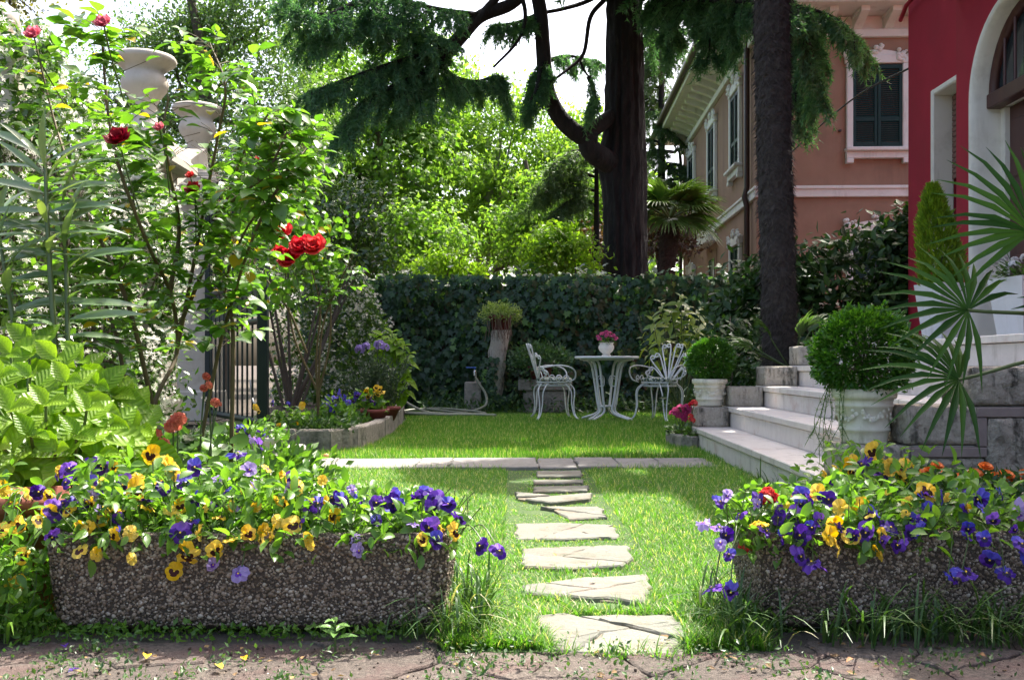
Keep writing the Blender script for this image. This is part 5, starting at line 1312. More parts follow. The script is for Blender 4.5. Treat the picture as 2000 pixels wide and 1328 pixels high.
bush("dark_shrub", "dark leafy shrub behind the small box ball", (2.0, 9.6, 0), [((2.25, 10.2, .5), (.3, .3, .55)), ((2.5, 9.8, .45), (.3, .3, .5)), ((2.35, 10.6, 1.0), (.35, .3, .4))], 1800, 60, .18, .09, M_lau1, M_lau, LAU, 150, stems=8)
# young palm pups at the foot of the tall palm
pup = thing("palm_seedling", "young palm with thin fan fronds at the foot of the tall palm", "palm", (U(1545, 0, 8.3)[0], 8.35, .3))
C = hairy_trunk([(U(1545, 0, 8.3)[0], 8.35, .3), (U(1545, 0, 8.3)[0], 8.35, .62)], [.06, .08], M_fibred, pup, 500, .08, 16)
for az, el, L in ((2.6, 30, .35), (-.5, 40, .38), (-2.7, 20, .42), (-1.2, 60, .3), (.6, 50, .4), (3.4, 55, .3)):
    e = math.radians(el); d = np.array([math.cos(az) * math.cos(e), math.sin(az) * math.cos(e), math.sin(e)]); hub = C[-1] + d * L
    mb = MB(); fan_leaf(mb, hub, d, nz([0, -.2, 1.]), .34, 14, 80, .014, .3); f_ = mb.build("frond", M_palmlight, pup); st = MB(); st.tube([C[-1], hub], .006, 5); st.build("petiole", M_petiole, f_, True)
# white tapered pots on the terrace
M_wpot = pm("white_pot", (.66, .66, .65), (.70, .70, .69), 5, .4, .03, 60, c3=(.60, .59, .56), s3=4, lo3=.5, hi3=.75, streak=((.44, .42, .37), 7, .52, .7))
def square_pot(label, c, h, r0, r1, yaw):
    x, y, z = c; mb = MB(); A = rotz(yaw, c); mb2 = []
    v = [(s1 * r, s2 * r, zz) for r, zz in ((r0, 0), (r1, h), (r1 - .02, h), (r1 - .03, h - .05)) for s1, s2 in ((-1, -1), (1, -1), (1, 1), (-1, 1))]
    f = [[i, (i + 1) % 4, (i + 1) % 4 + 4, i + 4] for i in range(4)] + [[4 + i, 4 + (i + 1) % 4, 8 + (i + 1) % 4, 8 + i] for i in range(4)] + [[8 + i, 8 + (i + 1) % 4, 12 + (i + 1) % 4, 12 + i] for i in range(4)] + [[12, 13, 14, 15], [3, 2, 1, 0]]
    mb.add(xf(v, A), f, 0, .5); return tag(mb.build("square_pot", M_wpot), label, "pot", "white square pots on the terrace")
q = (3.28, 7.55, .80); square_pot("tapered white square pot holding the conifer on the terrace", q, .46, .105, .155, .25)
th_ = thing("clipped_conifer", "bright green pointed thuja in a white pot by the red house", "shrub", (q[0], q[1], q[2] + .41))
mb = MB(); n = 9000; hgt = R.random(n); prof = np.interp(hgt, [0, .12, .35, .7, .9, 1], [.08, .13, .135, .09, .05, .01]); a = R.uniform(0, 2 * np.pi, n); k_ = 1 + .30 * np.sin(5 * a + 14 * hgt) * np.sin(9 * hgt + 2 * a) + .25 * (R.random(n) < .06)
rr = prof * k_ * (.7 + .35 * R.random(n) ** .5); pos = np.stack([q[0] - .03 - .06 * hgt + rr * np.cos(a), q[1] + rr * np.sin(a), q[2] + .40 + hgt * .80], 1)
d = nz(np.stack([np.cos(a) * .6, np.sin(a) * .6, np.full(n, .9)], 1) + rdirs(n) * .45); mb.many(L4v, L4f, pos, d, nz(rdirs(n) + [0, -.6, .2]), np.stack([R.uniform(.015, .028, n), R.uniform(.035, .06, n), np.full(n, .02)], 1))
mb.build("foliage", leafmat("thuja_leaf", (.11, .22, .014), (.24, .34, .03), .5), th_, kind="stuff"); st = MB(); st.tube([(q[0], q[1], q[2] + .38), (q[0] - .07, q[1], q[2] + 1.1)], [.02, .008], 6); st.build("stem", M_bark, th_)
q2 = (3.40, 6.55, .80); square_pot("white square pot with white flowers beside the arched door", q2, .42, .13, .18, .15)
flower_plant("white_petunia", "white flowering plant in the pot beside the arched door", (q2[0], q2[1], 1.18), [("white", (q2[0] + R.normal(-.05, .10), q2[1] + R.normal(-.05, .08), 1.30 + R.uniform(-.06, .12))) for _ in range(18)], .05, 300, .05, .2, .2, (L4v, L4f))
# small bed of red and pink cyclamen at the far end of the steps
ke = thing("small_bed_edging", "low grey stone edging of the tiny flower bed by the steps", "edging", U(1325, 0, 8.0) * [1, 1, 0])
pts = [U(1300, 0, 8.4), U(1308, 0, 8.0), U(1330, 0, 7.72), U(1352, 0, 7.62)]
for p, q in zip(pts, pts[1:]):
    e = nz((q - p)[:2]); n = np.array([-e[1], e[0]]) * .07; mb = MB(); mb.prism(rough_edge([p[:2] + e * .004, q[:2] - e * .004, q[:2] - e * .004 + n, p[:2] + e * .004 + n], .003, .04), -.02, .10, .01); mb.build("stone_block", M_kerb, ke)
flower_plant("cyclamen", "hot pink flowers in the tiny bed beside the steps", (U(1335, 0, 8.0)[0], 8.0, .08), [("hot", U(px, py, 7.95)) for px, py in ((1320, 803), (1330, 798), (1338, 806), (1327, 811), (1342, 797), (1349, 803), (1316, 809), (1334, 815))], .05, 80, .05, .12, .10)
flower_plant("red_flowers", "small red flowers tucked against the stone block under the pot", (U(1348, 0, 7.75)[0], 7.75, .06), [("red", U(px, py, 7.74)) for px, py in ((1351, 790), (1349, 812), (1351, 820), (1356, 787))], .04, 30, .045, .06, .12)

# ================================================================ stone troughs with exposed pebbles
M_agg = pm("trough_mortar", (.050, .038, .029), (.085, .066, .05), 60, .95, .6, 120)
m, t_, p_ = new_mat("pebble")
c_ = ramp(t_, attr(t_), [(0, (.05, .04, .031)), (.3, (.135, .097, .065)), (.6, (.225, .165, .113)), (.88, (.30, .245, .185)), (1, (.44, .39, .32))]); t_.links.new(c_, p_.inputs['Base Color']); p_.inputs['Roughness'].default_value = .55
M_pebble = m
ico = []
ph = (1 + 5 ** .5) / 2
for a, b in ((1, ph), (-1, ph), (1, -ph), (-1, -ph)): ico += [(0, a, b), (a, b, 0), (b, 0, a)]
ICOv = nz(np.array(ico)); 
ICOf = []
for i in range(12):
    for j in range(i + 1, 12):
        for k in range(j + 1, 12):
            if all(np.linalg.norm(ICOv[a] - ICOv[b]) < 1.1 for a, b in ((i, j), (j, k), (i, k))):
                n = np.cross(ICOv[j] - ICOv[i], ICOv[k] - ICOv[i]); ICOf.append((i, j, k) if np.dot(n, ICOv[i]) > 0 else (i, k, j))
ICOf = np.array(ICOf)
TL, TW, TH = .98, .36, .245            # length, width, height of a trough
def rrect(l, w, r, n=6):
    out = []
    for cx_, cy_, a0 in ((l / 2 - r, w / 2 - r, 0), (-l / 2 + r, w / 2 - r, 90), (-l / 2 + r, -w / 2 + r, 180), (l / 2 - r, -w / 2 + r, 270)):
        for a in np.linspace(a0, a0 + 90, n): out.append((cx_ + r * math.cos(math.radians(a)), cy_ + r * math.sin(math.radians(a))))
    return np.array(out)
tbody = MB(); rings = []
for l, w, r, z in ((TL - .11, TW - .10, .05, .006), (TL - .06, TW - .06, .06, .018), (TL - .035, TW - .036, .06, .045), (TL - .014, TW - .016, .055, .12), (TL, TW, .05, TH - .008), (TL - .006, TW - .006, .047, TH), (TL - .06, TW - .06, .03, TH), (TL - .07, TW - .07, .03, TH - .05)):
    q = rrect(l, w, r); rings.append(np.c_[q, np.full(len(q), z)])
k = len(rings[0]); fs = [[a * k + i, a * k + (i + 1) % k, (a + 1) * k + (i + 1) % k, (a + 1) * k + i] for a in range(len(rings) - 1) for i in range(k)]
tbody.add(np.concatenate(rings), fs, 0, .5, True); tbody.add(rings[0], [list(range(k))[::-1]]); tbody = tbody.mesh("trough_body", M_agg)
soilm = MB(); q = rrect(TL - .066, TW - .066, .03); soilm.add(np.c_[q, np.full(len(q), TH - .035)], [list(range(len(q)))]); soilm = soilm.mesh("soil", M_soil)
peb = MB()
def peb_on(n, f):
    u, w = R.random(n), R.random(n); pos, nrm = f(u, w); sz = R.gamma(7, .0030 / 7, n).clip(.0017, .0062); asp = R.uniform(.75, 1.45, n)
    d = nz(np.cross(nrm, rdirs(n))); peb.many(ICOv, ICOf, pos + nrm * (sz * .15)[:, None], d, nrm, np.stack([sz, sz * asp, sz * .75], 1))
def front(u, w):
    z = .02 + w * (TH - .025); ins = np.interp(z, [.006, .018, .045, .12, TH], [.05, .03, .018, .008, 0]); x = (u - .5) * (TL - .09)
    return np.stack([x, -TW / 2 + ins, z], 1), np.tile([0, -1., .0], (len(u), 1))
def back(u, w): p, n = front(u, w); return p * [1, -1, 1], n * [1, -1, 1]
def endf(sg):
    def f(u, w):
        z = .02 + w * (TH - .025); ins = np.interp(z, [.006, .018, .045, .12, TH], [.055, .03, .0175, .007, 0]); return np.stack([sg * (TL / 2 - ins), (u - .5) * (TW - .09), z], 1), np.tile([sg * 1., 0, 0], (len(u), 1))
    return f
def corner(sx, sy):
    def f(u, w):
        z = .02 + w * (TH - .025); a = u * math.pi / 2; ins = np.interp(z, [.006, .018, .045, .12, TH], [.05, .03, .018, .0075, 0]); r = .05
        return np.stack([sx * (TL / 2 - r - ins + r * np.cos(a)), sy * (TW / 2 - r - ins + r * np.sin(a)), z], 1), np.stack([sx * np.cos(a), sy * np.sin(a), np.zeros(len(u))], 1)
    return f
peb_on(7600, front); peb_on(500, back); peb_on(900, endf(1)); peb_on(1900, endf(-1))
for sx in (-1, 1): peb_on(420, corner(sx, -1)); peb_on(250, corner(sx, 1))
n = 500; a = R.random(n); pos = np.stack([(a - .5) * (TL - .05), np.full(n, -TW / 2 + .014) + R.normal(0, .006, n), np.full(n, TH - .002)], 1); peb.many(ICOv, ICOf, pos, rdirs(n), np.tile([0, 0, 1.], (n, 1)), .003)
pebm = peb.mesh("pebbles", M_pebble, True)
foot = MB(); foot.box((-.03, -.12, 0), (.03, .12, .010), .003); footm = foot.mesh("foot", M_conc)
def trough(label, x, y, yaw):
    t = thing("stone_trough", label, "planter", (x, y, 0), "pebbled stone troughs"); A = rotz(yaw, (x, y, 0))
    link("trough_body", tbody, t, M=A); link("soil", soilm, t, M=A); link("pebbles", pebm, t, "stuff", A)
    for s in (-.33, .33): link("foot", footm, t, M=A @ Matrix.Translation((s, 0, 0)))
    return A
trough("long pebbled trough overflowing with pansies left of the stepping stones", -.640, 2.56, math.radians(-.6))
trough("pebbled trough with pansies right of the stepping stones among tall grass", 1.09, 2.585, math.radians(1.5))

# ================================================================ pansies
def pansy_mesh(name, top, low, blotch, eye, sz_blotch=.6, topblotch=False):
    mb = MB(); wob = R.uniform(0, 6); ruf = R.uniform(.05, .13)
    def petal(ang, L, W, z0, m_out, m_in, bl):
        n = 9; droop_ = R.uniform(-.15, .6); L *= R.uniform(.9, 1.08); W *= R.uniform(.88, 1.1); ang += R.normal(0, .08); ca, sa = math.cos(ang), math.sin(ang); vs = [(0, 0, z0 + .02)]
        for s_ in (bl, 1.0):
            for i in range(n):
                u = i / (n - 1) * 2 - 1; a = u * 1.35
                x = math.sin(a) * W; y = L * (.45 + .55 * math.cos(a * .95)) if abs(u) < 1 else L * .42
                wv = ruf * math.sin(6.5 * u + ang * 3 + wob) + .05 * math.sin(2.2 * u + wob * 2) if s_ == 1 else 0
                x, y = x * s_, y * s_; zz = z0 - droop_ * (x * x + y * y) + wv + .05
                vs.append((x * ca - y * sa, x * sa + y * ca, zz))
        f_in = [[0, i + 2, i + 1] for i in range(n - 1)]; f_out = [[1 + i, 2 + i, 1 + n + i + 1, 1 + n + i] for i in range(n - 1)]
        r_ = R.random(); mb.add(vs, [q[::-1] for q in f_in], m_in, r_); mb.add(vs, [q for q in f_out], m_out, r_)
    petal(.55, 1.0, .55, -.16, 0, 2 if topblotch else 0, .3); petal(-.55, 1.0, .55, -.10, 0, 2 if topblotch else 0, .3)
    petal(1.72, .88, .47, .0, 1, 2, sz_blotch); petal(-1.72, .88, .47, .03, 1, 2, sz_blotch); petal(math.pi, .92, .64, .10, 1, 2, sz_blotch)
    mb.many(ICOv, ICOf, [[0, .02, .12]], [[0, 1, 0]], [[0, 0, 1.]], [[.10, .10, .05]], 3)
    mb.tube([(0, .05, 0), (0, .25, -.28), (0, .1, -.5)], [.06, .07, .04], 5, 4)
    return mb.mesh(name, [top, low, blotch, eye, M_petiole], True)
yel = petal("yellow_petal", (.90, .58, .012), amt=.22); yel2 = petal("pale_yellow_petal", (.85, .60, .06), amt=.25); eyec = plain("pansy_eye", (.8, .55, .03), .6)
drk = petal("pansy_blotch", (.05, .005, .004), .1); vio = petal("violet_petal", (.20, .05, .56), amt=.45); pur = petal("purple_petal", (.085, .012, .34), amt=.45); pur2 = petal("dark_purple_petal", (.05, .009, .22), amt=.4); blk = petal("purple_blotch", (.014, .004, .05), .1)
lav = petal("lavender_petal", (.46, .34, .72), .4); blu = petal("blue_petal", (.10, .08, .60), amt=.45)
PAN = {k: [pansy_mesh("pansy_flower", *a) for _ in range(4)] for k, a in {"y": (yel, yel, drk, eyec, .58), "Y": (yel, yel2, yel, eyec, .4), "p": (vio, pur, blk, eyec, .52), "P": (pur, pur2, blk, eyec, .6), "l": (lav, lav, vio, eyec, .4), "b": (blu, pur, blk, eyec, .5), "B": (blu, blu, pur, eyec, .4)}.items()}
PLf = leaf_tpl(.27, 4, .3, .2, .5, 1.0, .06)
M_pan1, M_pan = both("pansy_leaf", (.07, .17, .022), (.16, .30, .045), trans=.5, rough=.35)
def pansy_plant(label, base, flowers, nleaf, box, lsize=.04, group="pansies", stemn=40, hang=False):
    """flowers: (kind, point, size); box: lo, hi of the leaf mass"""
    t = thing("pansy_plant", label, "pansies", base, group); base = np.array(base, float); st = MB()
    for kind_, p, s_ in flowers:
        p = np.array(p); b = base + np.array([(p[0] - base[0]) * .55 + R.normal(0, .015), R.normal(0, .05), 0]); 
        n = nz(np.array([R.normal(0, .75), R.normal(-.75, .55), R.normal(.2, .5)])); up = nz(np.array([R.normal(0, .25), R.normal(0, .2), 1.])); up = nz(up - n * np.dot(up, n))
        place("pansy_flower", random.choice(PAN[kind_]), p, up, n, (s_ * R.uniform(.82, 1.05), s_ * R.uniform(.85, 1.1), s_ * R.uniform(.7, 1.5)), t); e = p - n * s_ * .45
        mid = (b + e) / 2 + np.array([R.normal(0, .01), R.normal(0, .01), .03 if p[2] < base[2] + .03 else .0])
        if p[2] < base[2] + .02: mid = np.array([(b[0] + p[0]) / 2, min(b[1], p[1] + .08), base[2] + .05])
        st.tube(catmull([b, mid, e + [0, 0, .008], e], 4), .0016, 4)
    lo, hi = np.array(box[0]), np.array(box[1]); N = nleaf
    u = R.random((N, 3)); pos = lo + u * (hi - lo); prof = 1 - .45 * np.abs(u[:, 0] * 2 - 1) ** 2.5; pos[:, 2] = lo[2] + (hi[2] - lo[2]) * u[:, 2] ** .8 * prof * (.75 + .4 * np.sin(pos[:, 0] * 37 + pos[:, 1] * 23) ** 2)
    if hang:
        H_ = 22; pos = np.vstack([pos, np.stack([R.uniform(lo[0], hi[0], H_), R.uniform(lo[1] - .055, lo[1] - .005, H_), base[2] + .045 - R.gamma(1.5, .014, H_)], 1)]); N += H_
    mb = MB(); mb.many(PLf[0], PLf[1], pos, nz(rdirs(N) + [0, -.25, .25]), nz(rdirs(N) * .7 + [0, -.25, .9]), R.uniform(.55, 1.3, N) * lsize); mb.build("foliage", M_pan, t, True, kind="stuff")
    for _ in range(stemn):
        a = lo + R.random(3) * (hi - lo) * [1, 1, .1]; b = a + [R.normal(0, .05), R.normal(-.02, .05), R.uniform(.05, .14)]; st.tube(catmull([a, (a + b) / 2 + R.normal(0, .01, 3), b], 3), .0014, 3, cap=False)
    st.build("stems", M_petiole, t, True); return t
def fl(kind_, px, py, s=1.0, Y=None):
    if Y is None: Y = 2.345 if py > 1045 else 2.355 + min(.25, (1045 - py) / 150 * .22)
    return (kind_, U(px, py, Y), .0235 * s * R.uniform(.8, 1.12))
LF = [fl(*a) for a in (("p", 115, 925), ("p", 135, 915), ("P", 150, 932), ("P", 165, 948), ("P", 75, 961, 1.1), ("p", 105, 996, 1.35), ("P", 125, 983, 1.1), ("b", 160, 978, 1.1), ("p", 240, 947, 1.3), ("P", 175, 910), ("p", 196, 912), ("P", 150, 960), ("b", 232, 1045, 1.05), ("P", 320, 953, 1.1), ("b", 360, 943, 1.2), ("P", 375, 975), ("p", 352, 1040, 1.35), ("b", 373, 1018), ("b", 380, 913, 1.1), ("b", 464, 886, 1.3), ("p", 505, 869), ("l", 487, 917, 1.2), ("l", 435, 930, 1.1), ("l", 495, 942), ("l", 195, 1000, 1.1), ("l", 416, 1102, 1.05), ("l", 466, 1120), ("P", 650, 972), ("b", 668, 976), ("b", 620, 984), ("b", 705, 975), ("p", 735, 982), ("b", 780, 985), ("b", 817, 962, 1.05), ("p", 830, 956), ("p", 852, 975, 1.1), ("P", 846, 992, 1.15), ("b", 875, 985), ("b", 735, 1017, .9), ("p", 838, 1030, 1.15), ("b", 852, 1055, 1.15), ("P", 897, 1012, 1.15), ("P", 938, 1066, 1.1), ("p", 975, 1076), ("b", 205, 960, .9), ("P", 285, 975, .9), ("b", 440, 960, .9), ("l", 700, 1075, .8), ("b", 600, 990, .9), ("l", 180, 970, .9), ("b", 750, 995, .8),
      ("y", 208, 940), ("y", 266, 958, 1.35), ("y", 290, 990), ("Y", 328, 910, 1.35), ("y", 294, 888, 1.1), ("Y", 345, 925, 1.1), ("y", 352, 988, 1.1), ("Y", 268, 930), ("y", 25, 970), ("y", 40, 1025, 1.4), ("y", 0, 1035, 1.2), ("Y", 55, 965), ("Y", 5, 955), ("y", 95, 1000, .9), ("y", 170, 1030, 1.0), ("y", 195, 1015, 1.1), ("Y", 255, 1042, 1.1), ("y", 155, 1075, 1.1), ("Y", 190, 1083, .8), ("Y", 258, 1090, .9), ("y", 365, 1085, 1.35), ("y", 340, 1115, 1.0), ("y", 420, 1075, 1.2), ("y", 485, 1042), ("Y", 455, 1052, 1.1), ("y", 572, 1025, 1.35), ("Y", 600, 1058), ("y", 528, 1040, 1), ("y", 555, 985), ("Y", 556, 930, 1.05), ("y", 580, 950, 1.2), ("Y", 515, 1035), ("y", 650, 1008, 1.15), ("Y", 630, 938, .8), ("Y", 450, 990, .9), ("Y", 385, 1040, .9), ("y", 228, 1000, .9), ("Y", 480, 955, .9), ("Y", 40, 1140, 1.0), ("y", 20, 1150, 1.1), ("y", 45, 1085, 1.1), ("Y", 330, 995, .9), ("Y", 500, 990, .8))]
LZ = TH - .035
for _ in range(46):
    px, py = R.uniform(70, 900), R.uniform(905, 1060); py = max(py, np.interp(px, [70, 500, 600, 900], [915, 905, 945, 985])); LF.append(fl(str(R.choice(list("yyyYYppPlb"))) if px < 600 else str(R.choice(list("pPbly"))), px, py, R.uniform(.7, 1.0)))
def near(lst, x0, x1): return [f for f in lst if x0 <= f[1][0] < x1]
cuts = [-1.16, -.98, -.82, -.66, -.50, -.32, .10]
names = ["deep purple and yellow pansies at the left end of the left trough", "yellow blotched pansies next to the left end of the left trough", "mixed yellow and violet pansies left of the left trough's middle", "tall lavender and yellow pansies at the middle of the left trough", "yellow pansies right of the left trough's middle", "violet blue pansies trailing over the right end of the left trough"]
tops = [.20, .19, .185, .18, .13, .11]
for k in range(6):
    x0, x1 = cuts[k], cuts[k + 1]; bx0, bx1 = max(x0, -1.10), min(x1, -.17)
    pansy_plant(names[k], ((bx0 + bx1) / 2, 2.56, LZ), near(LF, x0, x1), 620, ((bx0 - .02, 2.39, LZ - .02), (bx1 + .03, 2.74, LZ + tops[k] * .9)), .036, hang=True)
pp = MB(); pc = (-1.285, 2.66); pp.lathe([(.001, 0), (.085, 0), (.12, .27), (.135, .27), (.135, .31), (.118, .31), (.115, .29), (.001, .285)], 28, (pc[0], pc[1], 0)); tag(pp.build("clay_pot", M_clay), "terracotta pot at the left edge beside the left trough", "pot")
pansy_plant("large yellow dark-faced pansies spilling from the terracotta pot at the left edge", (pc[0], pc[1] - .02, .285), near(LF, -3, cuts[0]), 620, ((-1.38, 2.30, .02), (-1.14, 2.62, .36)), .036)
RFx = [fl(*a) for a in (("b", 1405, 980, 1.05), ("l", 1420, 968, .8), ("p", 1445, 1006), ("l", 1478, 985, 1.05), ("l", 1373, 1022, 1.0), ("p", 1405, 1030, 1.1), ("P", 1418, 1045), ("l", 1407, 1060, .9), ("b", 1424, 1083, 1.0), ("p", 1390, 1148, 1.15), ("b", 1427, 1155, 1.0), ("p", 1553, 1008, 1.15), ("p", 1537, 1035, 1.15), ("P", 1563, 1045, 1.1), ("P", 1618, 975, 1.0), ("p", 1585, 1100, 1.45), ("p", 1563, 1086, 1.0), ("P", 1645, 1030, 1.0), ("p", 1690, 1040, 1.4), ("P", 1740, 1030, 1.1), ("b", 1693, 1002, 1.0), ("b", 1715, 1012, 1.0), ("p", 1755, 1065, 1.15), ("P", 1778, 1040, 1.0), ("b", 1933, 1093, 1.25), ("b", 1885, 1118, 1.3), ("b", 1860, 1128, 1.1), ("b", 1965, 1120, 1.1), ("b", 1922, 1052, 1.1), ("b", 1912, 975, 1.2), ("b", 1995, 1062, 1.1), ("B", 2003, 1088, 1.1), ("l", 1990, 1003, 1.1), ("b", 1885, 990, .7),
      ("Y", 1482, 1020, 1.15), ("Y", 1525, 990, 1.15), ("Y", 1597, 963, 1.05), ("Y", 1643, 992, 1.15), ("Y", 1675, 990, 1.2), ("Y", 1630, 1025, 1.1), ("Y", 1618, 1047, 1.1), ("Y", 1637, 1070, 1.25), ("Y", 1662, 1045, 1.3), ("Y", 1718, 1078, 1.15), ("Y", 1728, 1045, .9), ("y", 1810, 958, 1.75), ("y", 1798, 968, 1.2), ("Y", 1850, 972, .8), ("Y", 1700, 1005, .8), ("Y", 1770, 1005, .8), ("Y", 1735, 960, .6))]
for _ in range(30):
    px, py = R.uniform(1470, 2000), R.uniform(960, 1060); RFx.append(fl(str(R.choice(list("yYYppPlb"))) if px < 1780 else str(R.choice(list("bBpbY"))), px, py, R.uniform(.65, 1.0)))
rc = [.40, .70, .86, 1.0, 1.40]
rn = ["violet pansies trailing over the left end of the right trough", "bright yellow and purple pansies over the middle of the right trough", "large yellow dark-faced pansy and purple ones in the right trough", "dark leaved blue violet pansies at the far right of the right trough"]
for k in range(4):
    x0, x1 = rc[k], rc[k + 1]; bx0, bx1 = max(x0, .62), min(x1, 1.5)
    pansy_plant(rn[k], ((bx0 + bx1) / 2, 2.585, LZ), near(RFx, x0, x1), 600, ((bx0 - .05, 2.40, LZ - .02), (bx1 + .03, 2.76, LZ + (.11, .11, .13, .12)[k])), .038, hang=True)
beg = thing("red_begonia", "small bright red begonia between the pansies of the right trough", "plant", (.66, 2.6, LZ)); st = MB()
for px, py in ((1500, 963), (1512, 975), (1490, 972), (1553, 980), (1562, 976), (1456, 1068), (1572, 967)):
    p = U(px, py, 2.5); place("flower", UM["red"], p, (1, 0, 0), nz(np.array([R.normal(0, .3), -.7, .5])), .026, beg); st.tube([(.67, 2.6, LZ), p], .002, 4)
st.build("stems", M_petiole, beg)
# ---- raised bed behind the right trough: pansies and marigolds
rb = MB(); rb.prism([(.98, 3.0), (2.6, 3.0), (2.6, 4.0), (1.25, 4.0), (1.02, 3.7)], -.03, .13, .02); rb.build("flower_bed", M_soil, kind="structure")
rk = thing("stone_edging", "low pale stone edging of the flower bed behind the right trough", "edging", (1.1, 3.2, 0))
ep = [np.array(q) for q in ((1.22, 3.95), (1.03, 3.72), (.97, 3.35), (.97, 2.98), (1.4, 2.96), (1.9, 2.96), (2.4, 2.96))]
for p, q in zip(ep, ep[1:]):
    e = nz(q - p); n = np.array([-e[1], e[0]]) * .06; MB().prism(rough_edge([p + e * .004, q - e * .004, q - e * .004 + n, p + e * .004 + n], .004, .05), -.02, .16, .012).build("stone_block", M_pathslab, rk)
BF = [fl(k_, px, py, s_, 3.25) for k_, px, py, s_ in (("P", 1685, 907, 1.6), ("p", 1725, 928, 1.5), ("y", 1640, 920, 1.3), ("y", 1662, 918, 1.7), ("y", 1703, 881, 1.3), ("y", 1725, 892, 1.1), ("y", 1757, 912, 1.3), ("Y", 1770, 902, 1.2), ("y", 1757, 932, 1.5), ("Y", 1740, 918, 1.2), ("y", 1615, 930, 1.0), ("Y", 1665, 896, .9), ("y", 1737, 908, 1.1), ("P", 1738, 940, 1.1), ("b", 1627, 940, .9), ("B", 1880, 955, 1.3), ("y", 1790, 915, 1.0), ("b", 1775, 912, .8))]
pansy_plant("yellow and purple pansies in the bed at the foot of the cream pot", (1.2, 3.4, .13), BF, 650, ((1.0, 3.05, .12), (1.5, 3.7, .36)), .045)
MARv, MARf = PETv, PETf
mg = MB()
for ring, (n_, r_, e_) in enumerate(((10, 1., .15), (9, .8, .5), (7, .55, .9), (5, .3, 1.5))):
    a = np.arange(n_) / n_ * 2 * np.pi + ring; d = nz(np.stack([np.cos(a), np.sin(a), np.full(n_, e_)], 1)); mg.many(PETv, PETf, np.tile([0, 0, .05 * ring], (n_, 1)), d, np.tile([0, 0, 1.], (n_, 1)), np.full(n_, r_))
marm = mg.mesh("marigold_flower", M_orange, True)
M_mar1, M_mar = both("marigold_leaf", (.02, .06, .018), (.05, .11, .03), trans=.3)
for lab, x0, lst in (("orange marigold with open blooms right of the bed pansies", 1.40, ((1800, 927), (1815, 920), (1830, 910), (1792, 932))), ("orange marigold row in front of the rough stone wall", 1.56, ((1875, 932), (1890, 934), (1850, 925), (1905, 925), (1925, 912))), ("orange marigolds at the right edge of the picture", 1.74, ((1945, 932), (1965, 928), (1980, 936), (2003, 926), (1955, 940), (1995, 945)))):
    t = thing("marigold_plant", lab, "marigold", (x0, 3.45, .13), "marigolds"); st = MB()
    for px, py in lst:
        p = U(px, py, 3.4); place("marigold_flower", marm, p, (1, 0, 0), nz(np.array([R.normal(0, .3), -.55, 1.])), .026 * R.uniform(.8, 1.15), t); st.tube([(x0 + R.normal(0, .02), 3.45, .13), p], .0025, 4)
    N = 420; pos = np.stack([x0 + R.normal(0, .07, N), 3.40 + R.normal(0, .09, N), .13 + R.random(N) * .15], 1); mb = MB(); mb.many(JL[0], JL[1], pos, nz(rdirs(N) + [0, 0, .4]), nz(rdirs(N) + [0, 0, .6]), R.uniform(.02, .045, N)); mb.build("foliage", M_mar, t, True, kind="stuff"); st.build("stems", M_petiole, t, True)

# ================================================================ fan palm reaching in from the right
M_fanleaf = leafmat("fan_palm_leaf", (.016, .058, .010), (.05, .125, .018), .32, .5, spec=.2)
fp = thing("fan_palm", "fan palm fronds reaching in from the right edge over the steps", "palm", (2.3, 3.45, 0))
C = hairy_trunk([(2.3, 3.45, 0), (2.3, 3.45, .3), (2.28, 3.45, .55)], [.12, .13, .12], M_fibred, fp, 1200, .12, 24); top = C[-1]
for px, py, Y, dpx, nrm, rad, spread, nseg, dr in ((1872, 742, 3.30, (-1, .05, .28), (.1, -.75, .6), .36, 205, 17, .2), (1890, 606, 3.35, (-.75, .1, .45), (.0, -.8, .5), .36, 235, 19, .18), (2015, 455, 3.35, (-.55, .1, .8), (-.1, -.85, .4), .43, 170, 18, .2), (2120, 620, 3.2, (.4, -.3, .7), (0, -.6, .7), .38, 200, 22, .25), (2250, 420, 3.7, (.2, .3, .9), (0, -.6, .7), .38, 200, 22, .25), (2320, 640, 3.9, (.5, .6, .4), (0, 0, 1), .38, 190, 20, .3)):
    hub = U(px, py, Y); mb = MB(); fan_leaf(mb, hub, np.array(dpx, float), np.array(nrm, float), rad, nseg, spread, .012, dr, .5); f_ = mb.build("frond", M_fanleaf, fp)
    st = MB(); st.tube(catmull([top, (top + hub) / 2 + np.array([0, 0, .10]), hub], 6), np.linspace(.011, .006, 13), 6); st.build("petiole", M_petiole, f_, True)

# ================================================================ hydrangea, oleander, roses, geraniums on the left
M_hyd1 = leafmat("hydrangea_leaf", (.13, .26, .012), (.25, .39, .025), .5, .42, obj=True, spec=.4, veins=True)
HYD = leaf_tpl(.33, 9, .28, .16, .42, 1.0, .05, 2)
HYDm = leaf_mesh("leaf", HYD, M_hyd1)
tips = []
for px, py, Y in ((60, 670, 3.2), (20, 690, 3.1), (110, 700, 3.1), (160, 705, 3.2), (60, 735, 2.95), (0, 735, 2.95), (130, 745, 2.95), (190, 750, 3.1), (90, 790, 2.85), (20, 800, 2.8), (170, 800, 2.9), (225, 770, 3.2), (150, 850, 2.85), (60, 850, 2.8), (210, 830, 3.0), (250, 800, 3.2), (240, 860, 3.0), (110, 880, 2.8), (0, 870, 2.75), (190, 890, 2.9), (265, 840, 3.1), (-60, 720, 3.0), (-50, 800, 2.9), (-40, 860, 2.8), (-110, 760, 3.1)):
    p = U(px, py, Y); tips.append((p, nz(np.array([(px - 90) / 200 * .5 + R.normal(0, .2), R.normal(-.95, .3), .8]))))
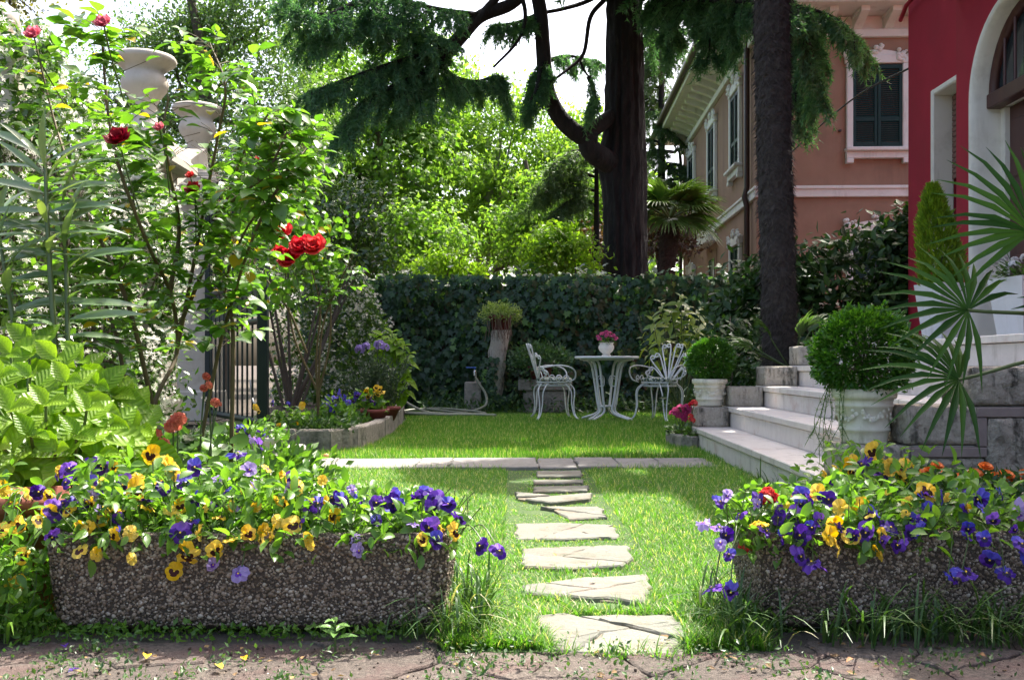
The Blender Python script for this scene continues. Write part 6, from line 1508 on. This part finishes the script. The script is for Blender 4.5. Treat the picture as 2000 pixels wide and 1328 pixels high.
shoots_plant("hydrangea", "lush yellow green hydrangea bush behind the left trough", (-1.42, 3.0, .05), tips, 8, .155, HYDm, "shrub", droop=.5, cone=.95)
M_ole1 = leafmat("oleander_leaf", (.09, .17, .075), (.17, .25, .12), .28, .25, obj=True, spec=1.0, tint=(2.0, 1.9, .5))
OLE = leaf_tpl(.075, 6, .22, .2, .5); OLEm = leaf_mesh("leaf", OLE, M_ole1)
t = thing("oleander", "tall oleander with long narrow shiny leaves above the hydrangea", "shrub", (U(130, 0, 3.3)[0], 3.3, .05)); st = MB()
for pth in ([(140, 1000), (135, 800), (132, 640), (128, 500), (118, 420)], [(130, 1000), (60, 800), (25, 620), (5, 500), (-10, 420)], [(135, 1000), (110, 700), (95, 480), (90, 370), (88, 300)]):
    P = catmull([U(px, py, 3.3 + .05 * k) for k, (px, py) in enumerate(pth)], 10); st = MB(); st.tube(P, np.linspace(.012, .005, len(P)), 6); st.build("stem", M_petiole, t, True)
    for i in range(int(len(P) * .48), len(P), 2):
        ax = nz(P[min(i + 1, len(P) - 1)] - P[i - 1]); u = nz(np.cross(ax, [.2, .9, .1])); w = np.cross(ax, u); tt = i / len(P)
        for k in range(3):
            a = k * 2.094 + i * .55 + R.normal(0, .2); o = u * math.cos(a) + w * math.sin(a); d = nz(o * (1.4 - .75 * tt ** 3) * [1.25, .6, 1] + ax * (.10 + .8 * tt ** 4) + [0, -.15, 0]); place("leaf", OLEm, P[i], d, nz(ax * .5 + np.array([0, -.75, .35]) + rdirs(1)[0] * .35), R.uniform(.17, .27), t)
# roses
M_ros1, M_ros = both("rose_leaf", (.065, .165, .02), (.15, .28, .04), trans=.5, rough=.3, spec=.8, tint=(1.4, 1.55, .5), c3=(.45, .30, .02), f3=.965)
ROS = leaf_tpl(.36, 6, .2, .15, .45, .9, .04); ROSm = leaf_mesh("leaf", ROS, M_ros1)
M_cane = pm("rose_cane", (.09, .06, .03), (.13, .10, .045), 12, .7, .2)
PTv = []; 
for i in range(5):
    for j in range(5):
        u = j / 4 * 2 - 1; v_ = i / 4; wd = .52 * math.sin(min(1, v_ * 1.25 + .12) * math.pi / 2) * (1 if v_ < .8 else .93); PTv.append((u * wd, v_ * .75 + .04 * math.cos(u * 3), .42 * v_ ** 1.6 + .22 * u * u * v_ - (.25 * max(0, v_ - .72) * 2)))
PTv = np.array(PTv); PTf = np.array([(i * 5 + j, i * 5 + j + 1, (i + 1) * 5 + j + 1, (i + 1) * 5 + j) for i in range(4) for j in range(4)])
def rose_mesh(mat):
    mb = MB()
    for ring, (n_, s_, e_) in enumerate(((6, 1.0, .1), (5, .92, .5), (5, .8, .95), (4, .62, 1.6), (3, .45, 2.6))):
        a = np.arange(n_) / n_ * 2 * np.pi + ring * .7 + R.normal(0, .1, n_); d = nz(np.stack([np.cos(a), np.sin(a), np.full(n_, e_)], 1)); n = nz(np.stack([-np.cos(a) * e_, -np.sin(a) * e_, np.ones(n_)], 1))
        mb.many(PTv, PTf, np.zeros((n_, 3)), d, n, s_ * R.uniform(.9, 1.1, n_))
    mb.lathe([(.12, -.15), (.22, -.02), (.05, .08)], 8, (0, 0, 0), 1); return mb.mesh("rose_bloom", [mat, M_petiole], True)
ROSE = {"red": rose_mesh(M_redpet), "deep": rose_mesh(petal("deep_red_petal", (.36, .005, .014), .25)), "pink": rose_mesh(petal("rose_pink_petal", (.90, .24, .32), .5))}
def rose_bush(label, base, canes, leaves_from, per, lsize, blooms, Yf, bsize, extra=None, limit=300, fwd=.05, dense=()):
    t = thing("rose_bush", label, "rose", base); st = MB(); LPp, LD, LN = [], [], []
    for ci, c in enumerate(canes):
        st = MB()
        P = catmull([U(px, py, Yf(px, py)) for px, py in c], 8); st.tube(P, np.linspace(.010, .0035, len(P)), 6)
        for i in range(int(len(P) * leaves_from), len(P)):
            for _ in range(per + (ci in dense)):
                ax = nz(P[min(i + 1, len(P) - 1)] - P[max(i - 1, 0)]); o = nz(np.cross(ax, rdirs(1)[0])); L = R.uniform(.05, .16) * lsize / .06
                tip = P[i] + (o * .9 + ax * .3 + np.array([0, 0, .1])) * L; st.tube([P[i], (P[i] + tip) / 2 + [0, 0, .01], tip], .0015, 3, cap=False)
                rd = nz(tip - P[i]); up = nz(np.array([0, -.15, 1.]) + rdirs(1)[0] * .35); sd = nz(np.cross(rd, up))
                for s_, q in ((0, 1.0), (1, .85), (-1, .85), (1, .55), (-1, .55)):
                    b = P[i] + (tip - P[i]) * q; LPp.append(b); LD.append(nz(rd * (1 if s_ == 0 else .45) + sd * s_ + [0, 0, R.normal(-.1, .2)])); LN.append(nz(up + rdirs(1)[0] * .3))
        st.build("cane", M_cane, t, True)
    if extra:
        pos, dr, nr = crown_points(*extra); LPp += list(pos); LD += list(dr); LN += list(nz(nr + [0, -.1, .6]))
    LPp = np.array(LPp); LD = np.array(LD); LN = np.array(LN)
    qx, qz = 1000 + F * LPp[:, 0] / LPp[:, 1], 712 - F * (LPp[:, 2] - EYE) / LPp[:, 1]          # thin the leaves where the pillar caps show between the canes
    keep = ~((((qx > 325) & (qx < 445) & (qz > 185) & (qz < 360)) | ((qx > 215) & (qx < 345) & (qz > 90) & (qz < 190))) & (R.random(len(LPp)) < .85)); LPp, LD, LN = LPp[keep], LD[keep], LN[keep]
    n = len(LPp); sz = R.uniform(.45, 1.2, n) * lsize
    leaf_parts(t, "leaf", ROSm, LPp, np.array(LD), np.array(LN), sz, M_ros, ROS, limit)
    for k_, px, py, s_ in blooms:
        p = U(px, py, Yf(px, py) - fwd); place("rose_bloom", ROSE[k_], p, (1, 0, .1), nz(np.array([R.normal(0, .4), -.75, .55])), bsize * s_, t)
        st = MB(); st.tube(catmull([p + [R.normal(0, .03), fwd, -.20 - fwd * .2], p + [0, fwd * .4, -.09], p], 3), .003, 5); st.build("bloom_stem", M_petiole, t, True)
    return t
rose_bush("tall rose bush with long canes and few blooms in front of the jasmine wall", (-1.5, 4.15, .05), [
    [(300, 985), (300, 800), (345, 690), (335, 580), (290, 480), (240, 350), (215, 250), (202, 120), (200, 60)], [(345, 690), (370, 560), (400, 400), (425, 270), (440, 170), (410, 85)], [(300, 800), (258, 620), (220, 520), (165, 400), (110, 250), (72, 95)],
    [(345, 650), (400, 520), (440, 400), (480, 290), (530, 215)], [(370, 980), (420, 720), (450, 600), (500, 450), (560, 340), (600, 290)], [(450, 960), (455, 650), (440, 560), (480, 450), (545, 370)], [(300, 900), (250, 760), (225, 650), (185, 540), (150, 470)],
    [(330, 580), (350, 450), (330, 330), (320, 250), (330, 190)], [(400, 520), (420, 430), (470, 380), (520, 340), (560, 260)]], .26, 1, .068,
    [("pink", 67, 72, 1.0), ("pink", 203, 50, .9), ("deep", 234, 276, 1.25), ("pink", 312, 252, .6), ("deep", 378, 372, .9), ("red", 372, 345, .5)], lambda px, py: 4.15 - .3 * (1 - min(max(py, 0), 985) / 985) + .25 * math.sin(px * .02), .046, dense=(3, 4, 5, 2, 0, 6, 7, 8, 1), fwd=.15)
rose_bush("red rose bush with a cluster of red blooms in the back bed", (-1.52, 7.9, .13), [
    [(622, 832), (618, 700), (625, 600), (600, 500), (575, 460)], [(620, 780), (645, 660), (640, 540), (620, 490)], [(618, 760), (575, 660), (560, 560), (555, 480)], [(622, 800), (628, 650), (660, 560), (690, 500)], [(600, 690), (560, 600), (500, 520), (470, 470)]], .5, 1, .075,
    [("red", 550, 460, 1.2), ("red", 588, 488, 1.15), ("red", 615, 487, 1.2), ("red", 568, 505, 1.1), ("red", 562, 515, .9), ("red", 548, 497, .8), ("red", 510, 312, .5)], lambda px, py: 7.9 - .9 * (1 - min(max(py, 400), 830) / 830), .092,
    ([blob(560, 430, 7.3, 100, 90), blob(500, 360, 7.2, 80, 70), blob(620, 390, 7.5, 70, 60), blob(460, 450, 7.0, 60, 70), blob(640, 500, 7.7, 60, 60), blob(540, 540, 7.4, 70, 50)], 900, 60, .14), fwd=.75)
# geraniums and small pots behind the left trough
flower_plant("geranium", "coral red geranium low between hydrangea and rose canes", (-1.22, 3.7, .05), [("coral", U(px, py, 3.7)) for px, py in ((303, 848), (338, 832), (348, 820), (316, 870))], .040, 120, .06, .16, .30)
flower_plant("geranium", "coral geranium on a tall stem against the gate pillar", (-1.25, 4.1, .05), [("coral", U(px, py, 4.1)) for px, py in ((403, 735), (408, 752), (420, 785), (425, 790), (398, 758))], .026, 160, .07, .16, .34)
flower_plant("orange_nasturtium", "small orange flowers peeking out beside the hydrangea leaves", (-1.32, 3.3, .05), [("coral", U(px, py, 3.3)) for px, py in ((272, 845), (262, 852), (280, 862))], .03, 60, .05, .1, .25)
bp_ = MB(); b0 = U(378, 0, 3.9); bp_.lathe([(.001, .05), (.06, .05), (.085, .23), (.092, .23), (.092, .25), (.08, .25), (.001, .23)], 24, (b0[0], b0[1], 0)); tag(bp_.build("plastic_pot", plain("black_plastic", (.015, .013, .012), .4)), "black plastic pot under the coral geraniums", "pot")
bw_ = MB(); b0 = U(512, 0, 5.9); bw_.lathe([(.001, .10), (.08, .10), (.10, .12), (.125, .20), (.135, .20), (.135, .225), (.12, .225), (.001, .20)], 28, (b0[0], b0[1], 0)); tag(bw_.build("stone_bowl", M_conc), "shallow pale stone bowl of pansies on the corner of the left bed", "bowl")
pansy_plant("small violet pansies in the pale stone bowl", (b0[0], b0[1], .2), [fl("b", 470, 838, 1.5, 5.85), fl("b", 485, 845, 1.5, 5.8), fl("p", 505, 850, 1.6, 5.8), fl("B", 515, 842, 1.3, 5.8), fl("l", 495, 855, 1.4, 5.75), fl("y", 460, 855, 1.5, 5.8), fl("y", 475, 862, 1.3, 5.75), fl("b", 520, 853, 1.2, 5.8)], 260, ((b0[0] - .2, 5.75, .18), (b0[0] + .12, 6.05, .30)), .05)
tuft_plant("weedy_undergrowth", "mixed green seedlings along the bed edge behind the left trough", (-1.28, 4.9, .04), 1800, .42, .14, .06, M_green)
tuft_plant("weedy_undergrowth", "leafy seedlings under the rose canes beside the hydrangea", (-1.75, 3.9, .05), 2200, .5, .25, .075, M_green)
# ---- back bed: rosemary, hydrangea, clay bowls, small flowers
ry = thing("rosemary_bush", "dark feathery rosemary bush in the back bed", "shrub", (U(735, 0, 9.6)[0], 9.6, .13)); mb = MB(); b = np.array(ry.location)
for k in range(90):
    e = b + np.array([R.normal(0, .13), R.normal(0, .13), R.uniform(.25, .62)]); P = catmull([b, (b + e) / 2 + R.normal(0, .03, 3), e], 6); mb.tube(P, .003, 3); n = 110; q = R.integers(2, len(P), n)
    mb.many(NEv, NEf, P[q] + R.normal(0, .004, (n, 3)), nz(rdirs(n) + [0, 0, .5]), rdirs(n), np.stack([np.full(n, .008), R.uniform(.03, .055, n), np.ones(n)], 1))
mb.build("foliage", leafmat("rosemary_leaf", (.03, .065, .03), (.07, .11, .05), .2), ry, kind="stuff")
tips = [(U(px, py, 10.3), nz(np.array([(px - 760) / 60 * .5, -.4, .9]))) for px, py in ((745, 655), (765, 650), (790, 675), (775, 665), (800, 690), (790, 720), (770, 740), (795, 745), (735, 660), (780, 700))]
shoots_plant("hydrangea", "bright leaved hydrangea in the back bed against the ivy", (U(765, 0, 10.3)[0], 10.3, .13), tips, 8, .19, HYDm, "shrub", droop=.6, cone=1.0)
UM["lil"] = umbel_mesh("flower_head", lav)
flower_plant("lilac_flowers", "lilac flower heads behind the rosemary bush", (U(725, 0, 9.9)[0], 9.9, .15), [("lil", U(px, py, 9.75)) for px, py in ((703, 682), (715, 676), (740, 673), (752, 678))], .07, 20, .06, .1, .3)
for lab, px, Y, r, z in (("shallow terracotta bowl at the front of the back bed", 722, 9.0, .18, .22), ("terracotta bowl behind the other one in the back bed", 752, 9.5, .15, .22)):
    c = U(px, 0, Y); mb = MB(); mb.lathe([(.001, .12), (r * .6, .12), (r * .92, z), (r, z), (r, z + .03), (r * .88, z + .03), (.001, z)], 28, (c[0], c[1], 0)); tag(mb.build("clay_bowl", M_clayr), lab, "bowl", "terracotta bowls in the back bed")
c = U(708, 0, 9.0); pansy_plant("yellow and violet pansies in the terracotta bowl of the back bed", (c[0], 9.0, .22), [fl("y", px, py, 1.5, 8.95) for px, py in ((722, 760), (732, 763), (715, 766), (738, 770), (728, 772), (720, 774), (742, 760), (735, 757), (745, 766))] + [fl(k_, px, py, 1.5, 8.95) for k_, px, py in (("p", 704, 767), ("b", 697, 772), ("l", 710, 778), ("p", 722, 782), ("p", 730, 785), ("b", 690, 782))], 320, ((c[0] - .14, 8.9, .20), (c[0] + .2, 9.1, .40)), .06)
pansy_plant("deep blue pansies beside the rose stem in the back bed", (U(655, 0, 8.3)[0], 8.3, .13), [fl("B", px, py, 1.5, 8.25) for px, py in ((648, 782), (655, 775), (665, 768), (650, 800), (660, 793), (672, 778), (645, 790), (680, 785), (632, 790), (640, 778))], 320, ((U(625, 0, 8.3)[0], 8.15, .12), (U(690, 0, 8.3)[0], 8.5, .36)), .06)
pansy_plant("few yellow pansies beside the gate end of the back bed", (U(560, 0, 7.9)[0], 7.9, .13), [fl("Y", 590, 793, 1.5, 7.8), fl("Y", 500, 795, 1.5, 8.6), fl("y", 506, 803, 1.4, 8.6), fl("Y", 545, 832, 1.0, 7.6), fl("Y", 580, 828, 1.0, 7.6), fl("b", 562, 790, 1.2, 7.9), fl("b", 532, 788, 1.2, 7.9)], 240, ((U(525, 0, 7.9)[0], 7.75, .12), (U(610, 0, 7.9)[0], 8.1, .30)), .06)
gcv = MB(); N = 2600; pos = np.stack([R.uniform(-1.85, -1.25, N), R.uniform(7.55, 9.4, N), .14 + R.gamma(2, .018, N)], 1); gcv.many(L4v, L4f, pos, nz(rdirs(N) + [0, 0, .5]), nz(rdirs(N) + [0, 0, .6]), R.uniform(.03, .075, N))
tag(gcv.build("bed_ground_cover", M_groundleaf, kind="stuff"), "low green plants covering the soil of the back bed", "ground cover")
gcv = MB(); N = 3400; pos = np.stack([R.uniform(-3.15, -1.55, N), R.uniform(2.6, 6.35, N), .05 + R.gamma(2, .035, N)], 1); gcv.many(PLf[0], PLf[1], pos, nz(rdirs(N) + [0, 0, .5]), nz(rdirs(N) + [0, 0, .7]), R.uniform(.04, .10, N))
tag(gcv.build("bed_ground_cover", M_groundleaf, kind="stuff"), "leafy ground cover between the jasmine wall and the rose canes", "ground cover")

# ================================================================ grass
M_grass = leafmat("grass_blade", (.065, .185, .016), (.165, .32, .045), .45, .5, c3=(.50, .47, .24), f3=.85, spec=.45, tint=(1.25, 1.5, .45))
M_tall = leafmat("tall_grass_blade", (.03, .085, .02), (.08, .15, .035), .3, .4, c3=(.35, .33, .2), f3=.96)
EXCL = STONE_XY + CROSS_XY
B5v = np.array([[-.5, 0, 0], [.5, 0, 0], [-.38, .55, .06], [.38, .55, .06], [0, 1, .2]]); 
def blades(mb, x, y, h, wd, lean, z=None, seg=2, rnd=None):
    n = len(x); a = R.uniform(0, 2 * np.pi, n); d = nz(np.stack([np.cos(a) * lean, np.sin(a) * lean, np.ones(n)], 1)); nr = nz(np.stack([np.cos(a), np.sin(a), np.full(n, .05)], 1))
    pos = np.stack([x, y, (lawn_z(x, y) if z is None else z) - .004], 1); s = np.stack([wd, h, h], 1)
    if seg == 2:
        v = B5v * [1, 1, 1]; v = v.copy(); v[:, 2] *= 1.6; mb.many(v, np.array([[0, 1, 3], [0, 3, 2], [2, 3, 4]]), pos, d, nr, s, rnd=rnd)
    else: mb.many(NEv, NEf, pos, d, nr, s, rnd=rnd)
def lawn_pts(n, x0, x1, y0, y1, pw=1.0):
    x = R.uniform(x0, x1, n); y = y0 + (y1 - y0) * R.random(n) ** pw
    k = inpoly(x, y, LAWN) & ~((y < 2.44) & ((x < -.16) | (x > .6)))
    for e in EXCL:
        c = e.mean(0); q = c + (e - c) * (1.0 if c[1] < 4 else 1.05); k &= ~inpoly(x, y, q)
    return x[k], y[k]
gm = MB()
x, y = lawn_pts(235000, -1.6, 2.3, 2.28, 6.35, 1.25); patch = .5 + .5 * np.sin(2.3 * x + 1.1) * np.sin(1.9 * y + .4) * np.sin(5 * x - 3 * y); n = len(x)
corr = (x > -.03) & (x < .46); blades(gm, x, y, R.uniform(.018, .045, n) * (.75 + .45 * patch) * np.where(corr, np.interp(y, [2.6, 4.0], [.8, .3]), 1), R.uniform(.0022, .0042, n), R.uniform(.1, .9, n), rnd=np.clip(R.random(n) * .6 + .4 * patch * (.6 + .4 * np.sin(1.1 * x * y)), 0, 1))
x, y = lawn_pts(150000, -2.0, 2.3, 6.6, 14.2, 1.1); n = len(x); blades(gm, x, y, R.uniform(.025, .06, n), R.uniform(.005, .009, n), R.uniform(.1, .8, n), seg=1)
# longer tufts along the edges of the stones, troughs, pavement and steps
ex, ey = [], []
for e in STONE_XY:
    for p, q in zip(e, np.roll(e, -1, 0)):
        L = np.linalg.norm(q - p); k = int(L * 520); s = R.random(k); w = p + (q - p) * s[:, None]; c = e.mean(0); w += nz(w - c) * R.uniform(-.01, .03, (k, 1)); ex.append(w[:, 0]); ey.append(w[:, 1])
k = 3500; ex.append(R.uniform(-.16, .62, k)); ey.append(2.285 + np.abs(R.normal(0, .05, k)))
k = 1600; ex.append(-.14 + np.abs(R.normal(0, .05, k))); ey.append(R.uniform(2.3, 2.8, k))
k = 1600; ex.append(.58 - np.abs(R.normal(0, .06, k))); ey.append(R.uniform(2.3, 2.9, k))
k = 2500; ey.append(R.uniform(4.0, 7.7, k)); ex.append(1.36 + YAW * (ey[-1] - 7.8) + .045 - np.abs(R.normal(0, .05, k)))
k = 3000; ex.append(R.uniform(-1.35, 1.35, k)); ey.append(np.where(R.random(k) < .5, 6.2, 6.93) + .05 * (ex[-1] + 1.4) + R.normal(0, .025, k))
k = 1200; ex.append(R.uniform(-1.15, -1.0, k)); ey.append(R.uniform(7.4, 9.5, k))
x = np.concatenate(ex); y = np.concatenate(ey); ok = np.ones(len(x), bool)
for e in STONE_XY: c = e.mean(0); ok &= ~inpoly(x, y, c + (e - c) * .93)
x, y = x[ok], y[ok]; n = len(x); blades(gm, x, y, R.uniform(.025, .075, n) * np.where((x > -.05) & (x < .5), np.interp(y, [2.6, 3.8], [.9, .3]), 1), R.uniform(.0025, .0045, n), R.uniform(.2, 1.1, n))
tag(gm.build("lawn_grass", M_grass, kind="stuff"), "short green grass of the lawn on both sides of the path", "grass")
# tall arching grass around the right trough and weeds at the trough ends
def arch_grass(mb, n, x0, x1, y0, y1, L0, L1, w=.004, out=None):
    for k in range(n):
        a = R.uniform(0, 2 * math.pi); d = np.array([math.cos(a), math.sin(a) * .7 - .3, 0]) if out is None else nz(np.array(out) + R.normal(0, .5, 3) * [1, 1, 0]); L = R.uniform(L0, L1); b = np.array([R.uniform(x0, x1), R.uniform(y0, y1), 0]); t = np.linspace(0, 1, 7)
        bend = R.uniform(.5, 1.25); c = b + d * (L * .75 * t ** 1.4 * bend)[:, None] + np.array([0, 0, 1.]) * (L * (t - .62 * bend * t ** 2.2))[:, None]; c[:, 2] = np.maximum(c[:, 2], .004)
        s = nz(np.cross(d, [0, 0, 1.])); ww = w * np.array([.7, 1, 1, .9, .75, .5, .06]) * R.uniform(.6, 1.2); v = np.concatenate([c - s * ww[:, None], c + s * ww[:, None]]); i = np.arange(6); mb.add(v, np.stack([i, i + 1, i + 8, i + 7], 1), 0, np.full(6, R.random()), True)
tg = MB(); arch_grass(tg, 400, .72, 1.5, 2.26, 2.40, .08, .27, .0032); arch_grass(tg, 160, .48, .64, 2.28, 2.6, .08, .22, .0032); arch_grass(tg, 60, .5, .62, 2.3, 2.8, .12, .25, .003)
tag(tg.build("tall_grass", M_tall, kind="stuff"), "long unmown grass around the foot of the right trough", "grass")
tg = MB(); arch_grass(tg, 200, -.17, -.06, 2.32, 2.75, .10, .28, .003); arch_grass(tg, 50, -.3, -.1, 2.33, 2.37, .08, .22, .002)
tag(tg.build("tall_grass", M_tall, kind="stuff"), "wispy tall grass at the right end of the left trough", "grass")
tg = MB(); arch_grass(tg, 110, 1.22, 1.36, 3.9, 4.03, .15, .42, .0035); arch_grass(tg, 60, 1.3, 1.4, 4.1, 5.6, .1, .25, .003)
tag(tg.build("tall_grass", M_tall, kind="stuff"), "tuft of long grass at the near end of the steps", "grass")
tg = MB(); arch_grass(tg, 160, -1.42, -1.14, 2.30, 2.5, .06, .2, .003); N = 900; pos = np.stack([R.uniform(-1.45, -1.13, N), R.uniform(2.28, 2.45, N), R.random(N) * .22], 1); tg.many(PLf[0], PLf[1], pos, nz(rdirs(N) + [0, 0, .2]), nz(rdirs(N) + [0, -.3, .7]), R.uniform(.012, .035, N))
N = 700; pos = np.stack([R.uniform(-1.2, -.15, N), 2.37 + R.normal(0, .02, N), R.random(N) * .03], 1); tg.many(L4v, L4f, pos, nz(rdirs(N) + [0, 0, .4]), nz(rdirs(N) + [0, -.3, .7]), R.uniform(.008, .025, N))
tag(tg.build("weeds", M_pan, kind="stuff"), "leafy weeds at the left end of the left trough", "weeds")
# small weeds in the paving joints
wd = MB()
for k in range(110):
    c = np.array([R.uniform(-1.2, 1.2), R.uniform(1.9, 2.30), 0]); N = R.integers(10, 34); pos = c + np.stack([R.normal(0, .022, N), R.normal(0, .015, N), R.random(N) * .03], 1); wd.many(L4v, L4f, pos, nz(rdirs(N) + [0, 0, .5]), nz(rdirs(N) * .6 + [0, -.2, .8]), R.uniform(.006, .018, N))
tag(wd.build("paving_weeds", M_groundleaf, kind="stuff"), "tiny weeds growing in the joints of the front paving", "weeds")
sd = thing("seedling", "single broad leaved seedling in front of the left trough", "plant", G(655, 1275)); b = np.array(sd.location); st = MB(); st.tube([b, b + [0, 0, .075]], .0025, 5); st.build("stem", M_petiole, sd)
sm = leaf_mesh("leaf", leaf_tpl(.2, 4, .35, .2, .5), leafmat("seedling_leaf", (.12, .25, .06), (.18, .32, .09), .4, obj=True))
for k in range(8):
    a = k * 2.4; z = .03 + .006 * k; place("leaf", sm, b + [0, 0, z], (math.cos(a), math.sin(a), .5), (0, -.2, 1), .05 - .002 * k, sd)
# fallen petals and dry leaves
PET = {"yellow": leaf_mesh("fallen_petal", leaf_tpl(.34, 3, .1, .3, .5), yel), "purple": leaf_mesh("fallen_petal", leaf_tpl(.34, 3, .1, .3, .5), pur), "brown": leaf_mesh("dry_leaf", leaf_tpl(.3, 4, .25, .4, .5), pm("dry_leaf", (.28, .13, .05), (.36, .2, .09), 30, .8, .2))}
for k_, px, py, lab in (("yellow", 425, 1300, "yellow petal lying on the paving right below the left trough"), ("yellow", 475, 1285, "yellow petal on the paving in front of the left trough's middle"), ("yellow", 288, 1280, "yellow petal on the paving nearest the left trough's left foot"), ("purple", 128, 1267, "purple petal on the paving below the left trough's left end"), ("purple", 155, 1308, "purple petal near the bottom left corner of the paving"), ("brown", 1668, 1290, "curled dry brown leaf on the paving below the right trough"), ("brown", 1925, 1285, "dry brown leaf in the grass at the bottom right corner"), ("purple", 948, 1222, "purple petal on the grass beside the left trough's end"), ("brown", 1160, 1138, "small dry leaf on the second stepping stone")):
    p = G(px, py, .006); o = place("fallen_petal" if k_ != "brown" else "dry_leaf", PET[k_], p + [0, 0, .004 + (.018 if "stone" in lab and "step" in lab else 0)], (R.normal(), R.normal(), 0.05), (R.normal(0, .15), R.normal(0, .15), 1), R.uniform(.022, .034), None); tag(o, lab, "petal" if k_ != "brown" else "leaf")
rs = MB(); c = G(637, 893, .02); rs.many(ICOv, ICOf, [c + [0, 0, .012]], [[0, 1, 0]], [[0, 0, 1.]], [[.022, .022, .018]]); tag(rs.build("fallen_fruit", plain("apricot", (.6, .35, .12), .6), None, True), "small round yellowish fruit on the grass by the path", "fruit")
# litter: bits of dry leaf, needles and petals on lawn and paving
lt = MB(); N = 420; x = R.uniform(-1.3, 1.6, N); y = np.where(R.random(N) < .45, R.uniform(1.85, 2.42, N), R.uniform(2.4, 12, N) ); zz_ = np.where(y < 2.42, .006, .03)
lt.many(L4v, L4f, np.stack([x, y, zz_], 1), nz(np.stack([R.normal(size=N), R.normal(size=N), R.normal(0, .15, N)], 1)), nz(np.stack([R.normal(0, .3, N), R.normal(0, .3, N), np.ones(N)], 1)), R.uniform(.008, .028, N))
tag(lt.build("leaf_litter", leafmat("litter", (.10, .055, .025), (.34, .22, .09), .2, .8), kind="stuff"), "dry bits of leaf scattered on lawn and paving", "litter")
sp_ = MB(); N = 2400; x = R.uniform(-1.6, 1.6, N); y = R.uniform(1.75, 2.44, N); k = R.random(N) < (.25 + .75 * (np.sin(7 * x + 3 * y) * np.sin(11 * y - 4 * x) > .1) * (x < .1)); x, y = x[k], y[k]; N = len(x)
sp_.many(ICOv, ICOf, np.stack([x, y, np.full(N, .002)], 1), rdirs(N), np.tile([0, 0, 1.], (N, 1)), R.gamma(2, .0009, N).clip(.0006, .004))
tag(sp_.build("soil_crumbs", M_soil, kind="stuff"), "crumbs of soil strewn over the front paving", "soil")
